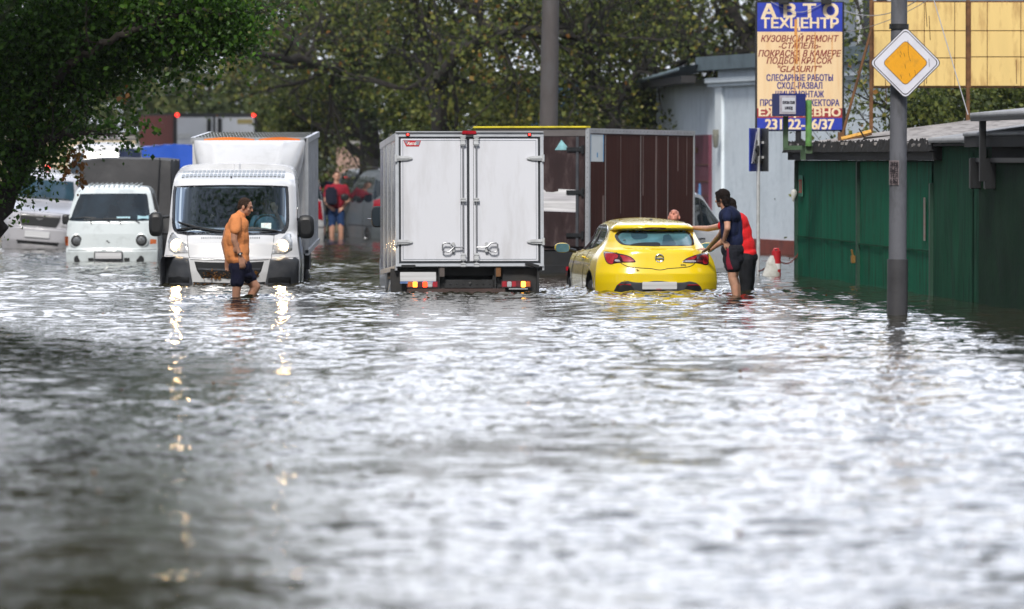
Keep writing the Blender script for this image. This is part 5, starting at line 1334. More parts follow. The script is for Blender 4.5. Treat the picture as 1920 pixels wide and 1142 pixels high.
MB().box(tx0, tx1, 2.3, 5.4, -.05, .2).build('load_bed', m_chassis, Pt, smooth=False, up=UP)
MB().tube([(tx1 - .28, 2.32, .6), (tx1 - .2, 2.3, 1.9)], .012, 5).build('rope', M_dark, Pt, up=UP)

# ================================================================= light coloured off-road car tilting on the bank at the far left
UD = 119.
Us = thing('offroad_car', 'pale off-road car tilted on the flooded bank at the left edge', 'car', (at(66, 300, UD).x, UD, WD + .06), ry=R(4.5))
us_ = FPX / UD
m_pearl = paint('pearl_grey_paint', (.38, .38, .41), dirt=(.2, .2, .2), amt=.55)
uprof = [(-.5, .2), (-.05, .05), (.1, 0), (.36, 0), (.40, .05), (.64, .06), (.69, .12), (.76, .35), (.93, 1.1), (.96, 1.2), (1.38, 1.62), (1.47, 1.85), (1.54, 2.6)]
def udep(x, z, W_): return interp(uprof, z) + interp([(-.5, .25), (.6, .25), (1.5, .15)], z) * min(1.1, abs(x) / W_) ** 5
ush = Shell([(0, -.4), (.6, -.4), (.74, -.25), (.765, .1), (.765, .4), (.75, .62), (.74, .80), (.70, .95), (.66, 1.15), (.62, 1.36), (.55, 1.46), (.3, 1.52), (0, 1.54)], udep, 4.2, [(0, 1), (4.3, 1)], 0, K=48, N=120, M=26, cz=.45)
uw = ush.patch([(-.60, 1.0), (-.53, 1.35), (-.48, 1.38), (0, 1.41), (.48, 1.38), (.53, 1.35), (.60, 1.0), (.58, .975), (0, .965), (-.58, .975)], .003, .01)
usd = {sg: ush.patch([(1.6, .98), (1.95, 1.32), (3.9, 1.34), (3.95, .98)], .004, .01, ax) for ax, sg in (('x-', -1), ('x+', 1))}
ug = ush.patch([(-.42, .665), (.45, .665), (.43, .55), (.36, .40), (-.36, .40), (-.41, .52)], .004, .02, curve=False)
ul = [ush.patch([(s_ * .49, .64), (s_ * .66, .62), (s_ * .70, .50), (s_ * .68, .43), (s_ * .45, .44)], .004, .02, curve=True, bulge=.01) for s_ in (-1, 1)]
ubp = ush.line([(-.75, .375), (-.4, .38), (0, .385), (.4, .38), (.75, .375)], .006)
ugr = ush.patch([(-.45, .10), (.45, .10), (.42, .02), (-.42, .02)], .004, .01, curve=False)
uh = ush.line([(-.74, .69), (-.4, .705), (0, .715), (.4, .705), (.74, .69)], .005)
uwi = [ush.line([(-.5, .99), (-.1, 1.0), (.1, .985)], .01, off=.015), ush.line([(.0, .99), (.35, 1.0), (.5, .985)], .01, off=.015)]
ush.build('body', m_pearl, Us, UP)
gg = uw.build('windscreen', mat('blue_screen_glass', (.018, .045, .065), .08, 0, var=.35, scale=3, spec=.5), Us, up=UP)
for a in ([(-.3, 1.1), (-.1, 1.1), (-.08, 1.28), (-.28, 1.28)], [(.12, 1.02), (.38, 1.02), (.36, 1.25), (.14, 1.25)]): ush.patch(a, .006, .001).build('seat_outline', mat('seat_behind_blue_glass', (.03, .06, .09), .15), gg)
for sg in (-1, 1): usd[sg].build('side_window', m_glass, Us, up=UP)
go = ug.build('grille', M_dark, Us, up=UP)
MB().prism([(-.09, .585), (-.02, .57), (0, .56), (.02, .57), (.09, .585), (.02, .555), (0, .545), (-.02, .555)], .045, .055).build('winged_badge', M_chrome, go, smooth=False)
for o_ in ul: o_.build('headlight', m_clear, Us, up=UP)
ubp.build('bumper_gap', M_dark, Us, up=UP); ugr.build('lower_vent', M_dark, Us, up=UP); uh.build('bonnet_gap', M_dark, Us, up=UP)
for w_ in uwi: w_.build('wiper', M_dark, Us, up=UP)
MB().box(-.28, .24, -.03, -.008, .17, .31, .006).build('number_plate', m_plate, Us, up=UP)
MB().box(.58, .66, -.02, .05, .12, .18, .01).build('fog_lamp', m_clear, Us, up=UP)
for sg in (-1, 1):
    wheel(Us, sg * .66, .95, .36, .2, sg); wheel(Us, sg * .66, 3.3, .36, .2, sg)
    mirror_housing('wing_mirror', Us, sg * .84, 1.45, 1.02, .16, .14, .1, M_dark)
MB().tube([(-.48, 2.2, 1.55), (-.48, 3.8, 1.57)], .014, 6).tube([(.48, 2.2, 1.55), (.48, 3.8, 1.57)], .014, 6).build('roof_rail', M_dark, Us, up=UP)

# ================================================================= people carrier shell used for the cars further back
def van(name, label, X, D, rz, m, rearlamps=True, group=None, mirrors=True):
    t = thing(name, label, 'van', (X, D, WD), rz=rz, group=group)
    pr = [(-.5, .15), (-.1, .04), (.2, 0), (.42, 0), (.46, .04), (.8, .08), (1.0, .16), (1.48, .42), (1.55, .55), (1.62, 1.0)]
    dp = lambda x, z, W_: interp(pr, z) + interp([(-.5, .3), (.8, .3), (1.6, .2)], z) * min(1.1, abs(x) / W_) ** 4
    s_ = Shell([(0, -.4), (.7, -.4), (.82, -.3), (.85, .1), (.85, .5), (.83, .8), (.78, 1.1), (.70, 1.38), (.62, 1.52), (.45, 1.6), (0, 1.63)], dp, 4.4,
               [(0, 1), (2.6, 1), (3.2, .75), (3.9, .15), (4.4, -.2)], .75, [(0, 1), (3.6, 1), (4.4, .85)], K=36, N=110, M=44, cz=.5)
    P = [s_.patch([(-.66, 1.0), (-.58, 1.4), (0, 1.46), (.58, 1.4), (.66, 1.0), (0, .94)], .003, .01).build('rear_window', m_glass, None)]
    sd = []
    for ax in ('x-', 'x+'):
        for q in ([(.35, .92), (.5, 1.36), (1.3, 1.42), (1.32, .90)], [(1.42, .90), (1.4, 1.42), (2.3, 1.42), (2.35, .88)], [(2.45, .88), (2.4, 1.40), (2.8, 1.36), (3.35, .95), (3.3, .88)]):
            sd.append(s_.patch(q, .004, .01, ax).build('side_window', m_glass, None))
        sd.append(s_.line([(1.37, 1.45), (1.37, -.1)], .006, ax).build('door_gap', M_dark, None))
        sd.append(s_.line([(.1, .30), (3.8, .30)], .012, ax).build('side_moulding', m_bump, None))
    lm = [s_.patch([(sg * .60, .95), (sg * .80, .9), (sg * .84, .45), (sg * .62, .50)], .004, .01, bulge=.01, curve=False).build('tail_lamp', m_redl, None) for sg in (-1, 1)]
    gp = [s_.line([(-.84, .43), (0, .44), (.84, .43)], .007).build('bumper_gap', M_dark, None)]
    s_.cut(lambda c, f: abs(c.x) > .6 and any(math.hypot(c.y - wy, c.z + .12) < .38 for wy in (.85, 3.4)))
    s_.build('body', m, t, UP)
    for o in P + sd + lm + gp: o.parent = t; o.location.z = UP
    for wy in (.85, 3.4):
        MB().lathe([(.385, -.84), (.385, .84)], (0, wy, -.12), (1, 0, 0), 24).build('arch_liner', M_dark, t, up=UP)
        for sg in (-1, 1): wheel(t, sg * .77, wy, .32, .2, sg)
    MB().box(-.26, .26, -.02, .02, .5, .62, .004).build('number_plate', m_plate, t, up=UP)
    if mirrors: mirror_housing('wing_mirror', t, -.96, 3.0, .95, .2, .17, .12, M_dark), mirror_housing('wing_mirror', t, .96, 3.0, .95, .2, .17, .12, M_dark)
    MB().tube([(-.5, .7, 1.66), (-.5, 2.6, 1.68)], .015, 6).tube([(.5, .7, 1.66), (.5, 2.6, 1.68)], .015, 6).build('roof_rail', M_dark, t, up=UP)
    return t
van('people_carrier', 'silver people carrier seen from behind left of the white box truck', (700 - 960) * 134 / FPX + .86, 134, R(13), paint('slate_silver_paint', (.12, .14, .155), .5, coat=.1))
van('people_carrier', 'dark green people carrier ahead of the silver one between the trucks', (661 - 960) * 152 / FPX + .86, 152, R(12), paint('dark_green_vehicle_paint', (.02, .03, .03), .3))
van('minibus', 'white minibus almost hidden behind the white cab truck', (612 - 960) * 131 / FPX - .92, 131, R(1), m_vwhite, mirrors=False)
cv = van('people_carrier', 'grey people carrier with a red roof lamp behind the off-road car', (60 - 960) * 150 / FPX, 150, R(0), m_vsilver)
MB().lathe([(.07, 0), (.065, .05), (.03, .07)], (.35, .8, 1.63), (0, 0, 1), 14).build('roof_beacon', m_onred, cv, up=UP)

# truck cab with roof lamps, blue tarpaulin truck and the far trailer
RD = 137.
Rt = thing('cab_truck', 'dark windscreened truck with three round roof lamps behind the grey tarpaulin', 'truck', (at(196, 300, RD).x, RD, WD))
rp = [(-.5, 0), (1.5, 0), (2.05, .22), (2.22, .5), (2.3, 1.0)]
rs = Shell([(0, -.4), (.85, -.4), (.95, 0), (.95, 1.3), (.9, 1.6), (.84, 2.05), (.72, 2.2), (.4, 2.26), (0, 2.28)], lambda x, z, W_: interp(rp, z) + .15 * min(1.1, abs(x) / W_) ** 5, 1.9, [(0, 1), (3, 1)], 0, K=30, N=90, M=14, cz=.9)
w1 = rs.patch([(-.80, 1.5), (-.76, 1.9), (-.7, 2.0), (0, 2.04), (.7, 2.0), (.76, 1.9), (.80, 1.5), (0, 1.47)], .003, .01)
rs.build('cab_body', m_vwhite, Rt, UP); w1.build('windscreen', mat('dark_screen_glass', (.012, .022, .032), .05, 0, var=.6, scale=2.2, spec=.6), Rt, up=UP)
bar = MB().tube([(-.75, .45, 2.34), (.75, .45, 2.34)], .02, 8).tube([(-.6, .5, 2.2), (-.6, .45, 2.34)], .015, 6).tube([(.6, .5, 2.2), (.6, .45, 2.34)], .015, 6).build('lamp_bar', M_dark, Rt, up=UP)
for px in (174, 199, 222):
    x = (px - 196) * RD / FPX; MB().lathe([(.03, .1), (.085, .05), (.09, 0), (.08, -.01)], (x, .42, 2.42), (0, 1, 0), 18).build('roof_lamp', M_dark, Rt, up=UP)
    MB().lathe([(.075, 0), (.07, -.012)], (x, .408, 2.42), (0, 1, 0), 18).build('lamp_lens', m_clear, Rt, up=UP)
for sg in (-1, 1): wheel(Rt, sg * .8, .9, .42, .25, sg); wheel(Rt, sg * .8, 3.6, .42, .25, sg)
MB().box(-.5, .5, .8, 4.2, -.1, .3).box(-.95, .95, 2.0, 4.6, .3, .8).build('load_bed', m_chassis, Rt, smooth=False, up=UP)

VD = 125.
Vt = thing('tarpaulin_truck', 'truck under a bright blue tarpaulin behind the grey covered one', 'truck', (at(300, 300, VD).x, VD, WD))
m_btarp = mat('bright_blue_tarpaulin', (.015, .085, .48), .45, var=.12, scale=2, bump=.5, bscale=5)
m_dtarp = mat('dark_blue_tarpaulin', (.012, .022, .06), .5, var=.2, scale=2, bump=.5, bscale=5)
bxa, bxb = (266 - 300) * VD / FPX, (384 - 300) * VD / FPX
TB = lambda u, y: 2.12 + .05 * math.sin(math.pi * u) + .03 * abs(math.sin(y * 3.3 + u * 2)) + .008 * math.sin(u * 40)
mb = MB(); mb.add(*wallgrid(lambda u, v: (bxa + (bxb - bxa) * u, 0 + .02 * math.sin(11 * u + 5 * v), .3 + (TB(u, 0) - .3) * v), 26, 10))
mb.add(*wallgrid(lambda u, v: (bxa + (bxb - bxa) * u, 3.6 * v, TB(u, 3.6 * v)), 26, 26))
mb.add(*wallgrid(lambda u, v: (bxb + .015 * math.sin(9 * u), 3.6 * u, .3 + (TB(1, 3.6 * u) - .3) * v), 18, 8)); mb.add(*wallgrid(lambda u, v: (bxa, 3.6 * u, .3 + (TB(0, 3.6 * u) - .3) * v), 18, 8))
mb.build('tarpaulin', m_btarp, Vt, up=UP, angle=30)
bxc = (221 - 300) * VD / FPX
mb = MB(); mb.add(*wallgrid(lambda u, v: (bxc + (bxa - bxc - .01) * u, -.1 + .02 * math.sin(9 * u + 3 * v) + .3 * (1 - u), .3 + (2.0 + .12 * math.sin(math.pi * (.2 + .8 * u)) - .3) * v), 14, 10)); mb.add(*wallgrid(lambda u, v: (bxc + (bxa - bxc - .01) * u, -.1 + .3 * (1 - u) + 3 * v, 2.0 + .12 * math.sin(math.pi * (.2 + .8 * u))), 14, 6))
mb.build('tarpaulin_flap', m_dtarp, Vt, up=UP, angle=30)
MB().box(bxc, bxb, -.4, 3.7, -.1, .3).build('load_bed', m_chassis, Vt, smooth=False, up=UP)
MB().box(bxa, bxb, -1.6, -.3, -.2, 1.4, .15).build('cab', mat('dark_blue_cab', (.02, .04, .12), .3, coat=.5), Vt, up=UP)
for sg in (bxa + .2, bxb - .2): wheel(Vt, sg, 2.6, .38, .25, 1); wheel(Vt, sg, -.9, .38, .22, 1)

TD = 169.
Tt = thing('trailer', 'far trailer with white rear doors and dark red side behind the cab truck', 'trailer', (at(404, 300, TD).x, TD, WD), rz=R(12))
hw2 = 79 * TD / FPX; zt = 1.9 + (HY - 212) * TD ** -1 * 0 + (296 - 212) * TD / FPX
m_tw = mat('far_white_door', (.50, .53, .58), .5, var=.05); m_tr = mat('dark_red_side', (.14, .02, .02), .6, var=.15, dirt=(.09, .02, .02), dirt_amt=.6)
MB().box(-hw2, hw2, .0, 7, .7, zt).build('cargo_box', mat('black_trailer_frame', (.015, .017, .02), .6), Tt, smooth=False, up=UP)
for a_ in (-hw2 - .01, hw2 + .001): MB().box(a_, a_ + .009, .12, 6.95, .75, zt - .06).build('side_panel', m_tr, Tt, smooth=False, up=UP)
for (a, b_) in ((-hw2 + .1, -.08), (.0, hw2 - .1)):
    d = MB().box(a, b_, -.03, -.001, .8, zt - .13).build('door', m_tw, Tt, smooth=False, up=UP)
    xr_ = b_ - .12 if a < -.5 else a + .12
    MB().cyl((xr_, -.06, .8), (xr_, -.06, zt - .2), .02, 8).box(xr_ - .06, xr_ + .06, -.09, -.03, zt - .6, zt - .15, .01).build('lock_rod', M_dark, d)
    xh = a if a < -.5 else b_; MB().box(min(xh, xh + (.4 if a < -.5 else -.4)), max(xh, xh + (.4 if a < -.5 else -.4)), -.05, -.031, zt - .75, zt - .6).build('hinge', M_metal, d, smooth=False)
MB().box(hw2 - .6, hw2 - .14, -.04, -.031, zt - .32, zt - .18).build('sticker', mat('ochre_sticker', (.3, .25, .1), .6), Tt, smooth=False, up=UP)
for x in (-hw2 + .1, hw2 - .1): MB().lathe([(.055, 0), (.05, .03)], (x, -.03, zt - .06), (0, -1, 0), 12).build('marker_lamp', m_onred, Tt, up=UP)
MB().box(-hw2 + .2, hw2 - .2, .1, 6.8, .3, .68).build('chassis_rail', m_chassis, Tt, smooth=False, up=UP)
for sg in (-1, 1): wheel(Tt, sg * (hw2 - .2), 1.2, .48, .3, sg); wheel(Tt, sg * (hw2 - .2), 2.5, .48, .3, sg)
# ---------------------------------------------------------------- people
def capsule(mb, a, ra, b, rb, n=14):
    a, b = Vector(a), Vector(b); d = b - a; L_ = d.length
    if L_ < 1e-5: d = Vector((0, 0, 1)); L_ = 1e-5
    prof = [(ra * math.sin(t) + 1e-4, -ra * math.cos(t)) for t in np.linspace(.12, 1.571, 5)]
    prof += [(rb * math.cos(t) + 1e-4, L_ + rb * math.sin(t)) for t in np.linspace(0, 1.45, 5)]
    mb.lathe(prof, a, d, n)
def ellip(mb, c, r, rot=(0, 0, 0), n=16):
    t = MB(); t.lathe([(math.sin(q) + 1e-4, -math.cos(q)) for q in np.linspace(.1, 3.04, 12)], (0, 0, 0), (0, 0, 1), n)
    M = Matrix.Translation(Vector(c)) @ Euler(rot).to_matrix().to_4x4() @ Matrix.Diagonal((*r, 1)); mb.add([M @ v for v in t.v], t.f)
from mathutils import noise as mnoise
def fuse(name, mb, m, parent, voxel=.008, it=4, fold=0., fscale=9., up=0.):
    """grow one continuous skin over the shapes"""
    me = bpy.data.meshes.new('tmp'); me.from_pydata([tuple(v) for v in mb.v], [], mb.f); me.update()
    bm = bmesh.new(); bm.from_mesh(me); bmesh.ops.recalc_face_normals(bm, faces=bm.faces); bm.to_mesh(me); bm.free()
    o = bpy.data.objects.new('tmp', me); COL.objects.link(o)
    md = o.modifiers.new('r', 'REMESH'); md.mode = 'VOXEL'; md.voxel_size = voxel
    sm = o.modifiers.new('s', 'SMOOTH'); sm.iterations = it; sm.factor = .5
    bpy.context.view_layer.update(); dg = bpy.context.evaluated_depsgraph_get()
    me2 = bpy.data.meshes.new_from_object(o.evaluated_get(dg)); bpy.data.objects.remove(o)
    if fold:
        n = len(me2.vertices); cs = np.empty(n * 3, np.float32); me2.vertices.foreach_get('co', cs); ns = np.array([tuple(q.vector) for q in me2.vertex_normals], np.float32)
        cs = cs.reshape(-1, 3); q = np.array([mnoise.noise(Vector((p[0] * fscale, p[1] * fscale, p[2] * fscale * .8 + p[0] * 4))) + .5 * mnoise.noise(Vector((p[0] * 2.3 * fscale, p[1] * 2 * fscale, p[2] * 1.2 * fscale))) for p in cs.tolist()], np.float32)
        me2.vertices.foreach_set('co', (cs + ns * (q * fold)[:, None]).ravel()); me2.update()
    me2.name = name; me2.materials.clear(); me2.materials.append(m); me2.polygons.foreach_set('use_smooth', [True] * len(me2.polygons))
    r = bpy.data.objects.new(name, me2); COL.objects.link(r)
    if parent: r.parent = parent
    if up: r.location.z = up
    return r
def hand(mb, w, d, pn, s=1., curl=.35, spread=.25, thumb=1):
    """palm, four fingers of their own lengths and a thumb from the side of the palm. d: pointing direction, pn: palm normal"""
    w, d, pn = Vector(w), Vector(d).normalized(), Vector(pn); pn = (pn - d * pn.dot(d)).normalized(); sd = d.cross(pn)
    t = MB(); ln = .095 * s
    for k in range(4):
        u = (k - 1.5) * .020 * s
        capsule(mb, w + sd * u * .6, .014 * s, w + d * ln + sd * u, .0125 * s, 8)
        L = (.060, .072, .068, .052)[k] * s; p = w + d * ln + sd * u; dd = (d + sd * (k - 1.5) * spread * .35).normalized()
        for j in range(3):
            dd = (dd + pn * curl * (1.15 if j else .7)).normalized(); q = p + dd * L * (.46, .32, .26)[j]; capsule(mb, p, (.0098 - .001 * j) * s, q, (.0088 - .001 * j) * s, 8); p = q
    p = w + d * .03 * s - sd * .022 * s * thumb
    q = p + (d * .75 - sd * thumb * .7 + pn * .25).normalized() * .045 * s; capsule(mb, p, .015 * s, q, .0125 * s, 8)
    q2 = q + (d * .95 - sd * thumb * .25 + pn * .3).normalized() * .035 * s; capsule(mb, q, .0115 * s, q2, .0095 * s, 8)
def head(mb, c, f, tilt=0., s=1.):
    """skull, jaw, nose, brow, lips, ears. c: centre of the head, f: facing direction (horizontal)"""
    c = Vector(c); f = Vector(f).normalized(); side = f.cross(Vector((0, 0, 1))).normalized(); upv = side.cross(f).normalized()
    Rm = Matrix((side, f, upv)).transposed().to_3x3(); Tl = Matrix.Rotation(tilt, 3, side); B = Tl @ Rm
    P = lambda x, y, z: c + B @ (Vector((x, y, z)) * s)
    e = B.to_euler()
    ellip(mb, P(0, -.012, .025), (.076 * s, .094 * s, .092 * s), e); ellip(mb, P(0, .022, -.045), (.055 * s, .062 * s, .062 * s), e)
    ellip(mb, P(0, .052, -.088), (.026 * s, .024 * s, .020 * s), e)
    capsule(mb, P(0, .082, .012), .009 * s, P(0, .104, -.026), .013 * s, 8); ellip(mb, P(0, .074, .030), (.045 * s, .018 * s, .012 * s), e)
    ellip(mb, P(0, .076, -.056), (.024 * s, .013 * s, .007 * s), e); ellip(mb, P(0, .074, -.068), (.021 * s, .013 * s, .007 * s), e)
    for q in (-1, 1):
        ellip(mb, P(q * .078, -.008, -.008), (.010 * s, .020 * s, .032 * s), e); ellip(mb, P(q * .042, .058, -.022), (.020 * s, .02 * s, .018 * s), e)
    return P, e
def face_bits(P, e, parent, s, m_eye, brow):
    for q in (-1, 1):
        mb = MB(); ellip(mb, P(q * .031, .072, .006), (.010 * s, .007 * s, .004 * s), e, 10)
        mb.build('eye', m_eye, parent)
        mb = MB(); capsule(mb, P(q * .018, .086, .031), .0035 * s, P(q * .045, .076, .033), .0028 * s, 6); mb.build('eyebrow', brow, parent)
def skin(name, c, rough=.5):
    m = mat(name, c, rough, var=.14, scale=14, spec=.35, dirt=(c[0] * .85, c[1] * .62, c[2] * .55), dirt_amt=.4, dscale=6, bump=.1, bscale=90)
    b = m.node_tree.nodes['Principled BSDF']; b.inputs['Subsurface Weight'].default_value = .08; b.inputs['Subsurface Radius'].default_value = (.02, .008, .004); return m
sk1 = skin('tanned_skin', (.50, .26, .17)); sk2 = skin('fair_skin', (.47, .26, .18)); sk3 = skin('pink_skin', (.52, .22, .16)); skw = skin('light_skin', (.50, .28, .2))
m_eye = mat('eye_dark', (.04, .03, .03), .2)
m_hair = mat('dark_brown_hair', (.012, .008, .007), .8, spec=.1, var=.4, scale=50, bump=.6, bscale=120); m_hair2 = mat('short_brown_hair', (.045, .027, .018), .8, spec=.15, var=.4, scale=60, bump=.6, bscale=120)
def cloth(n, c, v=.12): return mat(n, c, .85, var=v, scale=7, bump=.4, bscale=55, dirt=tuple(x * .62 for x in c), dirt_amt=.4, dscale=5, spec=.2)

# --- man in the orange shirt wading to the right
OD = 77.9
om = thing('person', 'man in orange T-shirt and dark shorts wading to the right before the white cab truck', 'person', ((452 - 960) * OD / FPX, OD, WD))
def k3(cx, cy, y=0.): return Vector(((400 + cx / 4.758 - 452) * (OD + y) / FPX - 0 + om.location.x * y / OD, y, 1.9 - (350 + cy / 4.758 - HY) * (OD + y) / FPX))
b = MB(); H, e = head(b, k3(288, 182), (1, -.22, -.08), -.18, 1.02)
capsule(b, k3(262, 215), .058, k3(240, 262), .062)
sh_n, sh_f = k3(192, 292, -.165), k3(215, 285, .175)
chest, belly, hip = k3(222, 400), k3(225, 560), k3(238, 735)
ellip(b, k3(218, 350), (.125, .175, .15)); ellip(b, k3(220, 470), (.13, .165, .2)); ellip(b, k3(232, 640), (.13, .165, .16)); ellip(b, k3(240, 745), (.13, .17, .12))
capsule(b, sh_n, .062, sh_f, .06); 
el_n, wr_n = k3(186, 478, -.235), k3(236, 612, -.235)
capsule(b, sh_n, .056, el_n, .042); capsule(b, el_n, .043, wr_n, .027)
ellip(b, k3(205, 545, -.235), (.036, .036, .075), (0, .35, 0))
hand(b, k3(243, 625, -.235), (.22, -.05, -1), (-.2, 1, 0), 1.08, .30, .3, thumb=-1)
el_f, wr_f = k3(96, 500, .235), k3(118, 640, .24)
capsule(b, sh_f, .055, k3(120, 400, .25), .045); capsule(b, k3(120, 400, .25), .045, el_f, .04); capsule(b, el_f, .042, wr_f, .027)
hand(b, k3(120, 650, .24), (.12, .05, -1), (.2, -1, 0), 1.05, .4, .3, thumb=1)
# near leg (vertical, pushing back), far leg bent forward
kn1 = k3(208, 905, -.09); capsule(b, k3(226, 745, -.09), .095, kn1, .062); capsule(b, kn1, .062, k3(205, 950, -.09), .058)
capsule(b, k3(205, 950, -.09), .058, k3(190, 1140, -.09), .05); capsule(b, k3(190, 1140, -.09), .05, k3(165, 1290, -.09), .035); capsule(b, k3(160, 1290, -.09), .04, k3(262, 1325, -.09), .03)
kn2 = k3(378, 892, .10); capsule(b, k3(255, 745, .09), .098, kn2, .064); capsule(b, kn2, .064, k3(345, 955, .10), .06); capsule(b, k3(345, 955, .10), .06, k3(290, 1090, .1), .045); capsule(b, k3(290, 1090, .1), .043, k3(262, 1250, .1), .034); capsule(b, k3(262, 1260, .1), .038, k3(355, 1310, .1), .028)
body = fuse('body', b, sk1, om, .0075, 3, up=UP)
face_bits(H, e, body, 1.02, m_eye, m_hair2)
h = MB(); ellip(h, H(0, -.022, .038), (.083, .096, .090), e); ellip(h, H(0, -.058, -.01), (.072, .055, .062), e)
for q in (-1, 1): ellip(h, H(q * .070, .012, .02), (.014, .024, .035), e)
fuse('hair', h, m_hair2, body, .007, 2, .004, 60)
c = MB()
ellip(c, k3(222, 355), (.145, .195, .16)); ellip(c, k3(212, 455), (.155, .195, .22)); ellip(c, k3(222, 580), (.158, .19, .2)); ellip(c, k3(228, 640), (.152, .188, .13))
capsule(c, k3(185, 325, -.02), .09, k3(130, 470, 0), .068); capsule(c, k3(128, 470), .07, k3(170, 640), .09)
capsule(c, k3(255, 330), .09, k3(262, 520), .09); capsule(c, k3(262, 520), .09, k3(262, 640), .085)
capsule(c, k3(200, 300, -.155), .080, k3(196, 385, -.215), .078); capsule(c, k3(212, 296, .16), .078, k3(150, 370, .23), .068); capsule(c, k3(245, 255), .075, k3(225, 290), .11)
shirt = fuse('t_shirt', c, cloth('orange_cotton', (.88, .33, .12), .06), om, .008, 12, .013, 7, up=UP)
c = MB()
ellip(c, k3(240, 722), (.160, .20, .15)); ellip(c, k3(262, 790, 0), (.13, .16, .08)); capsule(c, k3(228, 745, -.09), .118, k3(213, 842, -.095), .098); capsule(c, k3(258, 745, .09), .12, k3(322, 812, .10), .098)
fuse('shorts', c, cloth('navy_shorts_cloth', (.012, .013, .035), .3), om, .008, 3, .010, 9, up=UP)
# tidy cuffs: hem bands
w = MB(); aw = (wr_n - el_n).normalized(); wc = k3(238, 600, -.235); w.lathe([(.031, -.014), (.036, -.012), (.036, .012), (.031, .014)], wc, aw, 18)
w.lathe([(.022, 0), (.021, .010), (.015, .012)], wc + Vector((.005, -.036, 0)), (.1, -1, 0), 14); ww = w.build('wristwatch', M_dark, body)
MB().lathe([(.013, 0), (.012, .002)], wc + Vector((.005, -.0485, 0)), (.1, -1, 0), 14).build('watch_face', M_white, ww)

# --- man in the dark blue shirt with one hand on his hip
ND = 78.6
nm = thing('person', 'dark haired man in navy T-shirt, hand on hip, beside the yellow car', 'person', ((1376 - 960) * ND / FPX, ND, WD))
def k6(cx, cy, y=0.): return Vector(((1270 + cx / 4.965 - 1376) * (ND + y) / FPX + nm.location.x * y / ND, y, 1.9 - (340 + cy / 4.965 - HY) * (ND + y) / FPX))
b = MB(); H, e = head(b, k6(415, 165), (-.80, .6, -.05), -.05, 1.03)
capsule(b, k6(432, 215), .056, k6(452, 262), .062)
shl, shr = k6(462, 296, -.13), k6(505, 290, .16)
ellip(b, k6(485, 330), (.13, .16, .13)); ellip(b, k6(490, 450), (.12, .14, .2)); ellip(b, k6(515, 600), (.13, .14, .14)); ellip(b, k6(525, 690), (.135, .14, .13))
capsule(b, shl, .062, shr, .06)
eln, wrn = k6(466, 440, -.30), k6(432, 562, -.17)
capsule(b, shl, .052, eln, .042); capsule(b, eln, .043, wrn, .028)
hand(b, k6(430, 562, -.17), (.55, .2, -.45), (-.3, .8, -.3), 1.05, .18, .35, thumb=1)
elf, wrf = k6(345, 565, 1.1), k6(275, 628, 1.95)
elf = k6(400, 500, .75)
capsule(b, shr, .05, elf, .04); capsule(b, elf, .042, k6(290, 620, 1.75), .027)
hand(b, k6(290, 620, 1.75), (-.45, .8, -.35), (.1, .2, -1), 1.05, .2, .4, thumb=1)
for (dx, y) in ((0, -.085), (16, .10)):
    capsule(b, k6(508 + dx, 700, y), .092, k6(512 + dx, 900, y), .058); capsule(b, k6(512 + dx, 900, y), .06, k6(535 + dx, 980, y), .058); capsule(b, k6(535 + dx, 980, y), .058, k6(545 + dx, 1080, y), .045); capsule(b, k6(545 + dx, 1080, y), .045, k6(555 + dx, 1330, y), .035); capsule(b, k6(555 + dx, 1340, y), .038, k6(490 + dx, 1375, y + .02), .03)
body = fuse('body', b, sk2, nm, .0075, 3, up=UP); face_bits(H, e, body, 1.03, m_eye, m_hair)
h = MB(); ellip(h, H(0, -.022, .045), (.092, .108, .098), e); ellip(h, H(0, -.068, -.025), (.078, .058, .075), e); ellip(h, H(0, -.075, -.085), (.055, .04, .04), e)
for q in (-1, 1): ellip(h, H(q * .078, .005, .0), (.016, .035, .045), e)
ellip(h, H(0, .055, .085), (.06, .04, .03), e)
fuse('hair', h, m_hair, body, .007, 2, .007, 45)
c = MB()
ellip(c, k6(483, 325), (.150, .182, .145)); ellip(c, k6(488, 450), (.132, .16, .22)); ellip(c, k6(512, 570), (.135, .16, .15)); capsule(c, k6(540, 320, .05), .085, k6(560, 560, .0), .085); capsule(c, k6(440, 330, -.02), .075, k6(450, 560, 0), .06)
capsule(c, shl, .075, k6(463, 345, -.22), .068); capsule(c, shr, .075, k6(450, 380, .42), .062); capsule(c, k6(452, 252), .066, k6(475, 285), .10)
fuse('t_shirt', c, cloth('navy_cotton', (.008, .013, .045), .25), nm, .008, 10, .010, 9, up=UP)
c = MB(); ellip(c, k6(512, 640), (.162, .180, .14)); ellip(c, k6(520, 720), (.150, .175, .13))
for (dx, y) in ((0, -.085), (14, .10)): capsule(c, k6(512 + dx, 650, y), .115, k6(512 + dx, 790, y), .105)
sh_ = fuse('shorts', c, cloth('black_shorts_cloth', (.012, .013, .020), .3), nm, .008, 3, .008, 9, up=UP)
from mathutils.bvhtree import BVHTree as _B
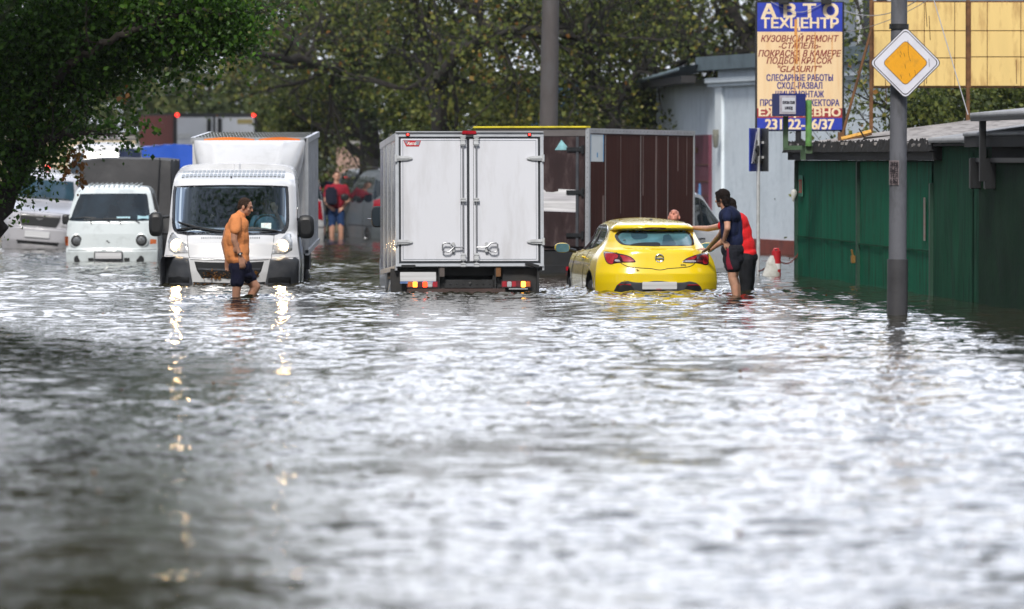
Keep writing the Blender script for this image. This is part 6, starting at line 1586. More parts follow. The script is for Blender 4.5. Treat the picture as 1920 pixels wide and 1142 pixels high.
def strip_on(obj, poly, axis_from, m, name, off=.005):
    """a coloured panel sewn on clothing: the outline laid on its surface"""
    V = [v.co.copy() for v in obj.data.vertices]; F = [list(p.vertices) for p in obj.data.polygons]; t = _B.FromPolygons(V, F)
    P = [Vector(p) for p in poly]; n = len(P); xs = [p[0] for p in poly]; zs = [p[1] for p in poly]; inn = []
    x = min(xs)
    while x < max(xs):
        z = min(zs)
        while z < max(zs):
            if inside(poly, x, z): inn.append(Vector((x, z)))
            z += .015
        x += .015
    vo, eo, fo, *_ = delaunay_2d_cdt(P + inn, [(i, (i + 1) % n) for i in range(n)], [], 1, 1e-5)
    vs = []
    for v in vo:
        p, nr, i, d = t.ray_cast(Vector((v[0], -2, v[1])), Vector((0, 1, 0))); vs.append(Vector((v[0], (p.y if p else 0) - off, v[1])))
    fs = [tuple(f) for f in fo]; k = len(vs); b2 = MB().add(vs + [v + Vector((0, off * 1.5, 0)) for v in vs], fs + [tuple(q + k for q in f)[::-1] for f in fs])
    return b2.build(name, m, obj)
pz = lambda cx, cy: (k6(cx, cy).x, k6(cx, cy).z)
strip_on(sh_, [pz(448, 620), pz(475, 625), pz(478, 700), pz(492, 760), pz(515, 815), pz(462, 828), pz(450, 760)], None, cloth('maroon_side_panel', (.22, .012, .03)), 'side_panel')

# --- man in the red shirt, arms stretched to the car
RDs = 80.8
rm = thing('person', 'man in red T-shirt and black trousers pushing the yellow car, behind the navy shirted man', 'person', ((1395 - 960) * RDs / FPX, RDs, WD))
def kr(cx, cy, y=0.): return Vector(((1270 + cx / 4.965 - 1395) * (RDs + y) / FPX + rm.location.x * y / RDs, y, 1.9 - (340 + cy / 4.965 - HY) * (RDs + y) / FPX))
b = MB(); H, e = head(b, kr(478, 238), (-1, .25, -.15), -.1, 1.0)
capsule(b, kr(492, 285), .056, kr(520, 320), .064)
s1, s2 = kr(560, 372, -.15), kr(520, 350, .17)
ellip(b, kr(560, 400), (.14, .17, .15)); ellip(b, kr(590, 520), (.13, .16, .2)); ellip(b, kr(640, 680), (.13, .165, .17))
capsule(b, s1, .062, s2, .062)
# upper (far) arm to the roof edge, lower (near) arm to the rear corner
ea = kr(290, 440, .8); capsule(b, s2, .053, kr(390, 420, .4), .048); capsule(b, kr(390, 420, .4), .047, ea, .042); capsule(b, ea, .043, kr(135, 432, 1.25), .028)
hand(b, kr(135, 432, 1.25), (-1, .25, .35), (0, .1, -1), 1.05, .12, .4, thumb=-1)
eb = kr(420, 560, .2); capsule(b, s1, .053, eb, .043); capsule(b, eb, .043, kr(300, 640, .35), .028)
hand(b, kr(300, 640, .35), (-1, .1, .15), (0, .2, -1), 1.05, .2, .3, thumb=1)
body = fuse('body', b, skw, rm, .0075, 3, up=UP); face_bits(H, e, body, 1.0, m_eye, m_hair)
h = MB(); ellip(h, H(0, -.022, .040), (.085, .10, .092), e); ellip(h, H(0, -.060, -.02), (.072, .056, .066), e); fuse('hair', h, m_hair, body, .007, 2, .005, 50)
c = MB(); ellip(c, kr(565, 400), (.165, .20, .17)); ellip(c, kr(590, 500), (.165, .185, .2)); ellip(c, kr(625, 600), (.15, .18, .2)); ellip(c, kr(640, 670), (.150, .185, .1)); capsule(c, kr(600, 370), .10, kr(655, 640), .11); capsule(c, kr(572, 400), .14, kr(634, 640), .145)
capsule(c, kr(600, 360), .09, kr(668, 640), .09); capsule(c, s2, .082, kr(415, 412, .36), .066); capsule(c, s1, .08, kr(500, 450, 0), .07); capsule(c, kr(515, 315), .068, kr(545, 350), .11)
fuse('t_shirt', c, cloth('red_cotton', (.66, .018, .022), .08), rm, .008, 22, .012, 8, up=UP)
c = MB(); ellip(c, kr(650, 710), (.150, .175, .12))
for (dx, y) in ((-14, -.10), (14, .10)):
    capsule(c, kr(650 + dx, 720, y), .115, kr(648 + dx, 880, y), .09); capsule(c, kr(648 + dx, 880, y), .09, kr(650 + dx, 1040, y), .075); capsule(c, kr(650 + dx, 1040, y), .075, kr(655 + dx, 1330, y), .055)
fuse('trousers', c, cloth('black_trouser_cloth', (.010, .011, .014), .3), rm, .008, 3, .012, 8, up=UP)
MB().box(-.1, .05, -.14, -.05, 0, .08, .03).xf(Matrix.Translation(kr(655, 1340) * 1 + Vector((0, 0, UP - .08)))).build('shoe', M_dark, rm)

# --- bald man bending in front of the car
hd = 86.6
hm = thing('person', 'pink bald head of a man bending behind the yellow car roof', 'person', ((1264 - 960) * hd / FPX, hd, WD))
b = MB(); H, e = head(b, (0, .05, 1.0), (-.1, -1, 0), .75, 1.1)
capsule(b, (0, .12, .92), .058, (0, .24, .84), .065); ellip(b, (0, .38, .72), (.19, .2, .13), (-.5, 0, 0)); ellip(b, (0, .6, .55), (.16, .2, .14), (-.6, 0, 0))
for sg in (-1, 1):
    capsule(b, (sg * .19, .3, .78), .056, (sg * .27, .05, .62), .043); capsule(b, (sg * .27, .05, .62), .043, (sg * .22, -.16, .56), .028); hand(b, (sg * .22, -.16, .56), (0, -1, .1), (0, .1, -1), 1, .15, .3, sg)
    capsule(b, (sg * .09, .75, .42), .095, (sg * .1, .62, .0), .06); capsule(b, (sg * .1, .62, 0), .058, (sg * .1, .8, -.42), .04); capsule(b, (sg * .1, .8, -.45), .04, (sg * .1, .68, -.47), .03)
body = fuse('body', b, sk3, hm, .009, 3, up=UP); face_bits(H, e, body, 1.1, m_eye, m_hair2)
c = MB(); ellip(c, (0, .38, .70), (.21, .23, .15), (-.5, 0, 0)); ellip(c, (0, .6, .54), (.18, .22, .16), (-.6, 0, 0))
for sg in (-1, 1): capsule(c, (sg * .19, .3, .76), .075, (sg * .245, .14, .68), .066)
fuse('t_shirt', c, cloth('grey_cotton', (.1, .1, .11)), hm, .009, 3, .008, 8, up=UP)
c = MB(); ellip(c, (0, .74, .42), (.16, .15, .13))
for sg in (-1, 1): capsule(c, (sg * .09, .75, .4), .115, (sg * .1, .66, .12), .095)
fuse('shorts', c, cloth('black_shorts_cloth', (.012, .013, .020), .3), hm, .009, 3, .006, 8, up=UP)

# --- man in dark red shirt far down the street, and a companion with a dark bag
FD = 150.
def far_man(label, px, shirt, short, s_=1., lean=0., hold=True, D=FD):
    t = thing('person', label, 'person', ((px - 960) * D / FPX, D, WD)); b = MB()
    z = 1.23
    H, e = head(b, (.0 + lean, 0, z + .22), (.2, -1, -.1), 0, 1.1)
    capsule(b, (lean, 0, z + .12), .06, (lean * .8, 0, z), .07); ellip(b, (0, 0, z - .15), (.2, .13, .18)); ellip(b, (0, 0, z - .42), (.17, .12, .2)); ellip(b, (0, 0, z - .62), (.17, .12, .12))
    capsule(b, (.2, 0, z - .06), .058, (.30, 0, z - .34), .044); capsule(b, (.30, 0, z - .34), .044, (.16, -.1, z - .54), .03); hand(b, (.16, -.1, z - .54), (-.6, -.2, -.4), (.3, .8, 0), 1, .2, .3, 1)
    capsule(b, (-.2, 0, z - .06), .058, (-.27, -.02, z - .36), .044); capsule(b, (-.27, -.02, z - .36), .044, (-.16, -.14, z - .52), .03); hand(b, (-.16, -.14, z - .52), (.5, -.3, -.3), (-.3, .8, 0), 1, .3, .3, -1)
    for sg in (-1, 1): capsule(b, (sg * .09, 0, z - .7), .09, (sg * .11, -.02, .12), .062); capsule(b, (sg * .11, -.02, .12), .06, (sg * .12, .02, -.42), .042); capsule(b, (sg * .12, 0, -.44), .04, (sg * .13, -.12, -.46), .03)
    body = fuse('body', b, skw, t, .012, 3, up=UP); face_bits(H, e, body, 1.1, m_eye, m_hair)
    h = MB(); ellip(h, H(0, -.02, .042), (.088, .1, .09), e); fuse('hair', h, m_hair2, body, .01, 2, .004, 40)
    c = MB(); ellip(c, (0, 0, z - .14), (.23, .16, .2)); ellip(c, (0, 0, z - .4), (.21, .16, .22)); capsule(c, (.2, 0, z - .05), .08, (.27, 0, z - .24), .07); capsule(c, (-.2, 0, z - .05), .08, (-.25, 0, z - .24), .07)
    fuse('t_shirt', c, shirt, t, .012, 3, .01, 8, up=UP)
    c = MB(); ellip(c, (0, 0, z - .62), (.19, .15, .12))
    for sg in (-1, 1): capsule(c, (sg * .09, 0, z - .68), .115, (sg * .11, 0, .3), .09)
    fuse('shorts', c, short, t, .012, 3, .008, 8, up=UP); return t
far_man('far man in dark red T-shirt and blue shorts standing between the two trucks', 631, cloth('dark_red_cotton', (.26, .014, .03)), cloth('blue_denim', (.02, .05, .14)), D=137)
far_man('far man in dark blue clothes half hidden behind the white cab truck', 612, cloth('dark_blue_cotton', (.015, .03, .08)), cloth('dark_blue_trousers', (.012, .016, .03)), D=152)
bag = MB().box(-.14, .14, -.1, .08, -.22, .22, .05).build('shoulder_bag', cloth('dark_bag_cloth', (.012, .014, .03))); bag.location = ((621 - 960) * 136.7 / FPX, 136.7, .98); tag(bag, 'dark bag held before the far man in dark red shirt', 'bag')

# --- driver behind the windscreen of the cab truck
dv = thing('person', 'driver in pale blue top raising a hand behind the cab truck windscreen', 'person', Jt.location + Vector((.50, 1.35, .35)))
b = MB(); H, e = head(b, (-.03, 0, 1.38), (-.1, -1, 0), -.05, 1.05); capsule(b, (-.02, .02, 1.28), .055, (0, .04, 1.2), .06); ellip(b, (0, .06, 1.04), (.18, .13, .2)); ellip(b, (0, .08, .8), (.17, .14, .22))
capsule(b, (.18, .05, 1.12), .052, (.24, -.16, .98), .042); capsule(b, (.24, -.16, .98), .042, (.13, -.26, 1.22), .028); hand(b, (.13, -.26, 1.22), (-.3, 0, 1), (-.3, .9, 0), 1.05, .3, .3, 1)
capsule(b, (-.18, .05, 1.12), .052, (-.24, -.16, .94), .042); capsule(b, (-.24, -.16, .94), .042, (-.12, -.30, .98), .028); hand(b, (-.12, -.30, .98), (.3, -.8, 0), (0, 0, -1), 1.05, .7, .2, -1)
for sg in (-1, 1): capsule(b, (sg * .1, .08, .62), .09, (sg * .13, -.34, .62), .065); capsule(b, (sg * .13, -.34, .62), .06, (sg * .13, -.42, .2), .045)
body = fuse('body', b, sk2, dv, .009, 3); face_bits(H, e, body, 1.05, m_eye, m_hair)
h = MB(); ellip(h, H(0, -.022, .045), (.092, .108, .098), e); ellip(h, H(0, -.068, -.05), (.085, .058, .11), e); fuse('hair', h, m_hair2, body, .009, 2, .004, 40)
c = MB(); ellip(c, (0, .06, 1.02), (.21, .16, .21)); ellip(c, (0, .08, .8), (.19, .165, .22)); capsule(c, (.18, .05, 1.11), .075, (.22, -.08, 1.03), .065); capsule(c, (-.18, .05, 1.11), .075, (-.22, -.08, 1.02), .065)
fuse('shirt', c, cloth('pale_blue_cotton', (.35, .5, .62)), dv, .009, 3, .006, 8)
# ---------------------------------------------------------------- camera, light, sky
cam = bpy.data.cameras.new('camera'); co = bpy.data.objects.new('camera', cam); COL.objects.link(co)
co.location = (0, 0, CAMH); co.rotation_euler = (R(90) - PITCH, 0, 0)
cam.sensor_width = 36; cam.lens = FPX * 36 / 1920; cam.clip_end = 5000; cam.clip_start = .5
cam.dof.use_dof = True; cam.dof.focus_distance = 78; cam.dof.aperture_fstop = 2.4
sc.camera = co
sc.view_settings.view_transform = 'Standard'; sc.view_settings.look = 'None'; sc.view_settings.gamma = 1
sc.view_settings.exposure = EXPOSURE
sc.cycles.use_denoising = True; sc.cycles.max_bounces = 8; sc.cycles.transparent_max_bounces = 24
sc.cycles.sample_clamp_indirect = 40; sc.cycles.caustics_reflective = False
SUN_EL, SUN_AZ = 45, 191      # azimuth clockwise from +Y: high behind the camera on the left, through thin cloud
w = bpy.data.worlds.new('World'); sc.world = w; w.use_nodes = True
N, L = w.node_tree.nodes, w.node_tree.links
bg = N['Background']; sky = N.new('ShaderNodeTexSky'); sky.sky_type = 'NISHITA'; sky.sun_disc = False
sky.sun_elevation = R(SUN_EL); sky.sun_rotation = R(SUN_AZ); sky.dust_density = 3; sky.air_density = 1
tc = N.new('ShaderNodeTexCoord'); mp = N.new('ShaderNodeMapping'); mp.inputs['Scale'].default_value = (1, 1, 2.6)
no = N.new('ShaderNodeTexNoise'); no.inputs['Scale'].default_value = 1.7; no.inputs['Detail'].default_value = 9; no.inputs['Roughness'].default_value = .55
no.inputs['Distortion'].default_value = .4
L.new(tc.outputs['Generated'], mp.inputs[0]); L.new(mp.outputs[0], no.inputs['Vector'])
cr = N.new('ShaderNodeValToRGB'); cr.color_ramp.elements[0].position = .36; cr.color_ramp.elements[1].position = .56
L.new(no.outputs['Fac'], cr.inputs[0])
cc = N.new('ShaderNodeValToRGB'); cc.color_ramp.elements[0].position = .42; cc.color_ramp.elements[1].position = .62
cc.color_ramp.elements[0].color = (5.2, 5.7, 6.9, 1); cc.color_ramp.elements[1].color = (10.7, 11.1, 12.2, 1)
L.new(no.outputs['Fac'], cc.inputs[0])
mx = N.new('ShaderNodeMix'); mx.data_type = 'RGBA'
L.new(cr.outputs[0], mx.inputs['Factor']); L.new(sky.outputs[0], mx.inputs['A']); L.new(cc.outputs[0], mx.inputs['B'])
sd = Vector((math.sin(R(12)) * math.cos(R(27)), math.cos(R(12)) * math.cos(R(27)), math.sin(R(27))))   # the brightest part of the cloud, ahead
vm = N.new('ShaderNodeVectorMath'); vm.operation = 'DOT_PRODUCT'; L.new(tc.outputs['Generated'], vm.inputs[0]); vm.inputs[1].default_value = sd
mr = N.new('ShaderNodeMapRange'); mr.interpolation_type = 'SMOOTHSTEP'
mr.inputs['From Min'].default_value = .74; mr.inputs['From Max'].default_value = 1; mr.inputs['To Min'].default_value = SKY_LO; mr.inputs['To Max'].default_value = SKY_HI
L.new(vm.outputs['Value'], mr.inputs['Value'])
vs_ = N.new('ShaderNodeVectorMath'); vs_.operation = 'SCALE'; L.new(mx.outputs['Result'], vs_.inputs[0]); L.new(mr.outputs['Result'], vs_.inputs['Scale'])
L.new(vs_.outputs['Vector'], bg.inputs['Color']); bg.inputs['Strength'].default_value = .12
s = bpy.data.lights.new('sun', 'SUN'); so = bpy.data.objects.new('sun', s); COL.objects.link(so)
s.energy = 2.8; s.angle = R(12); s.color = (1, .95, .88)
so.rotation_euler = Euler((R(90 - SUN_EL), 0, R(180 - SUN_AZ)))
so.location = (20, -30, 60)

# ---------------------------------------------------------------- ground under the flood, and the water
m_mud = mat('mud', (.06, .055, .045), .9, bump=.4, bscale=5)
g = MB().add([(-400, -60, -.62), (400, -60, -.62), (400, 900, -.62), (-400, 900, -.62)], [(0, 1, 2, 3)]).build('ground', m_mud)
tag(g, kind='structure')

rng = np.random.default_rng(5)
ys = np.concatenate([np.geomspace(14, 150, 2300), np.linspace(151, 420, 60)])
us = np.linspace(-1, 1, 700); ou = 1 + np.geomspace(.004, 1, 70); us = np.concatenate([-ou[::-1], us, ou])
hw = np.where(ys < 150, 1.2 + ys * .125, 1.2 + ys * .125 + (ys - 150) * .5)
X = np.where(np.abs(us)[None, :] <= 1, us[None, :] * hw[:, None], np.sign(us)[None, :] * (hw[:, None] + (np.abs(us)[None, :] - 1) * 16)); Y = np.repeat(ys[:, None], len(us), 1)
Z = np.zeros_like(X)
def waves(lmin, lmax, n, slope, seed, spread=2.2, main=-1.57):
    r = np.random.default_rng(seed); out = np.zeros_like(X)
    for i in range(n):
        lam = lmin * (lmax / lmin) ** r.random(); k = 2 * math.pi / lam; th = main + r.normal() * spread / 2
        a = slope / k * math.sqrt(2. / n) * (.5 + r.random())
        ph = r.random() * 6.28
        out += a * np.sin(k * (X * math.cos(th) + Y * math.sin(th)) + ph + 1.3 * np.sin(.35 * k * (X * math.sin(th) - Y * math.cos(th)) + ph * 3))
    return out
def patchy(scale, seed):
    r = np.random.default_rng(seed); o = np.zeros_like(X)
    for i in range(14):
        th = r.random() * 6.28; k = 2 * math.pi / (scale * (.6 + r.random())); o += np.sin(k * (X * math.cos(th) * 1.6 + Y * math.sin(th) * .6) + r.random() * 6.28)
    return o / 3.7
A = np.clip(1 + .45 * patchy(7, 3), .35, 1.9)
Z += waves(.09, .18, 44, WSLOPE * .8, 8, 1.3) * A * np.interp(Y, [60, 110], [1, .4]) + waves(.18, .4, 44, WSLOPE * .95, 1, 1.0) * A + waves(.34, .8, 36, WSLOPE * .6, 2, 1.1, -1.45) * np.clip(1 + .4 * patchy(12, 9), .4, 1.8) + waves(1., 4, 14, WSLOPE * .22, 4, 1.6)
fade = np.interp(Y, [100, 150], [1, .5]); Z *= fade
def ring(x, y, lam, a, ext, r0=.15):
    global Z
    d = np.hypot(X - x, Y - y)
    Z += a * np.sin(2 * math.pi * d / lam) * np.exp(-((d - r0) / ext) ** 2) * (d > r0 * .3)
for args in RINGS: ring(*args)
nv, nu = X.shape
me = bpy.data.meshes.new('water'); me.vertices.add(nv * nu)
co_ = np.stack([X, Y, Z], -1).astype(np.float32).ravel(); me.vertices.foreach_set('co', co_)
i0 = (np.arange(nv - 1)[:, None] * nu + np.arange(nu - 1)[None, :]).ravel()
quad = np.stack([i0, i0 + 1, i0 + nu + 1, i0 + nu], 1).astype(np.int32)
me.loops.add(quad.size); me.loops.foreach_set('vertex_index', quad.ravel())
me.polygons.add(len(quad)); me.polygons.foreach_set('loop_start', np.arange(0, quad.size, 4, dtype=np.int32))
me.polygons.foreach_set('use_smooth', np.ones(len(quad), bool)); me.update(); me.validate()
m, nt, N, L, b = _new('flood_water')
tc = N.new('ShaderNodeTexCoord')
n0 = N.new('ShaderNodeTexNoise'); n0.inputs['Scale'].default_value = .25; n0.inputs['Detail'].default_value = 4
L.new(tc.outputs['Object'], n0.inputs['Vector'])
r0 = N.new('ShaderNodeValToRGB'); r0.color_ramp.elements[0].color = (.014, .016, .008, 1); r0.color_ramp.elements[1].color = (.04, .034, .018, 1)
L.new(n0.outputs['Fac'], r0.inputs[0]); L.new(r0.outputs[0], b.inputs['Base Color'])
b.inputs['Roughness'].default_value = .02; b.inputs['IOR'].default_value = 1.33
n1 = N.new('ShaderNodeTexNoise'); n1.inputs['Scale'].default_value = 13; n1.inputs['Detail'].default_value = 3; n1.inputs['Distortion'].default_value = .6
L.new(tc.outputs['Object'], n1.inputs['Vector'])
bp = N.new('ShaderNodeBump'); bp.inputs['Strength'].default_value = WBUMP; bp.inputs['Distance'].default_value = .02
L.new(n1.outputs['Fac'], bp.inputs['Height']); L.new(bp.outputs[0], b.inputs['Normal'])
me.materials.append(m)
wo = bpy.data.objects.new('water', me); COL.objects.link(wo); tag(wo, kind='structure')
# calm water far to the sides, past the rippled stretch
m_w2 = m.copy(); m_w2.name = 'flood_water_margin'; m_w2.node_tree.nodes['Bump'].inputs['Distance'].default_value = .3; m_w2.node_tree.nodes['Bump'].inputs['Strength'].default_value = .5
for q in m_w2.node_tree.nodes:
    if q.type == 'TEX_NOISE' and q.inputs['Scale'].default_value > 5: q.inputs['Scale'].default_value = 3.2
side = MB()
for sg in (-1, 1):
    side.add([(sg * 18.6, 13.9, -.02), (sg * 300, 13.9, -.02), (sg * 300, 150, -.02), (sg * 35.6, 150, -.02)], [(0, 1, 2, 3)] if sg > 0 else [(3, 2, 1, 0)])
    side.add([(sg * 35.6, 150, -.02), (sg * 300, 150, -.02), (sg * 300, 420, -.02), (sg * 204, 420, -.02)], [(0, 1, 2, 3)] if sg > 0 else [(3, 2, 1, 0)])
side.add([(-300, -40, -.03), (300, -40, -.03), (300, 13.9, -.03), (-300, 13.9, -.03)], [(0, 1, 2, 3)])
so2 = side.build('water_margin', m_w2); tag(so2, kind='structure')

hz = MB().box(-330, 330, -45, 440, -1.7, 26).build('haze', bpy.data.materials.new('thin_air_haze'), None, smooth=False)
hm_ = hz.data.materials[0]; hm_.use_nodes = True; N, L = hm_.node_tree.nodes, hm_.node_tree.links
N.remove(N['Principled BSDF']); pv = N.new('ShaderNodeVolumePrincipled'); pv.inputs['Color'].default_value = (.8, .86, .92, 1); pv.inputs['Density'].default_value = HAZE
L.new(pv.outputs[0], N['Material Output'].inputs['Volume']); tag(hz, kind='stuff'); hz['label'] = 'thin pale haze lying over the flooded street'; hz['category'] = 'haze'
sc.cycles.volume_bounces = 0; sc.cycles.volume_max_steps = 32
def grow(mb, p, d, length, rad, depth, rnd, tips, up=.15, spread=.6, seglen=None):
    """a limb that wanders, tapers and forks"""
    n = 5; pts = [p.copy()]; rs = [rad]
    for i in range(n):
        d = (d + Vector((rnd.gauss(0, .16), rnd.gauss(0, .16), rnd.gauss(0, .12) + up * .15))).normalized()
        p = p + d * length / n; pts.append(p.copy()); rs.append(rad * (1 - .55 * (i + 1) / n))
        if depth <= 1: tips.append(p.copy())
        elif depth == 2 and i > 1: tips.append(p.copy())
    mb.tube(pts, rs, 7 if rad > .05 else 5, False)
    if depth > 0:
        for k in range(rnd.choice((2, 3, 3))):
            i = rnd.randint(2, n); dd = (d + Vector((rnd.gauss(0, spread), rnd.gauss(0, spread), rnd.gauss(0, spread * .7) + up * .3))).normalized()
            grow(mb, pts[i], dd, length * (.55 + .25 * rnd.random()), rs[i] * .65, depth - 1, rnd, tips, up, spread)

def px_tree(name, label, D, limbs, seed, nleaf, leafsize, lm, group=None, cat='tree', spread=1.0, depth=2, extra=None, twig_len=2.2, tone_mid=.45, away=.7):
    """limbs: lists of (px, py, depth offset, radius); the first one is the trunk"""
    rnd = random.Random(seed); r = np.random.default_rng(seed)
    base = at(limbs[0][0][0], 300, D); base.z = WD
    t = thing(name, label, cat, base, group=group)
    tips = []
    for li, limb in enumerate(limbs):
        mb = MB(); pts = []
        for (px, py, dd, rr) in limb: pts.append(np.array([*(at(px, py, D + dd) - base), rr]))
        if li == 0:
            pts.insert(0, np.array([pts[0][0] , pts[0][1], -.1, pts[0][3] * 1.25]))
        sp = smooth_path(pts, 6 * len(pts))
        wob = [Vector((rnd.gauss(0, .03), rnd.gauss(0, .03), rnd.gauss(0, .03))) for _ in sp]
        mb.tube([Vector(q[:3]) + wob[i] for i, q in enumerate(sp)], [float(q[3]) for q in sp], 10, True)
        step = max(1, len(sp) // 7)
        for i in range(step if li else len(sp) // 2, len(sp), step):
            q = Vector(sp[i][:3]); dd = (Vector(sp[min(i + 1, len(sp) - 1)][:3]) - Vector(sp[i - 1][:3])).normalized()
            for _ in range(2):
                d2 = (dd * .6 + Vector((rnd.gauss(0, .7), rnd.gauss(away, .6), rnd.gauss(.1, .6)))).normalized()
                grow(mb, q, d2, twig_len * (.6 + .6 * rnd.random()), sp[i][3] * .5, depth, rnd, tips)
        mb.build('trunk' if li == 0 else 'limb', M_bark if lm is not LM_near else M_bark2, t)
    T = np.array([tuple(q) for q in tips])
    k = r.integers(0, len(T), nleaf)
    cl = r.normal(size=(len(T), 1)) * .22 + tone_mid
    P = T[k] + r.normal(size=(nleaf, 3)) * np.array([.38, .38, .30]) * spread
    tone = cl[k, 0]
    if extra is not None: 
        E_, et = extra(r, base); P = np.concatenate([P, E_]); tone = np.concatenate([tone, et])
    leaves('crown', P, leafsize, lm, t, seed, tone)
    return t

def blob(centers, n, clump=140):
    """leaf points bunched in clumps inside ellipsoids: (px, py, D, rx, ry, rz, weight)"""
    def f(r, base):
        out = []; ton = []
        W_ = sum(c[6] for c in centers)
        for (px, py, D, rx, ry, rz, wt) in centers:
            c = at(px, py, D) - base; m_ = int(n * wt / W_); nc = max(3, m_ // clump)
            d = r.normal(size=(nc, 3)); d /= np.linalg.norm(d, axis=1)[:, None]; d *= (r.random((nc, 1)) ** (1 / 2.2))
            cc = np.array(c) + d * [rx, ry, rz]; tn = r.normal(size=nc) * .2 + .45
            k = r.integers(0, nc, m_); out.append(cc[k] + r.normal(size=(m_, 3)) * .2); ton.append(tn[k])
        return np.concatenate(out), np.concatenate(ton)
    return f

G_ = 'roadside trees behind the traffic'
UPB = lambda px, D, w=1.: (px, -330, D, 3.6, 3., 3.0, w)      # the part of a crown above the picture
up_ = lambda px, D, n: blob([UPB(px, D)], n)
px_tree('roadside_tree', 'massive dark tree whose low limb reaches left over the white cab truck', 143,
        [[(694, 420, -1, .27), (692, 260, 0, .25), (678, 160, 0, .22), (668, 120, 0, .19)],
         [(668, 122, -1, .18), (620, 126, -3, .14), (560, 110, -4, .11), (470, 100, -5, .07)],
         [(668, 122, -1, .18), (640, 85, -2, .16), (600, 60, 1, .11), (560, 10, 1, .09), (500, -80, 2, .06)],
         [(672, 130, 0, .17), (690, 60, 0, .14), (650, 20, 0, .11), (630, -80, 1, .09)]],
        11, 20000, .10, LM_back, G_, extra=up_(640, 143, 9000))
px_tree('roadside_tree', 'dark leafy tree standing directly behind the white box truck', 128,
        [[(826, 420, 0, .22), (824, 250, 0, .20), (812, 150, 0, .17), (790, 60, 0, .14), (760, -40, 0, .1)],
         [(815, 165, -1, .15), (850, 110, -2, .13), (905, 45, -2, .11), (870, 10, -2, .08), (800, -40, -2, .06)],
         [(905, 47, -2, .12), (960, 58, -3, .11), (1060, 66, -3, .09), (1110, 75, -3, .06)],
         [(860, 100, -1, .1), (930, 60, -1, .08), (1000, 20, 0, .06)]],
        12, 22000, .10, LM_back, G_, extra=up_(850, 128, 9000))
px_tree('roadside_tree', 'leaning forked tree right of the concrete pole above the brown truck', 126,
        [[(1160, 420, 0, .2), (1150, 235, 0, .17), (1125, 170, 0, .14), (1100, 120, 0, .11), (1060, 50, 1, .08), (1020, -40, 1, .05)],
         [(1146, 225, 0, .09), (1175, 165, 0, .07), (1230, 100, 0, .05)],
         [(1120, 165, 0, .1), (1100, 80, -1, .08), (1110, -20, -1, .06)]],
        13, 9500, .10, LM_back, G_, spread=.9, extra=up_(1090, 126, 7000))
px_tree('roadside_tree', 'bare limbed tree leaning over the roof of the pale blue building', 131,
        [[(1405, 420, 0, .22), (1405, 110, 0, .19), (1385, 50, 0, .17), (1345, -20, 0, .14)],
         [(1330, 120, -1, .15), (1290, 80, -2, .14), (1240, 40, -2, .11), (1195, -10, -2, .1)],
         [(1398, 95, 0, .1), (1360, 110, 1, .09), (1330, 112, 0, .08)],
         [(1310, 100, 0, .06), (1270, 70, 0, .05), (1170, 62, 0, .04)],
         [(1395, 60, 0, .08), (1440, 10, -1, .07), (1480, -50, -1, .05)]],
        14, 11000, .095, LM_back, G_, extra=up_(1380, 131, 8000))
px_tree('roadside_tree', 'tree with yellowing leaves between the cab truck and the box truck', 150,
        [[(560, 430, 0, .17), (566, 250, 0, .15), (575, 150, 0, .12), (560, 40, 0, .09)]],
        15, 1500, .11, LM_back, G_, extra=blob([(605, 180, 149, 1.3, 1.6, 1.0, 1.3), (580, 205, 150, 1.0, 1.5, 1.0, 1.0), (590, 228, 150, .9, 1.2, .7, .8), UPB(430, 152, 3), (545, 300, 152, .9, 1.2, 1.0, .8)], 26000))
px_tree('roadside_tree', 'olive tree with orange tinged leaves behind the far white trailer', 178,
        [[(420, 430, 0, .2), (425, 200, 0, .17), (430, 100, 0, .14), (440, -20, 0, .1)]],
        16, 1500, .16, LM_far, G_, extra=blob([(400, 170, 178, 2.8, 2, 1.3, 1.5), (480, 200, 176, 1.6, 1.6, 1.2, 1.2), (300, 180, 180, 2.6, 2, 1.4, 1.3), UPB(250, 160, 3), (500, 240, 177, 1.2, 1.2, .8, .7)], 16000))
px_tree('roadside_tree', 'bushy light green tree low behind the gap left of the concrete pole', 140,
        [[(905, 430, 0, .12), (905, 200, 0, .1), (915, 130, 0, .07)]],
        17, 800, .10, LM_back, G_, extra=blob([(890, 190, 140, 1.3, 1.2, .8, 1.2), (960, 200, 139, .9, 1, .7, .8), (760, 210, 140, 1.3, 1, 1.1, 1.1), (740, 120, 141, 1.5, 1.2, 1.2, .9), (870, 90, 142, 1.5, 1, .8, .9)], 22000))
px_tree('roadside_tree', 'slim bush-like tree growing against the left end of the blue building', 133,
        [[(1215, 430, 0, .1), (1212, 220, 0, .08), (1225, 150, 0, .06), (1240, 60, 0, .04)]],
        18, 1200, .10, LM_back, G_, extra=blob([(1190, 215, 133, .8, .8, .5, .8), (1080, 225, 134, 1.0, 1, .4, .6), (1212, 180, 133, .35, .8, .7, .5), (1250, 60, 134, 1.4, 1, .8, .6), (1100, 60, 136, 1.6, 1, .6, .7), (1060, 110, 138, .5, .6, .5, .25)], 11000))
px_tree('garden_tree', 'dark leafy tree behind the garage roof under the yellow billboard', 101,
        [[(1800, 430, 0, .12), (1790, 260, 0, .1), (1760, 200, 0, .07), (1720, 150, 0, .04)]],
        19, 2500, .09, LM_back, None, extra=blob([(1730, 205, 100, .5, .8, .35, .7), (1800, 200, 101, .6, .8, .45, 1), (1890, 190, 102, .7, .8, .35, 1), (1950, 180, 103, .9, .9, .5, .8)], 9500))
px_tree('garden_tree', 'thin leafy sapling at the house wall beside the advertisement', 112,
        [[(1612, 430, 0, .05), (1610, 150, 0, .04), (1618, 60, 0, .03), (1600, -20, 0, .02)]],
        20, 700, .09, LM_back, None, spread=.55, depth=1, twig_len=.7)

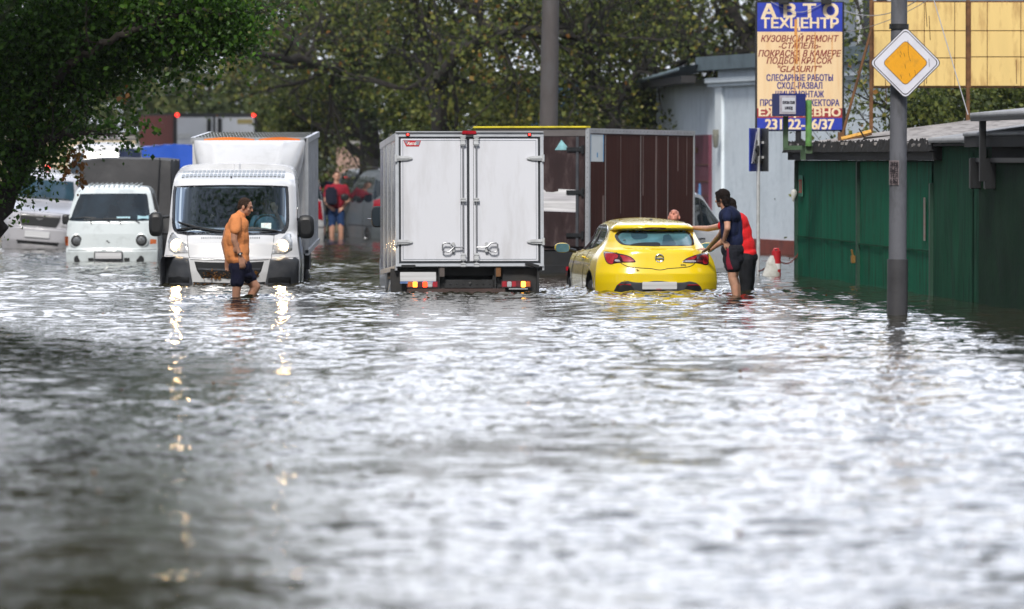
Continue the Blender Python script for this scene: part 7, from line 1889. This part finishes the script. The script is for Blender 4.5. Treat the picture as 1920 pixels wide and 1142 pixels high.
# the near tree on the left: trunk at the frame edge, crown hanging in from above
nt1 = px_tree('near_tree', 'big dark green leafy tree leaning in at the left edge', 71,
        [[(-75, 560, 0, .17), (-22, 440, 0, .15), (26, 335, 0, .13), (60, 200, .3, .12), (80, 80, .5, .11), (110, -60, .5, .1)],
         [(60, 200, 0, .07), (110, 140, -.5, .055), (200, 80, -1, .045), (330, 30, -1, .03), (440, 20, -1, .018)],
         [(75, 110, .5, .07), (160, 40, .6, .05), (280, -20, .8, .04), (400, -60, 1, .025)], [(110, -60, .5, .09), (160, -300, 2, .08), (280, -520, 5, .06), (400, -560, 11, .04)],
         [(40, 300, 0, .04), (90, 262, -.4, .03), (140, 250, -.6, .02), (180, 240, -.6, .008)],
         [(50, 250, .2, .05), (-30, 150, .4, .05), (-120, 60, .5, .05)]],
        21, 9000, .062, LM_near, None, spread=.5, depth=1, twig_len=.8, tone_mid=.35,
        extra=blob([(60, 60, 71, .9, .9, .6, 1.6), (180, 40, 71, .8, .9, .5, 1.4), (300, 30, 70.5, .65, .8, .4, 1.3), (385, 10, 70.5, .5, .7, .38, 1.1), (430, 50, 70.5, .25, .5, .24, .7), (340, 105, 70.7, .3, .5, .13, .3), (40, 190, 71, .55, .8, .5, 1.1), (150, 130, 71, .4, .7, .3, .8), (230, 100, 71, .5, .7, .3, .8), (25, 285, 71, .28, .5, .32, .6), (110, 245, 71, .28, .4, .2, .3), (15, 345, 71, .12, .3, .2, .12), (190, -90, 71, 1.7, 1.5, .6, 1.4), (-80, 60, 71, 1., 1.2, 1.1, 1.6), (300, -160, 72, 2, 2, .8, 1.4), (430, -590, 84, 2.8, 3.2, .9, 3.6), (100, -400, 75, 2.5, 3.5, 1.2, 2)], 85000, 60))
# withered leaves hanging from it
dl = []
r = np.random.default_rng(3)
for (px, py, rx, rz, n_) in ((135, 300, .05, .07, 30), (150, 332, .03, .09, 30), (124, 325, .015, .06, 14), (143, 288, .06, .04, 26), (235, 180, .05, .05, 14)):
    c = at(px, py, 70.3) - nt1.location
    dl.append(np.array(c) + r.normal(size=(n_, 3)) * [rx, .05, rz])
leaves('withered_leaves', np.concatenate(dl), .07, LM_dead, nt1, 5, droop=1.5)
# bare twig at the top of the picture
tw = thing('hanging_twig', 'bare dark twig hanging into the top of the picture', 'twig', at(500, 20, 72))
def q_(px, py): return at(px, py, 72) - tw.location
MB().tube([q_(440, -30), q_(480, 10), q_(503, 30), q_(530, 50), q_(552, 63)], [.014, .012, .01, .007, .004], 6).tube([q_(482, 28), q_(505, 27), q_(520, 14), q_(560, -6)], [.006, .01, .008, .004], 6).tube([q_(503, 30), q_(495, 12), q_(470, -20)], [.008, .006, .004], 6).tube([q_(530, 47), q_(560, 40), q_(600, 38)], [.005, .004, .002], 5).build('branch', M_bark2, tw)
P = np.array([tuple(q_(565, 62)), tuple(q_(562, 61))]); leaves('last_leaf', P, .07, LM_dead, tw, 8)

# street trees outside the picture that the water mirrors and that shade it
def street_tree(name, label, x, y, h, rad, seed, n=9000, zlo=.32):
    rnd = random.Random(seed); t = thing(name, label, 'tree', (x, y, WD), group='street trees beside the flooded road'); tips = []; mb = MB()
    mb.tube([(0, 0, -.1), (.1, 0, h * .2), (-.05, .1, h * .4), (0, 0, h * .65)], [.24, .2, .17, .12], 10)
    for k in range(7):
        a = rnd.random() * 6.28; grow(mb, Vector((0, 0, h * (zlo + .06 * k))), Vector((math.cos(a), math.sin(a), .35)), rad * .8, .09, 2, rnd, tips)
    mb.build('trunk', M_bark, t); r = np.random.default_rng(seed)
    nc = 90; d = r.normal(size=(nc, 3)); d /= np.linalg.norm(d, axis=1)[:, None]; d *= r.random((nc, 1)) ** .45
    c = np.array([0, 0, h * .66]) + d * [rad, rad, h * .34]; k = r.integers(0, nc, n); cl = r.normal(size=nc) * .2 + .45
    leaves('crown', c[k] + r.normal(size=(n, 3)) * .45, .27, LM_back, t, seed, cl[k] - .15); return t
street_tree('street_tree', 'street tree on the left bank beyond the picture, near the camera', -5.0, 34, 12, 4.6, 41, 16000)
street_tree('street_tree', 'street tree on the left bank beyond the picture, halfway', -5.4, 45, 12.5, 4.8, 42, 16000)
street_tree('street_tree', 'street tree on the left bank beyond the picture, before the near tree', -6.0, 55, 12.5, 4.7, 43, 16000)
street_tree('street_tree', 'street tree on the left bank beyond the picture, level with the near tree', -10.6, 65, 14, 4.6, 45, 16000)
street_tree('street_tree', 'street tree on the right bank beyond the picture', 7.0, 37, 11.5, 3.8, 44, 11000)

# the wood far behind
r = np.random.default_rng(77); n_ = 150000
nc = 3000; cx = (r.random(nc) - .5) * 84 - 2; cy = 190 + r.random(nc) * 26; cz = r.random(nc) ** 1.5 * 19 - .5
hole = ((np.abs(cx / cy * FPX + 960 - 1165) < 75) & (np.abs(296 - (cz - 1.9) / cy * FPX - 128) < 55)) | ((np.abs(cx / cy * FPX + 960 - 965) < 45) & (np.abs(296 - (cz - 1.9) / cy * FPX - 128) < 45)) | ((cx / cy * FPX + 960 > 1050) & (cz > 3.0) & (cz < 6.5) & (r.random(nc) < .55))
keep = ~hole; cx, cy, cz = cx[keep], cy[keep], cz[keep]; nc = len(cx); ct = r.normal(size=nc) * .2 + .45
k = r.integers(0, nc, n_)
P = np.stack([cx, cy, cz], 1)[k] + r.normal(size=(n_, 3)) * [.8, .8, .55]
o = leaves('far_woodland', P, .34, LM_far, None, 9, ct[k]); tag(o, kind='stuff'); o['label'] = 'hazy olive woodland closing the street behind the traffic'; o['category'] = 'woodland'
hill = MB()
hv = []; hf = []
for i in range(41):
    x = -200 + 10 * i; hv += [(x, 228, -1), (x, 260, 1.6 + .7 * math.sin(i * .9)), (x, 420, 2.5)]
for i in range(40):
    a = 3 * i; hf += [(a, a + 3, a + 4, a + 1), (a + 1, a + 4, a + 5, a + 2)]
o = hill.add(hv, hf).build('hill', mat('far_grass', (.05, .06, .03), .9, scale=.3)); tag(o, kind='structure')
# things glimpsed through the leaves
o = thing('blue_kiosk', 'bright blue kiosk glimpsed through the leaves right of the concrete pole', 'kiosk', (at(1052, 300, 160).x, 160, WD))
MB().box(-.95, .5, 0, 3, 0, at(1040, 146, 160).z - WD).build('wall', mat('kiosk_blue', (.02, .14, .36), .5, var=.15), o, smooth=False)
MB().box(-1.05, .6, -.15, 3.1, at(1040, 150, 160).z - WD, at(1040, 142, 160).z - WD).build('roof', M_dark, o, smooth=False)
MB().box(.1, .42, -.03, .0, 3.2, 4.1).build('window', mat('dim_window_glass', (.02, .025, .03), .1), o, smooth=False)
o = thing('beige_house', 'beige rendered house glimpsed behind the brown truck roof', 'house', (at(1210, 300, 172).x, 172, WD))
MB().box(-2.4, 2.5, 0, 6, 0, 4.4).build('wall', mat('beige_render', (.36, .29, .22), .8, var=.1), o, smooth=False)
MB().box(-2.6, 2.7, -.3, 6.3, 4.4, 4.6).build('roof', M_dark, o, smooth=False)
MB().box(-1.6, -.9, -.04, .0, 2.2, 3.5).box(.2, .9, -.04, .0, 2.2, 3.5).build('window', mat('dim_window_glass', (.02, .025, .03), .1), o, smooth=False)
o = thing('rendered_wall', 'pale pinkish gate pillar and wall beyond the cars between the trucks', 'wall', (at(658, 300, 168).x, 168, WD))
MB().box(-.42, .32, 0, .6, 0, 2.3 + .5).box(-.42, .32, -.03, .0, 1.1, 1.14).build('pillar', mat('pink_render', (.40, .27, .22), .8, var=.15, dirt=(.25, .14, .1), dirt_amt=.6), o, smooth=False)
MB().box(-.42, .32, -.04, .64, .2, 1.35).build('brick_base', mat('red_brick_base', (.25, .1, .07), .8, var=.25, scale=8), o, smooth=False)
MB().box(-.5, .4, -.08, .68, 2.8, 2.9).build('coping', mat('grey_coping', (.3, .29, .28), .8), o, smooth=False)
o = thing('low_cream_wall', 'low cream coloured wall behind the vehicle with roof lamps', 'wall', (at(180, 300, 186).x, 186, WD))
MB().box(-5, 1.3, 0, .4, 0, 3.05).build('wall', mat('cream_render', (.5, .42, .28), .8, var=.08), o, smooth=False)
MB().box(-5, 1.3, -.05, .45, 3.05, 3.12).build('coping', mat('grey_coping', (.3, .29, .28), .8), o, smooth=False)
# ---------------------------------------------------------------- fallen leaves drifting on the flood
r = np.random.default_rng(12); P = []
for k in range(70):
    D = 26 + 60 * r.random() ** 1.2; px = 960 * (r.random() ** (1.4 if k % 3 else .8)) * 2; p = at(px, 300, D); P.append((p.x, D, .02))
o = leaves('floating_leaves', np.array(P), .045, LM_dead, None, 4); tag(o, kind='stuff'); o['label'] = 'scattered yellow leaves drifting on the flood water'; o['category'] = 'leaves'
